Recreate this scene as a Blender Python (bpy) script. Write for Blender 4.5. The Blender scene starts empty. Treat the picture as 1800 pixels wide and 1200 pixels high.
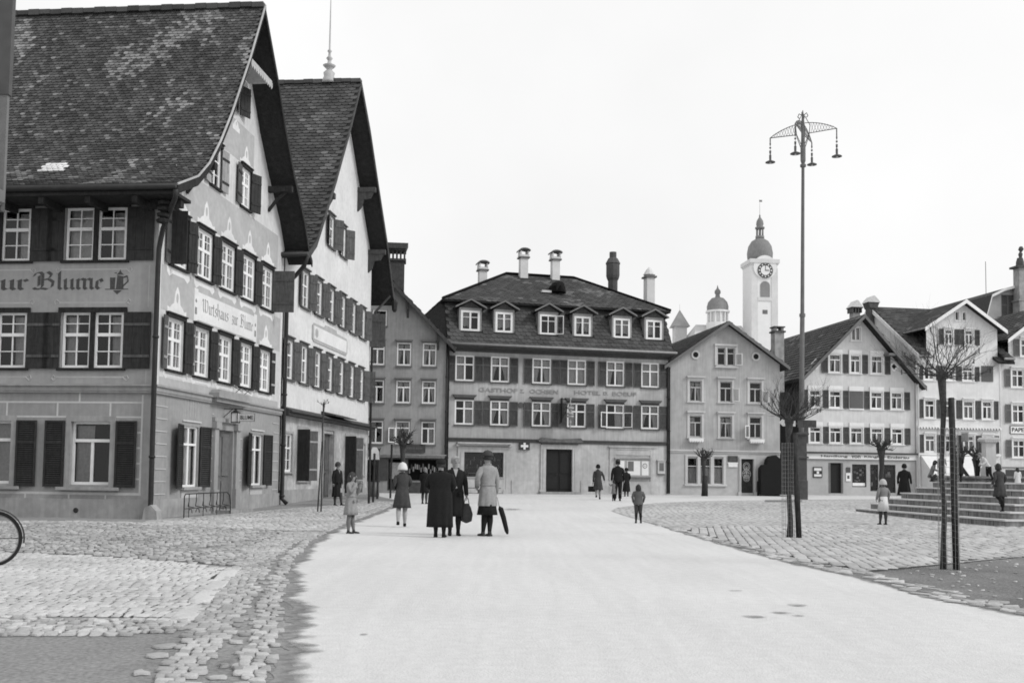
import bpy, bmesh, math, random
from mathutils import Vector, Matrix, noise
random.seed(7)
R = math.radians
scn = bpy.context.scene
# ------------------------------------------------------------------ camera, sky, sun, exposure
F_, CX, CY, PITCH, ROLL, EYE = 1800., 900., 600., R(3.5), .0125, 1.27
SHIFT = (833-600)/1800-math.tan(PITCH)
cam = bpy.data.cameras.new('camera'); cam.lens = 36; cam.sensor_width = 36; cam.shift_y = SHIFT
cam.clip_start = .1; cam.clip_end = 3000
co = bpy.data.objects.new('camera', cam); scn.collection.objects.link(co)
co.matrix_world = Matrix.Translation((0, 0, EYE)) @ Matrix.Rotation(math.pi/2+PITCH, 4, 'X') @ Matrix.Rotation(ROLL, 4, 'Z')
scn.camera = co
SUN_EL, SUN_AZ = 38, 112          # azimuth: degrees clockwise from +Y towards +X
w = bpy.data.worlds.new("World"); scn.world = w; w.use_nodes = True
nt = w.node_tree; nt.nodes.clear()
sky = nt.nodes.new('ShaderNodeTexSky'); sky.sky_type = 'NISHITA'; sky.sun_disc = False
sky.sun_elevation = R(SUN_EL); sky.sun_rotation = R(SUN_AZ); sky.dust_density = 6
bw = nt.nodes.new('ShaderNodeRGBToBW'); nt.links.new(sky.outputs[0], bw.inputs[0])
tc = nt.nodes.new('ShaderNodeTexCoord')
cl = nt.nodes.new('ShaderNodeTexNoise'); cl.inputs['Scale'].default_value = 2.2; cl.inputs['Detail'].default_value = 5
nt.links.new(tc.outputs['Generated'], cl.inputs['Vector'])
mr = nt.nodes.new('ShaderNodeMapRange'); mr.inputs[1].default_value = .3; mr.inputs[2].default_value = .7
mr.inputs[3].default_value = 7.7; mr.inputs[4].default_value = 8.8
nt.links.new(cl.outputs[0], mr.inputs[0])
m1 = nt.nodes.new('ShaderNodeMath'); m1.operation = 'MULTIPLY_ADD'; m1.inputs[1].default_value = .05
nt.links.new(bw.outputs[0], m1.inputs[0]); nt.links.new(mr.outputs[0], m1.inputs[2])
bg = nt.nodes.new('ShaderNodeBackground'); bg.inputs[1].default_value = .1
nt.links.new(m1.outputs[0], bg.inputs[0])
wo = nt.nodes.new('ShaderNodeOutputWorld'); nt.links.new(bg.outputs[0], wo.inputs[0])
sl = bpy.data.lights.new('sun', 'SUN'); sl.energy = 1.5; sl.angle = R(16)
so = bpy.data.objects.new('sun', sl); scn.collection.objects.link(so)
sd = Vector((math.sin(R(SUN_AZ))*math.cos(R(SUN_EL)), math.cos(R(SUN_AZ))*math.cos(R(SUN_EL)), math.sin(R(SUN_EL))))
so.rotation_euler = sd.to_track_quat('Z', 'Y').to_euler(); so.location = (20, 10, 40)
vs = scn.view_settings; vs.view_transform = 'Standard'; vs.look = 'None'; vs.exposure = .2; vs.gamma = 1
scn.cycles.filter_width = 1.75; scn.cycles.max_bounces = 5; scn.cycles.transparent_max_bounces = 12

# ------------------------------------------------------------------ measuring helpers (photo pixel -> place)
def ray(px, py):
    x = (px-CX)/F_; y = (CY-py)/F_+SHIFT; c, s = math.cos(ROLL), math.sin(ROLL)
    X = c*x-s*y; Y = s*x+c*y
    return (X, math.cos(PITCH)-math.sin(PITCH)*Y, math.sin(PITCH)+math.cos(PITCH)*Y)
def sstep(t): t = max(0, min(1, t)); return t*t*(3-2*t)
def gz(y): return .22*sstep((y-30)/16)
def ground(px, py):
    r = ray(px, py); y = 0
    for i in range(30): t = ((gz(y) if i else 0)-EYE)/r[2]; y = t*r[1]
    return Vector((t*r[0], t*r[1], EYE+t*r[2]))
def at(px, py, D):
    r = ray(px, py); t = D/r[1]; return Vector((t*r[0], D, EYE+t*r[2]))
class Fr:                                       # a facade: x along it, y into the building, z up
    def __init__(s, ox, oy, deg):
        s.o = Vector((ox, oy, 0)); a = R(deg); s.a = a
        s.u = Vector((math.cos(a), math.sin(a), 0)); s.n = Vector((-math.sin(a), math.cos(a), 0))
        s.M = Matrix.Translation(s.o) @ Matrix.Rotation(a, 4, 'Z')
    def uv(s, px, py, w=0):
        r = Vector(ray(px, py)); o = s.o+s.n*w; t = o.dot(s.n)/r.dot(s.n); p = r*t
        return ((p-o).dot(s.u), EYE+t*r.z)
    def U(s, px, py, w=0): return s.uv(px, py, w)[0]
    def V(s, px, py, w=0): return s.uv(px, py, w)[1]

# ------------------------------------------------------------------ materials
MATS = {}
def mat(name, val, rough=.85, amp=.12, scale=6., big=.12, bscale=.5, streak=0., bump=.0, bsc=40., spec=.25, tint=False, wood=0., metal=0., track=0., cell=0., csc=(6, 3, 6), crot=0.):
    if name in MATS: return MATS[name]
    m = bpy.data.materials.new(name); m.use_nodes = True; t = m.node_tree; N = t.nodes; Lk = t.links
    p = N['Principled BSDF']; p.inputs['Roughness'].default_value = rough; p.inputs['Specular IOR Level'].default_value = spec
    p.inputs['Metallic'].default_value = metal
    tc = N.new('ShaderNodeTexCoord'); cur = None
    def term(scl, a, vec=None, det=5, d=0.):
        nonlocal cur
        n = N.new('ShaderNodeTexNoise'); n.inputs['Scale'].default_value = scl; n.inputs['Detail'].default_value = det
        n.inputs['Distortion'].default_value = d
        Lk.new(vec if vec else tc.outputs['Object'], n.inputs['Vector'])
        r = N.new('ShaderNodeMapRange'); r.inputs[1].default_value = .28; r.inputs[2].default_value = .72
        r.inputs[3].default_value = 1-a; r.inputs[4].default_value = 1+a; Lk.new(n.outputs[0], r.inputs[0])
        if cur is None: cur = r.outputs[0]
        else:
            q = N.new('ShaderNodeMath'); q.operation = 'MULTIPLY'; Lk.new(cur, q.inputs[0]); Lk.new(r.outputs[0], q.inputs[1]); cur = q.outputs[0]
    if amp: term(scale, amp)
    if big: term(bscale, big, det=3, d=.6)
    if track:
        mp = N.new('ShaderNodeMapping'); mp.inputs['Scale'].default_value = (2.6, .16, 1); mp.inputs['Rotation'].default_value = (0, 0, -.12); Lk.new(tc.outputs['Object'], mp.inputs[0]); term(1.6, track, mp.outputs[0], 6, .8)
    if streak or wood:
        mp = N.new('ShaderNodeMapping'); mp.inputs['Scale'].default_value = (1, 1, .08); Lk.new(tc.outputs['Object'], mp.inputs[0])
        term(9 if streak else 30, streak or wood, mp.outputs[0])
    if cell:
        mp = N.new('ShaderNodeMapping'); mp.inputs['Scale'].default_value = csc; mp.inputs['Rotation'].default_value = (0, 0, crot); Lk.new(tc.outputs['Object'], mp.inputs[0])
        vo = N.new('ShaderNodeTexVoronoi'); vo.feature = 'DISTANCE_TO_EDGE'; vo.inputs['Randomness'].default_value = .65; vo.inputs['Scale'].default_value = 1; Lk.new(mp.outputs[0], vo.inputs['Vector'])
        r = N.new('ShaderNodeMapRange'); r.inputs[1].default_value = .02; r.inputs[2].default_value = .22; r.inputs[3].default_value = 1-cell; r.inputs[4].default_value = 1.06; Lk.new(vo.outputs['Distance'], r.inputs[0])
        q = N.new('ShaderNodeMath'); q.operation = 'MULTIPLY'; Lk.new(cur, q.inputs[0]); Lk.new(r.outputs[0], q.inputs[1]); cur = q.outputs[0]
    if cur is None: term(5, .01)
    q = N.new('ShaderNodeMath'); q.operation = 'MULTIPLY'; q.inputs[1].default_value = val; Lk.new(cur, q.inputs[0]); cur = q.outputs[0]
    if tint:
        at_ = N.new('ShaderNodeAttribute'); at_.attribute_name = 'tint'
        q = N.new('ShaderNodeMath'); q.operation = 'MULTIPLY'; Lk.new(cur, q.inputs[0]); Lk.new(at_.outputs['Fac'], q.inputs[1]); cur = q.outputs[0]
    Lk.new(cur, p.inputs['Base Color'])
    if bump:
        n = N.new('ShaderNodeTexNoise'); n.inputs['Scale'].default_value = bsc; n.inputs['Detail'].default_value = 6
        Lk.new(tc.outputs['Object'], n.inputs['Vector'])
        b = N.new('ShaderNodeBump'); b.inputs['Strength'].default_value = bump; b.inputs['Distance'].default_value = .03
        Lk.new(n.outputs[0], b.inputs['Height']); Lk.new(b.outputs[0], p.inputs['Normal'])
    MATS[name] = m; return m
def glass_mat():
    m = bpy.data.materials.new('window glass'); m.use_nodes = True; t = m.node_tree; t.nodes.clear()
    o = t.nodes.new('ShaderNodeOutputMaterial'); mx = t.nodes.new('ShaderNodeMixShader'); tr = t.nodes.new('ShaderNodeBsdfTransparent')
    gl = t.nodes.new('ShaderNodeBsdfGlossy'); gl.inputs['Roughness'].default_value = .03; gl.inputs[0].default_value = (.9,)*3+(1,)
    tr.inputs[0].default_value = (.8, .8, .8, 1)
    fr = t.nodes.new('ShaderNodeFresnel'); fr.inputs[0].default_value = 1.5
    n = t.nodes.new('ShaderNodeTexNoise'); n.inputs['Scale'].default_value = 3; b = t.nodes.new('ShaderNodeBump'); b.inputs['Strength'].default_value = .1
    b.inputs['Distance'].default_value = .05
    t.links.new(n.outputs[0], b.inputs['Height']); t.links.new(b.outputs[0], gl.inputs['Normal'])
    t.links.new(fr.outputs[0], mx.inputs[0]); t.links.new(tr.outputs[0], mx.inputs[1]); t.links.new(gl.outputs[0], mx.inputs[2])
    t.links.new(mx.outputs[0], o.inputs[0]); return m
GLASS = glass_mat()
DARK = mat('dark interior', .012, amp=0, big=0)
WHITE = mat('white paint', .75, .6, .05, 8)
CURT = mat('net curtain', .5, .9, .15, 14)
BLIND = mat('pale blind', .6, .9, .06, 10)
DSHUT = mat('dark shutter paint', .028, .7, .25, 8, wood=.3)
MSHUT = mat('brown shutter paint', .085, .7, .2, 8, wood=.3)
LSHUT = mat('lit leaf and pale batten paint', .3, .8, .15, 8, wood=.25)  # light on the left gable shutters put into the tone; also pale battens
IRON = mat('dark iron', .03, .55, .2, 10)
PIPE = mat('dark downpipe', .025, .5, .2, 6)
DWOOD = mat('dark weathered wood', .022, .85, .3, 6, wood=.4)
MWOOD = mat('brown timber', .06, .8, .25, 6, wood=.3)
TILE = mat('clay roof tiles', .068, .9, .2, 20, .18, .7, tint=True)
TILEB = mat('roof battens', .025, .9, .2, 8)
STONE = mat('grey sandstone', .3, .9, .12, 9, .12, .8, streak=.14, bump=.3)
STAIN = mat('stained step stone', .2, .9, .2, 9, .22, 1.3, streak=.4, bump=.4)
SETT = mat('stone setts', .5, .85, .12, 30, .15, .5, bump=.3, bsc=60, tint=True)
DIRT = mat('trodden earth', .25, .95, .28, 26, .25, .7, bump=.6, bsc=25)
SKIN = mat('skin', .3, .6, .04, 20, 0)
HAIRD = mat('dark hair', .03, .7, .3, 60, 0)
BLACK = mat('black cloth', .014, .9, .2, 20, .1, 3)
DGREY = mat('dark grey cloth', .05, .9, .2, 20, .15, 4)
MGREY = mat('grey cloth', .17, .9, .15, 20, .1, 4)
LGREY = mat('pale coat cloth', .26, .9, .12, 20, .12, 4)
WCLOTH = mat('white cloth', .6, .9, .08, 20, .05, 4)
BARK = mat('tree bark', .05, .9, .4, 25, .2, 3, bump=.5)
POST = mat('weathered post wood', .035, .9, .3, 12, wood=.4)

# ------------------------------------------------------------------ mesh building
WM = {}
def link(o): scn.collection.objects.link(o)
def setp(o, label=None, cat=None, group=None, kind=None):
    if label: o['label'] = label
    if cat: o['category'] = cat
    if group: o['group'] = group
    if kind: o['kind'] = kind
def thing(name, label, cat, loc, rot=0, group=None):
    o = bpy.data.objects.new(name, None); link(o); o.location = loc; o.rotation_euler = (0, 0, rot); o.empty_display_size = .2
    WM[o.name] = Matrix.Translation(loc) @ Matrix.Rotation(rot, 4, 'Z'); setp(o, label, cat, group); return o
I4 = Matrix.Identity(4)
class MB:
    def __init__(s, M=None): s.v = []; s.f = []; s.mi = []; s.t = []; s.M = M if M is not None else I4; s.tinted = False
    def add(s, vs, fs, m=0, tint=1.):
        b = len(s.v); s.v += [s.M @ Vector(p) for p in vs]; s.t += [tint]*len(vs)
        if tint != 1.: s.tinted = True
        s.f += [tuple(b+i for i in f) for f in fs]; s.mi += [m]*len(fs)
    def box(s, x0, x1, y0, y1, z0, z1, m=0, tint=1.):
        if x1 < x0: x0, x1 = x1, x0
        if y1 < y0: y0, y1 = y1, y0
        if z1 < z0: z0, z1 = z1, z0
        s.add([(x0,y0,z0),(x1,y0,z0),(x1,y1,z0),(x0,y1,z0),(x0,y0,z1),(x1,y0,z1),(x1,y1,z1),(x0,y1,z1)],
              [(0,3,2,1),(4,5,6,7),(0,1,5,4),(1,2,6,5),(2,3,7,6),(3,0,4,7)], m, tint)
    def prism(s, pts, y0, y1, m=0, axis='y', tint=1.):        # outline (x,z) pushed along y; or (y,z) along x; or (x,y) along z
        n = len(pts)
        def P(a, b, c): return (a, c, b) if axis == 'y' else ((c, a, b) if axis == 'x' else (a, b, c))
        vs = [P(a, b, y0) for a, b in pts]+[P(a, b, y1) for a, b in pts]
        s.add(vs, [tuple(range(n))[::-1], tuple(range(n, 2*n))]+[(i, (i+1) % n, n+(i+1) % n, n+i) for i in range(n)], m, tint)
    def tube(s, pts, rad, n=8, m=0, cap=True, flat=1.):
        pts = [Vector(p) for p in pts]; k = len(pts)
        if not isinstance(rad, (list, tuple)): rad = [rad]*k
        vs = []; up = None
        for i, p in enumerate(pts):
            d = (pts[min(i+1, k-1)]-pts[max(i-1, 0)]).normalized()
            if up is None: up = Vector((1, 0, 0)) if abs(d.x) < .9 else Vector((0, 1, 0))
            e = (up-d*up.dot(d)).normalized(); g = d.cross(e); up = e
            for j in range(n): a = 2*math.pi*j/n; vs.append(tuple(p+(e*math.cos(a)+g*math.sin(a)*flat)*rad[i]))
        fs = [(i*n+j, i*n+(j+1) % n, (i+1)*n+(j+1) % n, (i+1)*n+j) for i in range(k-1) for j in range(n)]
        if cap: fs += [tuple(range(n))[::-1], tuple(range((k-1)*n, k*n))]
        s.add(vs, fs, m)
    def lathe(s, prof, c=(0, 0, 0), n=12, m=0, sx=1., sy=1., rot=0.):
        vs = []; k = len(prof)
        for r, z in prof:
            for j in range(n): a = 2*math.pi*j/n+rot; vs.append((c[0]+r*math.cos(a)*sx, c[1]+r*math.sin(a)*sy, c[2]+z))
        fs = [(i*n+j, i*n+(j+1) % n, (i+1)*n+(j+1) % n, (i+1)*n+j) for i in range(k-1) for j in range(n)]
        fs += [tuple(range(n))[::-1], tuple(range((k-1)*n, k*n))]; s.add(vs, fs, m)
    def build(s, name, mats, parent=None, smooth=False, **kw):
        me = bpy.data.meshes.new(name); inv = WM[parent.name].inverted() if parent else I4
        me.from_pydata([tuple(inv @ p) for p in s.v], [], s.f)
        if not isinstance(mats, (list, tuple)): mats = [mats]
        for m in mats: me.materials.append(m)
        if max(s.mi, default=0) > 0: me.polygons.foreach_set('material_index', s.mi)
        if smooth: me.polygons.foreach_set('use_smooth', [True]*len(me.polygons))
        if s.tinted:
            a = me.attributes.new('tint', 'FLOAT', 'POINT'); a.data.foreach_set('value', s.t)
        me.update()
        o = bpy.data.objects.new(name, me); link(o); WM[o.name] = WM[parent.name] if parent else I4.copy()
        if parent: o.parent = parent
        setp(o, **kw); return o

# ------------------------------------------------------------------ lettering
def text_mesh(txt, bold=0.):
    cu = bpy.data.curves.new('t', 'FONT'); cu.body = txt; cu.extrude = .012; cu.offset = bold; ob = bpy.data.objects.new('t', cu); link(ob)
    dg = bpy.context.evaluated_depsgraph_get(); me = bpy.data.meshes.new_from_object(ob.evaluated_get(dg))
    vs = [v.co.copy() for v in me.vertices]; fs = [tuple(p.vertices) for p in me.polygons]
    bpy.data.objects.remove(ob); bpy.data.meshes.remove(me); return vs, fs
def lettering(txt, M, x0, x1, z0, z1, y, m, parent, name='lettering', bold=0., th=.012, ml=None):
    vs, fs = text_mesh(txt, bold)
    ax, bx = min(v.x for v in vs), max(v.x for v in vs); az, bz = min(v.y for v in vs), max(v.y for v in vs)
    b = MB(M)
    b.add([(x0+(v.x-ax)/(bx-ax)*(x1-x0), y+(-th if v.z > 0 else 0), z0+(v.y-az)/(bz-az)*(z1-z0)) for v in vs], fs)
    return b.build(name, m, parent)
def minim(x, t=1.): return [(x-.13, t-.17), (x, t-.03), (x, .13), (x+.14, -.02)]
NIB = {
 'z': ([[(0, .86), (.14, .98), (.4, .84), (.14, .5), (.36, .4), (.38, .16), (.2, -.12), (.02, -.05)]], .62),
 'u': ([minim(.05), minim(.5), [(.05, .08), (.19, -.02), (.5, .25)]], .85),
 'r': ([minim(.05), [(.05, .75), (.3, .98), (.42, .8)]], .58),
 'm': ([minim(.05), minim(.5), minim(.95), [(.05, .7), (.3, 1.), (.5, .86)], [(.5, .7), (.75, 1.), (.95, .86)]], 1.28),
 'l': ([[(-.08, 1.5), (.05, 1.66), (.05, .13), (.2, -.02)]], .42),
 'e': ([[(.08, .45), (.42, .68), (.3, .95), (.08, .8), (.05, .2), (.2, -.02), (.42, .16)]], .62),
 'i': ([minim(.05), [(.02, 1.25), (.12, 1.32)]], .38),
 't': ([[(.05, 1.3), (.05, .13), (.2, -.02), (.3, .06)], [(-.12, .92), (.28, .95)]], .45),
 's': ([[(.42, .86), (.2, .98), (.06, .78), (.12, .56), (.38, .42), (.4, .14), (.18, -.02), (0, .08)]], .62),
 'h': ([[(-.08, 1.5), (.05, 1.66), (.05, .1)], [(.05, .7), (.32, .98), (.46, .8), (.46, .2), (.26, -.3)]], .72),
 'a': ([[(.06, .8), (.25, .97), (.42, .85), (.42, .1), (.55, 0)], [(.42, .5), (.1, .42), (.05, .12), (.2, -.02), (.42, .2)]], .72),
 'B': ([[(-.25, 1.25), (-.1, 1.55), (.2, 1.62), (.36, 1.4), (.36, .3), (.2, .05), (-.1, .02), (-.25, .15)],
        [(.36, 1.45), (.7, 1.66), (.95, 1.4), (.8, 1.05), (.42, .92)], [(.42, .92), (.8, .95), (1.08, .7), (1.02, .25), (.7, 0), (.3, .1), (.05, -.1)], [(.12, 1.3), (.12, .35)]], 1.45),
 'W': ([[(-.1, 1.2), (0, 1.5), (.15, 1.35), (.12, .4), (.3, .02), (.55, .2)], [(.45, 1.55), (.6, 1.4), (.58, .4), (.72, .02), (1.0, .2)],
        [(.9, 1.5), (1.15, 1.3), (1.2, .6), (1.0, .05)]], 1.5),
 ' ': ([], .55)}
def nib_text(b, txt, x0, x1, z0, xh, y, M=None, nb=1.):
    tot = sum(NIB[c][1] for c in txt); sc = (x1-x0)/tot; x = x0; k = 0; nv = Vector((.105, .075))*nb
    for c in txt:
        for st in NIB[c][0]:
            for (ax, az), (bx, bz) in zip(st, st[1:]):
                A = [(ax-nv.x, az-nv.y), (ax+nv.x, az+nv.y), (bx+nv.x, bz+nv.y), (bx-nv.x, bz-nv.y)]
                b.add([(x+p*sc, y-.0004*(k % 9), z0+q*xh) for p, q in A], [(0, 1, 2, 3)]); k += 1
        x += NIB[c][1]*sc

# ------------------------------------------------------------------ walls, windows, shutters, roofs
def wall(fr, x0, x1, zb, top, holes, m, parent, name='wall', y=0., depth=.5, bps=(), reveal=None):
    b = MB(fr.M); eps = 1e-6
    xs = sorted(set([x0, x1]+[h[0] for h in holes]+[h[1] for h in holes]+[q for q in bps if x0 < q < x1]))
    tf = top if callable(top) else (lambda x: top)
    for xa, xb in zip(xs, xs[1:]):
        if xb-xa < 1e-5: continue
        xm = (xa+xb)/2; hs = sorted([h for h in holes if h[0] < xm < h[1]], key=lambda h: h[2]); z = zb
        for h in hs:
            if h[2] > z+eps: b.add([(xa, y, z), (xb, y, z), (xb, y, h[2]), (xa, y, h[2])], [(0, 1, 2, 3)])
            z = h[3]
        b.add([(xa, y, z), (xb, y, z), (xb, y, tf(xb-eps)), (xa, y, tf(xa+eps))], [(0, 1, 2, 3)])
    for (a, c, z0, z1) in [h[:4] for h in holes]:
        d = y+.16
        b.add([(a,y,z0),(c,y,z0),(c,d,z0),(a,d,z0),(a,y,z1),(c,y,z1),(c,d,z1),(a,d,z1)], [(0,1,2,3),(4,7,6,5),(0,3,7,4),(1,5,6,2)])
        e = y+depth+.2
        b.add([(a-.05,d,z0-.05),(c+.05,d,z0-.05),(c+.05,e,z0-.05),(a-.05,e,z0-.05),(a-.05,d,z1+.05),(c+.05,d,z1+.05),(c+.05,e,z1+.05),(a-.05,e,z1+.05)],
              [(0,1,2,3),(4,7,6,5),(0,3,7,4),(1,5,6,2),(3,2,6,7)], 1)
    return b.build(name, [m, DARK], parent)
# styles: vertical bars (pos, width, z from, z to) and horizontal bars (pos, width, x from, x to) in fractions of the opening, widths in metres
CROSS = dict(fw=.075, vb=[(.5, .085, 0, 1)], hb=[(.645, .07, 0, 1)])
TGRID = dict(fw=.075, vb=[(.5, .075, 0, .7)], hb=[(.7, .07, 0, 1)])
INN = dict(fw=.06, vb=[(.5, .028, 0, 1)], hb=[(.6, .085, 0, 1), (.3, .024, 0, 1), (.8, .024, 0, 1)])
INN2 = dict(fw=.1, vb=[(.5, .15, 0, 1), (.25, .022, 0, 1), (.75, .022, 0, 1)], hb=[(.6, .085, 0, 1), (.3, .022, 0, 1), (.8, .022, 0, 1)])
NARROW = dict(fw=.07, vb=[(.5, .07, 0, 1)], hb=[(.62, .06, 0, 1), (.31, .022, 0, 1)])
GFW = dict(fw=.06, vb=[(.5, .075, 0, .7)], hb=[(.7, .08, 0, 1)])
DORM = dict(fw=.11, vb=[(.5, .1, 0, 1)], hb=[(.68, .03, 0, 1)])
def window(fr, a, c, z0, z1, parent, style=CROSS, y=.08, curtain='drape', surround=None, sm=None, hood=None, sill=.06, fm=None, label=None):
    b = MB(fr.M); fw = style['fw']; d0, d1 = y, y+.055
    b.box(a, a+fw, d0, d1, z0, z1); b.box(c-fw, c, d0, d1, z0, z1)
    b.box(a+fw, c-fw, d0, d1, z0, z0+fw*1.2); b.box(a+fw, c-fw, d0, d1, z1-fw, z1)
    W, Hh = c-a, z1-z0
    for p, wd, f0, f1 in style['vb']:
        x = a+p*W; b.box(x-wd/2, x+wd/2, d0+.005, d1-.005, max(z0+fw*1.2, z0+f0*Hh), min(z1-fw, z0+f1*Hh))
    for p, wd, f0, f1 in style['hb']:
        z = z0+p*Hh; b.box(a+fw, c-fw, d0+(.002 if wd < .05 else -.008), d1-.012, z-wd/2, z+wd/2)
    o = b.build('window', fm or WHITE, parent)
    if label: o['label'] = label
    g = MB(fr.M); g.add([(a+.02, d1-.018, z0+.02), (c-.02, d1-.018, z0+.02), (c-.02, d1-.018, z1-.02), (a+.02, d1-.018, z1-.02)], [(0, 1, 2, 3)])
    g.build('pane', GLASS, o)
    if curtain:
        q = MB(fr.M); yc = d1+.09; rnd = random.random()
        def sheet(xa, xb, za, zb, taper):
            n = 9; vs = []; fs = []
            for j in range(6):
                t = j/5; z = zb+(za-zb)*t; w2 = 1-taper*math.sin(t*math.pi*.5)**1.5
                for i in range(n):
                    s_ = i/(n-1); xx = xa+(xb-xa)*s_*w2 if xb > xa else xa-(xa-xb)*s_*w2
                    vs.append((xx, yc+.022*math.sin(i*1.9+rnd*6), z))
            for j in range(5):
                for i in range(n-1): fs.append((j*n+i, j*n+i+1, (j+1)*n+i+1, (j+1)*n+i))
            q.add(vs, fs)
        k = curtain
        if k == 'drape': k = random.choice(['drape', 'drape', 'drape', 'full', 'half'])
        mid = (a+c)/2; tp = random.uniform(.4, .75)
        if k == 'drape': sheet(a+.03, mid-.02, z0+.03, z1-.1, tp); sheet(c-.03, mid+.02, z0+.03, z1-.1, tp*random.uniform(.6, 1))
        elif k == 'full': sheet(a+.03, c-.03, z0+.03, z1-.04, .02)
        elif k == 'half': sheet(a+.03, mid, z0+.03, z1-.1, .1)
        elif k == 'halfr': sheet(c-.03, mid, z0+.03, z1-.1, .1)
        elif k == 'low': sheet(a+.03, c-.03, z0+.03, z0+.62*Hh, .02)
        elif k == 'blind': sheet(a+.03, c-.03, z0+.03, z1-.04, 0)
        if q.v: q.build('curtain', BLIND if k in ('blind',) else CURT, o, smooth=True)
    if surround or hood or sill:
        s = MB(fr.M); sw = surround or 0; 
        if sw:
            s.box(a-sw, a, -.03, .01, z0-.02, z1+sw); s.box(c, c+sw, -.03, .01, z0-.02, z1+sw); s.box(a, c, -.03, .01, z1, z1+sw)
        if sill: s.box(a-sw-.05, c+sw+.05, -.09, .05, z0-sill, z0-.001 if sw == 0 else z0-.022)
        if hood:
            hz = z1+sw+.003; hw, hh = hood
            s.box(a-sw-.02, c+sw+.02, -.05, .0, hz, hz+hh*.4)
            s.prism([(a-sw-.02, hz+hh*.4), (c+sw+.02, hz+hh*.4), (c+sw+hw, hz+hh), (a-sw-hw, hz+hh)], -.16, 0)
        s.build('surround', sm or STONE, o)
    return o
def shutter(fr, hx, wd, z0, z1, parent, m=None, side=1, ang=0, kind='plank', y=-.03, battens=None, name='shutter'):
    """hinge at hx, panel reaching side*wd along the wall, swung ang degrees off it"""
    a = R(ang); M = fr.M @ Matrix.Translation((hx, y, 0)) @ Matrix.Rotation(-a*side, 4, 'Z')
    b = MB(M); x0, x1 = (0, wd) if side > 0 else (-wd, 0); m = m or DSHUT
    if kind == 'plank':
        n = 3
        for i in range(n): b.box(x0+(x1-x0)*i/n+.003, x0+(x1-x0)*(i+1)/n-.003, -.028, 0, z0, z1)
        for f in (.22, .78): zz = z0+(z1-z0)*f; b.box(x0+.01, x1-.01, -.046, -.0285, zz-.035, zz+.035, 1)
    else:
        fw = .05; b.box(x0, x0+fw, -.035, 0, z0, z1); b.box(x1-fw, x1, -.035, 0, z0, z1)
        zm = z0+(z1-z0)*.66
        for zz in (z0, zm-fw/2, z1-fw): b.box(x0+fw, x1-fw, -.035, 0, zz, zz+fw)
        for za, zc in ((z0+fw, zm-fw/2), (zm+fw/2, z1-fw)):
            n = max(2, int((zc-za)/.055))
            for i in range(n):
                z = za+(i+.1)*(zc-za)/n; t = (zc-za)/n*.72
                b.add([(x0+fw, -.031, z), (x1-fw, -.031, z), (x1-fw, -.006, z+t), (x0+fw, -.006, z+t)], [(0, 1, 2, 3)])
        b.add([(x0+.01, -.002, z0+.01), (x1-.01, -.002, z0+.01), (x1-.01, -.002, z1-.01), (x0+.01, -.002, z1-.01)], [(0, 1, 2, 3)], 1)
    return b.build(name, [m, (battens or m) if kind == 'plank' else DARK], parent)
def open_sash(fr, hx, wd, z0, z1, parent, side, ang, y=.06):
    a = R(ang); M = fr.M @ Matrix.Translation((hx, y, 0)) @ Matrix.Rotation(-a*side, 4, 'Z'); b = MB(M); x0, x1 = (0, wd) if side > 0 else (-wd, 0)
    f = .045; b.box(x0, x0+f, -.03, 0, z0, z1); b.box(x1-f, x1, -.03, 0, z0, z1); b.box(x0+f, x1-f, -.03, 0, z0, z0+f); b.box(x0+f, x1-f, -.03, 0, z1-f, z1)
    o = b.build('open_sash', WHITE, parent); g = MB(M); g.add([(x0+f, -.015, z0+f), (x1-f, -.015, z0+f), (x1-f, -.015, z1-f), (x0+f, -.015, z1-f)], [(0, 1, 2, 3)])
    g.build('pane', GLASS, o)
def tiles(b, P, La, Lb, ca, cb, inside=None, tint=None, th=.035):
    """beaver-tail tiles over the surface P(a, b); a along the eave, b up the slope"""
    rows = int(Lb/cb); cols = int(La/ca)
    for r in range(rows):
        off = (r % 2)*.5
        for c in range(-1, cols+1):
            a0 = (c+off)*ca; a1 = a0+ca*.97; am = (a0+a1)/2; b0 = r*cb; bm = b0+cb*.5
            if am < 0 or am > La or (inside and not inside(am, bm)): continue
            a0 = max(0, a0); a1 = min(La, a1); j = random.uniform(-.012, .012)*cb/.16; bb = b0-cb*.12+j
            A = P(a0, bb+cb*.22); B = P(a0+(a1-a0)*.22, bb+.02*cb); C_ = P(am, bb-.04*cb); D = P(a1-(a1-a0)*.22, bb+.02*cb); E = P(a1, bb+cb*.22)
            G = P(a1, b0+cb*1.05); H = P(a0, b0+cb*1.05); n = (P(a1, bm)-P(a0, bm)).cross(P(am, bm+.05)-P(am, bm)).normalized(); n = -n if n.z < 0 else n
            h = th+random.uniform(-.005, .007)
            up = [A+n*h, B+n*h, C_+n*h, D+n*h, E+n*h, G+n*.006, H+n*.006]; lo = [A, B, C_, D, E]
            t = tint(am, bm) if tint else random.uniform(.75, 1.3)
            b.add(up+lo, [(0, 1, 2, 3, 4, 5, 6), (7, 8, 1, 0), (8, 9, 2, 1), (9, 10, 3, 2), (10, 11, 4, 3)], 0, t)
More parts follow.
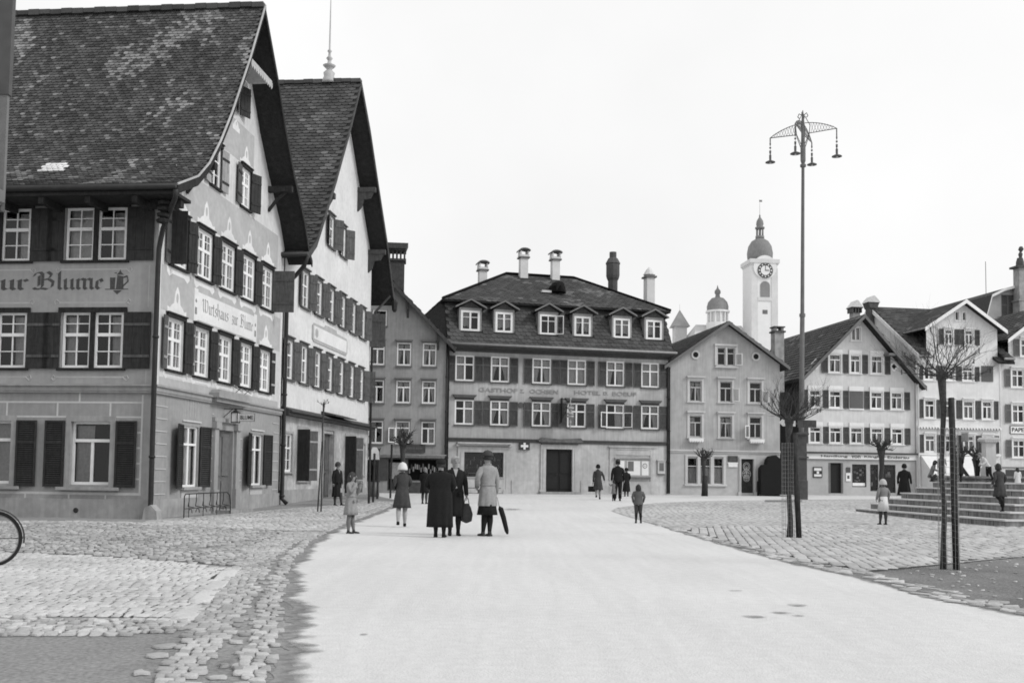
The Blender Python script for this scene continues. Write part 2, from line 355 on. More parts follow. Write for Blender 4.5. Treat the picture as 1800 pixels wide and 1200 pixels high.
def slope_fn(fr, prof, w0, wdir=1):
    """prof: [(x, z)...] from the eave upwards in the frame; extruded along the frame's y from w0"""
    L = [0]
    for p, q in zip(prof, prof[1:]): L.append(L[-1]+math.hypot(q[0]-p[0], q[1]-p[1]))
    def P(a, b_):
        i = 0
        while i < len(prof)-2 and b_ > L[i+1]: i += 1
        t = (b_-L[i])/(L[i+1]-L[i]); p, q = prof[i], prof[i+1]
        return fr.M @ Vector((p[0]+(q[0]-p[0])*t, w0+wdir*a, p[1]+(q[1]-p[1])*t))
    return P, L[-1]
def plane_fn(p0, pa, pb):
    p0, pa, pb = Vector(p0), Vector(pa), Vector(pb); ea = (pa-p0); La = ea.length; ea.normalize(); eb = pb-p0; eb = eb-ea*eb.dot(ea); Lb = eb.length; eb.normalize()
    return (lambda a, b_: p0+ea*a+eb*b_), La, Lb
def top_of(prof, dz=0.):
    def f(x):
        for p, q in zip(prof, prof[1:]):
            if p[0] <= x <= q[0]: return p[1]+(q[1]-p[1])*(x-p[0])/(q[0]-p[0])+dz
        return (prof[0][1] if x < prof[0][0] else prof[-1][1])+dz
    return f
def roof_slab(fr, prof, w0, w1, th, parent, m=None, name='roof'):
    b = MB(fr.M); n = len(prof); lo = [(x, z-th) for x, z in prof]
    vs = [(x, w0, z) for x, z in prof]+[(x, w0, z) for x, z in lo]+[(x, w1, z) for x, z in prof]+[(x, w1, z) for x, z in lo]; fs = []; 
    for i in range(n-1):
        fs += [(i, i+1, 2*n+i+1, 2*n+i), (n+i, 3*n+i, 3*n+i+1, n+i+1), (i, n+i, n+i+1, i+1), (2*n+i, 2*n+i+1, 3*n+i+1, 3*n+i)]
    fs += [(0, 2*n, 3*n, n), (n-1, 2*n-1, 4*n-1, 3*n-1)]
    b.add(vs, fs); return b.build(name, m or TILEB, parent)
def bargeboard(fr, prof, w, hgt, th, parent, m, name='bargeboard'):
    b = MB(fr.M)
    for (x0, z0), (x1, z1) in zip(prof, prof[1:]):
        b.add([(x0, w, z0), (x1, w, z1), (x1, w, z1-hgt), (x0, w, z0-hgt), (x0, w+th, z0), (x1, w+th, z1), (x1, w+th, z1-hgt), (x0, w+th, z0-hgt)],
              [(0, 3, 2, 1), (4, 5, 6, 7), (0, 1, 5, 4), (3, 7, 6, 2)])
    return b.build(name, m, parent)
def beam(fr, x0, x1, z0, z1, parent, m, name, y0=-.06, y1=0., step=0.):
    b = MB(fr.M); b.box(x0, x1, y0, y1, z0, z1)
    if step: b.box(x0-.03, x1+.03, y0-step, y1, z1+.0005, z1+.05); b.box(x0, x1, y0+.02, y1, z0-.05, z0-.0005)
    return b.build(name, m, parent)
def downpipe(pts, parent, r=.055, m=None, name='downpipe'):
    b = MB(); b.tube(pts, r, 8)
    pts = [Vector(p) for p in pts]
    for i in range(len(pts)-1):
        L = (pts[i+1]-pts[i]).length
        if L > 1.5:
            for k in range(1, int(L/1.8)+1): p = pts[i].lerp(pts[i+1], k*1.8/L); d = (pts[i+1]-pts[i]).normalized()*.03; b.tube([p-d, p+d], r*1.35, 8)
    return b.build(name, m or PIPE, parent, smooth=True)
def body_box(fr, x0, x1, y0, y1, z0, z1, m, parent, name='side_wall'):
    """left, right and rear walls behind a facade"""
    b = MB(fr.M); b.add([(x0,y0,z0),(x1,y0,z0),(x1,y1,z0),(x0,y1,z0),(x0,y0,z1),(x1,y0,z1),(x1,y1,z1),(x0,y1,z1)], [(1,2,6,5),(2,3,7,6),(3,0,4,7)])
    return b.build(name, m, parent)

# ================================================================== ground
def sheet_from(pts, off, name, m, kind='structure', world=False):
    P = [p if world else ground(*p) for p in pts]; bm = bmesh.new()
    bm.faces.new([bm.verts.new((p.x, p.y, 0)) for p in P])
    for y in list(range(30, 47, 2)):
        bmesh.ops.bisect_plane(bm, geom=bm.verts[:]+bm.edges[:]+bm.faces[:], plane_co=(0, y, 0), plane_no=(0, 1, 0))
    bmesh.ops.triangulate(bm, faces=bm.faces[:])
    for v in bm.verts: v.co.z = gz(v.co.y)+off
    bmesh.ops.recalc_face_normals(bm, faces=bm.faces[:])
    if bm.faces and sum(f.normal.z for f in bm.faces) < 0: bmesh.ops.reverse_faces(bm, faces=bm.faces[:])
    me = bpy.data.meshes.new(name); bm.to_mesh(me); bm.free(); me.materials.append(m)
    o = bpy.data.objects.new(name, me); link(o); WM[o.name] = I4.copy(); o['kind'] = kind; return o
ROADM = mat('dusty road', .58, .9, .06, 9, .06, .25, bump=.35, bsc=45, track=.04)
PAVEM = mat('small far setts', .5, .9, .25, 7, .14, .5, bump=.9, bsc=11, cell=.5, csc=(5.5, 3.2, 5))
PAVER = mat('plaza setts', .47, .9, .22, 5, .1, .4, bump=.6, bsc=13, cell=.42, csc=(5, 2.6, 5), crot=.15)
b = MB(); ys = [-30, 0, 15, 30]+[30+i for i in range(1, 17)]+[60, 100, 300, 1200]; xs_ = [-900, -60, -20, 0, 20, 60, 900]
b.add([(x, y, gz(y)) for y in ys for x in xs_], [(j*7+i, j*7+i+1, (j+1)*7+i+1, (j+1)*7+i) for j in range(len(ys)-1) for i in range(6)])
b.build('road', ROADM, kind='structure')
L0 = [(462,1300),(505,1195),(520,1100),(516,1040),(520,1000),(540,965),(575,940),(620,920),(690,893),(715,884)]
def wob(poly, a, n=28):
    out = []
    for p, q in zip(poly, poly[1:]):
        for i in range(n):
            t = i/n; P_ = ground(p[0]+(q[0]-p[0])*t, p[1]+(q[1]-p[1])*t)
            s = noise.noise(P_*1.3)*a+noise.noise(P_*4)*a*.8+noise.noise(P_*11)*a*.5; out.append(P_+Vector((s, 0, 0)))
    return out+[ground(*poly[-1])]
left_edge = wob(L0, .13)
sheet_from(left_edge+[Vector((-6, 46, 0)), Vector((-6.4, 50, 0)), Vector((-30, 50, 0)), Vector((-30, 3, 0)), Vector((-1.1, 3, 0))], .004, 'pavement', DIRT, world=True)
def inpoly(x, y, P):
    c = False; n = len(P)
    for i in range(n):
        a, b_ = P[i], P[i-1]
        if (a[1] > y) != (b_[1] > y) and x < (b_[0]-a[0])*(y-a[1])/(b_[1]-a[1])+a[0]: c = not c
    return c
MB_BEDS = []
BED = mat('dark joint grit', .07, .95, .3, 30, .2, 1, bump=.5)
def stones(poly, ang, w_, h_, name, m=SETT, z=.012, jit=.16, t0=.8, t1=1.15, skip=0., rough=.3, world=False, patch=0., bed=True, gap=.013, bedm=None):
    P = [(p[0], p[1]) if world else tuple(ground(*p))[:2] for p in poly]; b = MB(); a = R(ang); c, s = math.cos(a), math.sin(a)
    rot = lambda x, y: (x*c+y*s, -x*s+y*c); inv = lambda x, y: (x*c-y*s, x*s+y*c)
    Q = [rot(*p) for p in P]; x0, x1 = min(q[0] for q in Q), max(q[0] for q in Q); y0, y1 = min(q[1] for q in Q), max(q[1] for q in Q)
    r = 0; yy = y0
    while yy < y1:
        hh = h_*random.uniform(.85, 1.15); xx = x0-random.random()*w_
        while xx < x1:
            ww = w_*random.uniform(.72, 1.3); X, Y = inv(xx+ww/2, yy+hh/2)
            if inpoly(X, Y, P) and random.random() >= skip and (not patch or noise.noise(Vector((X*1.3, Y*.9, 3))) < patch):
                g = gap; J = lambda: random.uniform(-jit, jit)*h_*.5
                cs = [(xx+g, yy+g), (xx+ww*.5, yy+g*.7), (xx+ww-g, yy+g), (xx+ww-g*.8, yy+hh*.5), (xx+ww-g, yy+hh-g), (xx+ww*.5, yy+hh-g*.7), (xx+g, yy+hh-g), (xx+g*.8, yy+hh*.5)]
                cs = [(p+J(), q+J()) for p, q in cs]; mx, my = sum(p for p, q in cs)/8, sum(q for p, q in cs)/8
                zz = z*random.uniform(1-rough, 1+rough)+noise.noise(Vector((X*.8, Y*.8, 0)))*.012; tl = [random.uniform(-1, 1)*.012*rough*3 for _ in range(2)]; base = gz(Y)+.008
                lo = []; mid = []; hi = []
                for p, q in cs:
                    wx, wy = inv(p, q); lo.append((wx, wy, base)); px_, qy_ = mx+(p-mx)*.95, my+(q-my)*.95
                    wx, wy = inv(px_, qy_); mid.append((wx, wy, base+.005+zz*.8+tl[0]*(p-mx)/h_+tl[1]*(q-my)/h_))
                    px_, qy_ = mx+(p-mx)*.78, my+(q-my)*.78; wx, wy = inv(px_, qy_); hi.append((wx, wy, base+.005+zz+tl[0]*.6*(p-mx)/h_+tl[1]*.6*(q-my)/h_))
                f = [(i, (i+1) % 8, 8+(i+1) % 8, 8+i) for i in range(8)]+[(8+i, 8+(i+1) % 8, 16+(i+1) % 8, 16+i) for i in range(8)]+[tuple(range(16, 24))]
                b.add(lo+mid+hi, f, 0, random.uniform(t0, t1))
            xx += ww
        yy += hh; r += 1
    sheet_from([Vector((p[0], p[1], 0)) for p in P], .0065+.0015*(len(MB_BEDS) % 4), name+'_bed', bedm or BED, world=True) if bed else None; MB_BEDS.append(1)
    return b.build(name, m, kind='structure', smooth=True)
# left: kerb gutter strips, slab field, rough cobbles
stones([(470,1300),(478,1190),(488,1110),(495,1060),(505,1010),(515,985),(540,955),(575,935),(625,912),(688,889),(683,887),(610,910),(560,930),(525,955),(498,982),(476,1020),(458,1060),(446,1107),(420,1200),(402,1300)], 12, .1, .13, 'gutter_cobbles', z=.01, jit=.14, gap=.008, t0=.62, t1=.98, skip=.0, bed=False)
stones([(330,1300),(345,1200),(385,1147),(415,1100),(440,1050),(468,1010),(484,980),(518,955),(565,935),(560,928),(500,936),(440,960),(412,1000),(340,1090),(316,1140),(262,1200),(200,1300)], 8, .1, .13, 'kerb_cobbles', z=.01, jit=.14, gap=.008, t0=.62, t1=.98, skip=.0, bed=False)
stones([(-60,1082),(322,1087),(352,1052),(394,1000),(300,988),(150,978),(-60,970)], 2, .115, .2, 'pavement_slabs', z=.01, jit=.1, t0=.9, t1=1.15)
stones([(324,1088),(347,1090),(417,1000),(396,1000)], 100, .9, .24, 'kerb_slabs', bed=False, z=.012, gap=.02, jit=.02, t0=1.0, t1=1.15)
stones([(-60,1086),(322,1091),(345,1094),(322,1112),(200,1120),(-60,1118)], 4, .1, .13, 'edge_cobbles', z=.012, jit=.3, t0=.6, t1=1.1, skip=.06, rough=.5, bed=False)
stones([(-60,968),(150,976),(300,986),(415,996),(440,958),(500,934),(300,925),(200,922),(-60,922)], 25, .115, .17, 'pavement_cobbles', z=.014, jit=.22, t0=.5, t1=.95, skip=.03, rough=.5)
stones([(100,1160),(330,1118),(300,1160),(200,1230),(60,1230)], 30, .12, .15, 'scattered_cobbles', z=.01, jit=.3, t0=.6, t1=1.0, skip=.95, bed=False)
stones([(360,1300),(372,1150),(420,1080),(470,1010),(480,1020),(455,1107),(425,1300)], 10, .1, .12, 'scattered_cobbles', z=.006, jit=.3, t0=.5, t1=.9, skip=.72, bed=False)
sheet_from([(-90,920),(200,921),(300,924),(500,933),(575,932),(688,887),(712,882),(640,880),(560,890),(490,895),(262,914),(40,911),(-90,911)], .012, 'house_pavement', PAVEM)
stones([(-60,921),(200,921),(300,924),(500,933),(575,931),(640,903),(560,900),(490,899),(262,918),(-60,915)], 20, .16, .26, 'pavement_setts', z=.012, jit=.2, t0=.7, t1=1.05, bed=False)
sheet_from([(-120,922),(-120,908),(262,914),(248,920),(170,924)], .02, 'house_apron', mat('worn mortar apron', .26, .9, .12, 6, .15, 1))
# right: paved square, earth triangle, kerb
sqL = [(1075,898),(1112,910),(1180,928),(1300,958),(1345,968),(1430,990),(1512,1004)]
sheet_from([(1085,892),(1150,884),(1250,880),(1500,877),(1900,876),(1900,972),(1800,978),(1650,992),(1513,1004)]+sqL[::-1][1:]+[(1076,896)], .008, 'square_paving', PAVER)
stones([(1512,1003),(1640,991),(1800,977),(1880,972),(1880,925),(1600,925),(1250,925),(1200,930),(1300,957),(1345,967),(1430,989)], 80, .42, .18, 'square_setts', z=.01, jit=.06, t0=.74, t1=.96, rough=.3, gap=.009, bedm=PAVER)
rR = [(1085,893),(1075,899),(1110,914),(1180,932),(1300,967),(1400,994),(1500,1015),(1620,1048),(1700,1065),(1800,1085),(1980,1125)]
sheet_from([(1100,906),(1180,928),(1300,957),(1430,989),(1512,1003),(1560,1003),(1650,991),(1800,978),(1980,962),(1980,1122),(1800,1082),(1700,1062),(1620,1045),(1500,1012),(1400,991),(1300,964),(1180,929)], .005, 'earth_verge', mat('dark earth', .17, .95, .38, 28, .25, .8, bump=.8, bsc=25))
stones([(1112,910),(1180,928),(1300,957),(1430,989),(1512,1003),(1620,1028),(1700,1047),(1800,1068),(1980,1108),(1980,1123),(1800,1083),(1700,1063),(1620,1046),(1500,1013),(1400,992),(1300,965),(1180,931)], -40, .2, .12, 'kerb_stones', z=.008, jit=.2, t0=.6, t1=1.05, skip=.35, rough=.4, bed=False)
stones([(1530,1008),(1650,996),(1800,983),(1900,990),(1900,1090),(1800,1062),(1650,1035)], -20, .05, .05, 'scattered_pebbles', z=.008, jit=.4, t0=.5, t1=1.2, skip=.985, bed=False, gap=.006)
KS = mat('drain grit', .22, .9, .2, 10)
def soft_mat(name, val, nsc=5.):
    m = mat(name, val, .95, .2, 12, bump=.4); t = m.node_tree; N = t.nodes; L = t.links; p = N['Principled BSDF']
    at_ = N.new('ShaderNodeAttribute'); at_.attribute_name = 'tint'; n = N.new('ShaderNodeTexNoise'); n.inputs['Scale'].default_value = nsc; n.inputs['Detail'].default_value = 6
    tc = N.new('ShaderNodeTexCoord'); L.new(tc.outputs['Object'], n.inputs['Vector'])
    a = N.new('ShaderNodeMath'); a.operation = 'MULTIPLY_ADD'; a.inputs[1].default_value = 1.6; L.new(at_.outputs['Fac'], a.inputs[0])
    c = N.new('ShaderNodeMath'); c.operation = 'MULTIPLY_ADD'; c.inputs[1].default_value = 1.6; c.inputs[2].default_value = -1.35; L.new(n.outputs[0], c.inputs[0]); L.new(c.outputs[0], a.inputs[2]); a.use_clamp = True
    L.new(a.outputs[0], p.inputs['Alpha']); return m
SOFT = soft_mat('damp road stain', .27, 9.); SOFTD = soft_mat('loose earth fringe', .25, 7.)
def soft_strip(rows, name, m):
    b = MB(); k = len(rows[0][0]); b.tinted = True
    for pts, t_ in rows: b.v += [Vector((p.x, p.y, gz(p.y)+.007)) for p in pts]; b.t += [t_]*k
    for r in range(len(rows)-1):
        for i in range(k-1): b.f.append((r*k+i, r*k+i+1, (r+1)*k+i+1, (r+1)*k+i)); b.mi.append(0)
    b.build(name, m, kind='structure')
def stain(px, py, wpx, hpx):
    c = ground(px, py); rx = (ground(px+wpx, py)-c).length*1.25; ry = (ground(px, py-hpx)-c).length*1.4; n = 24
    ringp = lambda f: [Vector((c.x+math.cos(i/n*6.2832)*rx*f, c.y+math.sin(i/n*6.2832)*ry*f, 0)) for i in range(n+1)]
    soft_strip([(ringp(.01), .75), (ringp(.4), .6), (ringp(.75), .25), (ringp(1.1), 0.)], 'puddle', SOFT)
le = [p for p in left_edge]
soft_strip([([p+Vector((-.12, 0, 0)) for p in le], 1.), ([p+Vector((.02, 0, 0)) for p in le], .75), ([p+Vector((.2, 0, 0)) for p in le], 0.)], 'earth_fringe', SOFTD)
def dark_seam(pts, wd, nm, t_=.9):
    q = wob(pts, .02, 12); soft_strip([([p+Vector((0, wd*1.6, 0)) for p in q], 0.), ([p+Vector((0, wd*.4, 0)) for p in q], t_), ([p-Vector((0, wd*.4, 0)) for p in q], t_), ([p-Vector((0, wd*2.2, 0)) for p in q], 0.)], nm, SEAM)
SEAM = soft_mat('dark seam grit', .05, 6.)
re_ = wob([(1085,894),(1180,931),(1300,966),(1400,993),(1500,1014),(1620,1047),(1700,1064),(1800,1084),(1980,1124)], .05, 14)
soft_strip([([p+Vector((.06, .15, 0)) for p in re_], .9), ([p for p in re_], .6), ([p+Vector((-.1, -.3, 0)) for p in re_], 0.)], 'earth_fringe', SOFTD)
for s in [(1325,1084,26,3),(1374,1077,26,2.5),(1402,1064,26,2.5),(1402,1082,16,1.8),(1292,1038,16,1.3),(538,1134,28,4),(900,895,22,2),(395,1165,18,9),(640,1115,10,2)]: stain(*s)
def later_seams():
    dark_seam([(1335,964),(1385,978),(1430,990),(1475,997),(1515,1004)], .09, 'drain_seam'); dark_seam([(1515,1005),(1580,999),(1650,992),(1720,985),(1800,978),(1880,971)], .12, 'drain_seam')
    stain(1667, 1003, 44, 12); stain(1390, 947, 22, 3)
later_seams()
sheet_from([(1345,879),(1410,879),(1410,882),(1345,882)], .03, 'drain_channel', KS)

# ================================================================== inn with painted facade (front left)
WFRONT = mat('inn front render', .33, .9, .08, 5, .08, .8, streak=.07, bump=.15)  # front wall toned darker than the gable wall
WGABLE = mat('pale wall render', .55, .9, .08, 5, .1, .8, streak=.08, bump=.15)
ORN = mat('painted pale ornament', .66, .9, .06, 8)
ORND = mat('painted grey field', .4, .9, .08, 6, .1, 1)
RUST = mat('scored ground floor render', .29, .9, .08, 6, .1, .7, streak=.08, bump=.2)
LINE = mat('painted joint line', .5, .9, .08, 9)
PLINTH = mat('plinth render', .3, .9, .1, 6, .15, 1, streak=.12, bump=.2)
oc = ground(262, 912); AF = Fr(oc.x, oc.y, -6); AG = Fr(oc.x, oc.y, 84)
A = thing('timber_inn', 'steep-roofed inn at far left with painted front and big black lettering', 'inn', oc, R(-6))
APROF = [(-.95, 8.42), (.3, 8.99), (1.0, 9.56), (1.72, 10.41), (2.48, 11.49), (3.77, 13.61), (4.95, 15.8), (6.38, 13.97), (7.16, 12.78), (8.17, 11.54), (9.41, 10.28), (10.1, 9.25), (10.5, 8.9)]
XL = -11.5
up = [(-2.57, -.87), (-5.27, -3.54), (-7.97, -6.24), (-10.67, -8.94)]
holes = []
for a, c in up: holes += [(a, c, 6.74, 8.14), (a, c, 3.9, 5.36)]
gfw = [(-2.2, -1.12), (-4.95, -3.85), (-7.7, -6.6)]
holes += [(a, c, .86, 2.5) for a, c in gfw]
hA = [h for h in holes if h[2] > 3.45]; hB = [h for h in holes if h[2] < 3.4]
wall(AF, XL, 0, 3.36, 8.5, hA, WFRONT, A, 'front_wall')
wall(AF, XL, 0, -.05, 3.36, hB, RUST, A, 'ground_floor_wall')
for i, (a, c) in enumerate(up[:3]):
    for z0, z1 in ((6.74, 8.14), (3.9, 5.36)):
        mid = (a+c)/2; b = MB(AF.M)          # dark timber casing with a post between the two lights
        b.box(a-.09, c+.09, -.05, -.001, z1, z1+.13); b.box(a-.09, c+.09, -.06, -.001, z0-.07, z0); b.box(mid-.06, mid+.06, -.03, .1, z0, z1)
        b.build('window_casing', DWOOD, A)
        window(AF, a+.02, mid-.06, z0, z1, A, INN, y=.03, curtain='half' if i % 2 else 'drape', sill=0)
        window(AF, mid+.06, c-.02, z0, z1, A, INN, y=.03, curtain='halfr', sill=0)
        sw = .5 if z1 > 6 else .46; q = .02
        shutter(AF, c+.02, .74, z0-.02, z1, A, side=1, battens=MSHUT if z1 < 6 else None); shutter(AF, a-.02, .47, z0-.02, z1, A, side=-1, battens=MSHUT if z1 < 6 else None)
for i, (a, c) in enumerate(gfw):
    window(AF, a, c, .86, 2.5, A, GFW, y=.1, curtain='full' if i else 'drape', sill=0)
    b = MB(AF.M); b.box(a-.14, a, -.03, -.001, .8, 2.5); b.box(c, c+.14, -.03, -.001, .8, 2.5); b.box(a-.14, c+.14, -.03, -.001, 2.5, 2.64); b.build('window_casing', PLINTH, A)
    b = MB(AF.M); b.box(a-.3, c+.3, -.14, -.001, .72, .8); b.build('window_sill', PLINTH, A)
    shutter(AF, c+.16, .56, .8, 2.52, A, side=1, kind='louver'); shutter(AF, a-.16, .54, .8, 2.52, A, side=-1, kind='louver')
# painted joints of the ground floor
b = MB(AF.M); lw = .045
for z in (2.62, 3.0): b.box(XL, -.25, -.004, -.0005, z-lw/2, z+lw/2)
b.box(XL, -.25, -.0045, -.0005, .60, .62+lw)
for x in (-.28,): b.box(x-lw/2, x+lw/2, -.005, -.0005, .63, 3.2)
for x in (-2.0, -4.6, -7): b.box(x-lw/2, x+lw/2, -.0048, -.0005, 3.02, 3.27)
for x in (-1.15, -2.6, -4.0, -5.4, -6.8): b.box(x-lw/2, x+lw/2, -.0052, -.0005, 2.64, 2.98)
for z in (1.0, 1.4, 1.8, 2.2): b.box(-.4, -.3, -.0042, -.0005, z, z+lw)
for x in (-1.2, -2.2, -3.4): b.box(x-lw/2, x+lw/2, -.0043, -.0005, .5, .6)
b.build('painted_joints', LINE, A)
beam(AF, XL, .06, 3.3, 3.42, A, RUST, 'cornice', -.09, -.001, .05)
beam(AF, XL, .05, -.1, .5, A, PLINTH, 'plinth', -.05, -.001)
b = MB(AF.M); b.lathe([(.075, 0), (.075, .03)], n=12); 
bb = MB(AF.M @ Matrix.Translation((-1.96, -.052, .2)) @ Matrix.Rotation(math.pi/2, 4, 'X')); bb.lathe([(.07, 0), (.07, .012), (.05, .02)], n=10)
for k in range(5): bb.lathe([(.016, .02), (.016, .026)], (.035*math.cos(k*1.257), .035*math.sin(k*1.257), 0), 8)
bb.build('vent_rosette', IRON, A)
# painted scrolls and the inn's name
b = MB(AF.M); T = AF
def scroll(b, x0, x1, z, dn=1, y=-.003):
    w2 = .02; b.box(x0+.1, x1-.1, y, -.0005, z-w2, z+w2)
    for x, s in ((x0, 1), (x1, -1)):
        pts = [(x+s*.13, z), (x+s*.03, z-.09*dn), (x-s*.03, z-.03*dn), (x+s*.01, z+.05*dn), (x+s*.07, z+.0)]
        for p, q in zip(pts, pts[1:]): b.tube([(p[0], y, p[1]), (q[0], y, q[1])], .012, 4)
for a, c in up[:2]: scroll(b, a-.2, c+.15, 6.5); scroll(b, a-.2, c+.15, 5.62, -1); scroll(b, a-.2, c+.15, 3.66)
for x in (-.22,):
    b.box(x-.012, x+.012, -.003, -.0005, 3.5, 3.86); b.box(x-.012, x+.012, -.003, -.0005, 5.5, 6.6)
b.build('painted_scrollwork', mat('faint painted scroll', .42, .9, .08, 9), A)
b = MB(AF.M); nib_text(b, 'zur', -4.62, -3.5, 5.98, .27, -.004); nib_text(b, 'Blume', -3.3, -1.42, 5.98, .28, -.004)
b.build('lettering', mat('faded black paint', .075, .8, .3, 20), A)
b = MB(AF.M)
def fl(pts, y=-.004): b.add([(x, y, z) for x, z in pts], [tuple(range(len(pts)))])
x, z = -1.12, 5.98
fl([(x-.16, z), (x-.16+.13, z), (x-.02, z+.3), (x-.17, z+.3)]); fl([(x, z), (x+.21, z), (x+.19, z+.33), (x+.03, z+.36)], -.0045)
fl([(x+.01, z+.37), (x+.21, z+.37), (x+.13, z+.45), (x+.11, z+.52), (x+.08, z+.45)]); fl([(x-.07, z+.42), (x+.01, z+.4), (x+.01, z+.44)], -.005)
for p, q in zip([(x+.2, z+.3), (x+.3, z+.34), (x+.33, z+.2), (x+.2, z+.08)], [(x+.3, z+.34), (x+.33, z+.2), (x+.2, z+.08)]): b.tube([(p[0], -.004, p[1]), (q[0], -.004, q[1])], .018, 4)
fl([(x-.3, z-.02), (x+.34, z-.02), (x+.34, z), (x-.3, z)], -.005); fl([(x-.08, z-.04), (x+.17, z-.04), (x+.04, z-.15)], -.0045)
b.build('painted_jug_emblem', MATS['faded black paint'], A)
# gable side
ur = [1.75+1.76*k for k in range(5)]; lr = [1.71+1.765*k for k in range(5)]
gh = [(r-1.08, r, 6.78, 8.2) for r in ur]+[(r-1.05, r, 3.95, 5.36) for r in lr]
gh += [(3.2, 3.95, 9.66, 10.95), (5.62, 6.42, 9.7, 10.95)]
atop = top_of(APROF, -.1)
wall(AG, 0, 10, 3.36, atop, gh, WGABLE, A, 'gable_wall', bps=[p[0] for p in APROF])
gg = [(1.85, 2.95, .8, 2.5), (4.28, 5.6, .0, 2.5), (7.15, 8.28, .8, 2.48)]
wall(AG, 0, 10, -.05, 3.36, gg, RUST, A, 'ground_floor_gable_wall')
b = MB(AF.M); b.add([(XL, 0, 0), (XL, 10, 0), (XL, 10, 9), (XL, 5, 15.5), (XL, 0, 8.6)], [(0, 1, 2, 3, 4)]); b.add([(XL, 10, 0), (0, 10, 0), (0, 10, 9), (XL, 10, 9)], [(0, 1, 2, 3)]); b.build('rear_wall', WGABLE, A)
def ornament(fr, cx, z, wd, parent, s=1.):
    b = MB(fr.M); hw = wd/2
    P = [(-hw, 0), (-hw, .17), (-hw*.75, .14), (-hw*.55, .24), (-.2*s, .3), (-.13*s, .62*s), (0, .78*s), (.13*s, .62*s), (.2*s, .3), (hw*.55, .24), (hw*.75, .14), (hw, .17), (hw, 0)]
    b.prism([(cx+x, z+q) for x, q in P], -.004, -.0006)
    b.add([(cx+.075*s*math.cos(k*.785), -.0048, z+.46*s+.14*s*math.sin(k*.785)) for k in range(8)], [tuple(range(8))], 1)
    return b.build('painted_ornament', [ORN, ORND], parent)
b = MB(AG.M)
b.box(.25, 9.75, -.0028, -.0005, 5.5, 6.68); b.box(.9, 9.3, -.003, -.0005, 8.34, 9.55); b.box(3.2, 6.7, -.0032, -.0005, 11.05, 12.25); b.box(.3, 9.7, -.003, -.0005, 3.5, 3.72)
b.build('painted_field', ORND, A)
for k, r in enumerate(ur): ornament(AG, r-.48, 8.33, 1.25, A)
for k, r in enumerate(lr):
    if k in (0, 4): ornament(AG, r-.46, 5.48, 1.2, A)
ornament(AG, 3.6, 11.03, 1.1, A, .9); ornament(AG, 6.05, 11.03, 1.1, A, .9); ornament(AG, 5.1, 11.9, .6, A, .5)
b = MB(AG.M)
for r in ur: b.prism([(r-1.2, 6.7), (r+.25, 6.7), (r+.25, 6.56), (r+.1, 6.45), (r-.1, 6.55), (r-.85, 6.55), (r-1.05, 6.45), (r-1.2, 6.56)], -.0055, -.0006)
for r in lr: b.prism([(r-1.2, 3.88), (r+.25, 3.88), (r+.25, 3.78), (r+.1, 3.7), (r-.1, 3.76), (r-.85, 3.76), (r-1.05, 3.7), (r-1.2, 3.78)], -.0055, -.0006)
b.box(2.35, 7.4, -.006, -.0006, 5.56, 6.36); b.box(2.35, 2.62, -.0065, -.0006, 5.5, 6.44); b.box(7.12, 7.4, -.0065, -.0006, 5.5, 6.44)
b.box(.02, .2, -.007, -.0006, 3.5, 8.4); b.box(9.8, 9.98, -.007, -.0006, 3.5, 8.6)
b.build('painted_border', ORN, A)
b = MB(AG.M); nib_text(b, 'Wirtshaus', 2.95, 4.95, 5.84, .25, -.008, nb=.7); nib_text(b, 'zur', 5.2, 5.72, 5.84, .25, -.008, nb=.7); nib_text(b, 'Blume', 5.95, 7.05, 5.84, .25, -.008, nb=.7)
for cx in (2.48, 7.26):
    b.add([(cx-.07, -.008, 5.7), (cx+.07, -.008, 5.7), (cx+.07, -.008, 5.9), (cx-.07, -.008, 5.9)], [(0, 1, 2, 3)]); b.lathe([(.001, 0), (.07, .06), (.001, .14)], (cx, -.008, 6.02), 6, sy=.02)
b.build('lettering', mat('faded grey paint', .2, .8, .3, 20), A)
def dark_case(fr, a, c, z0, z1, parent, m=DWOOD, hgt=.09):
    b = MB(fr.M); b.box(a-.06, c+.06, -.07, -.001, z1, z1+hgt); b.box(a-.09, c+.09, -.1, -.001, z1+hgt+.001, z1+hgt+.04); b.box(a-.06, c+.06, -.09, -.001, z0-.06, z0)
    b.box(a-.06, a, -.03, -.001, z0, z1); b.box(c, c+.06, -.03, -.001, z0, z1); return b.build('window_casing', m, parent)
for k, r in enumerate(ur):
    a, c = r-1.08, r; dark_case(AG, a, c, 6.78, 8.2, A); window(AG, a, c, 6.78, 8.2, A, INN2, y=.03, curtain='drape', sill=0)
    shutter(AG, a-.03, .3, 6.76, 8.2, A, LSHUT if k in (1, 2, 3) else MSHUT, -1, 6, battens=DSHUT)
    shutter(AG, c+.03, .3 if k < 4 else .75, 6.76, 8.2, A, DSHUT if k < 4 else MSHUT, 1, 30 if k < 4 else 86)  # right leaves darker: shade on their turned faces put into the paint
    if k == 0: shutter(AG, a-.03, .45, 6.76, 8.2, A, DSHUT, -1, 95)
for k, r in enumerate(lr):
    a, c = r-1.05, r; dark_case(AG, a, c, 3.95, 5.36, A); window(AG, a, c, 3.95, 5.36, A, INN2, y=.06, curtain='drape', sill=0)
    shutter(AG, a-.03, .34, 3.93, 5.36, A, MSHUT, -1, 8, battens=LSHUT); shutter(AG, c+.03, .28, 3.93, 5.36, A, DSHUT, 1, 30 if k < 4 else 10, battens=LSHUT if k == 4 else None)
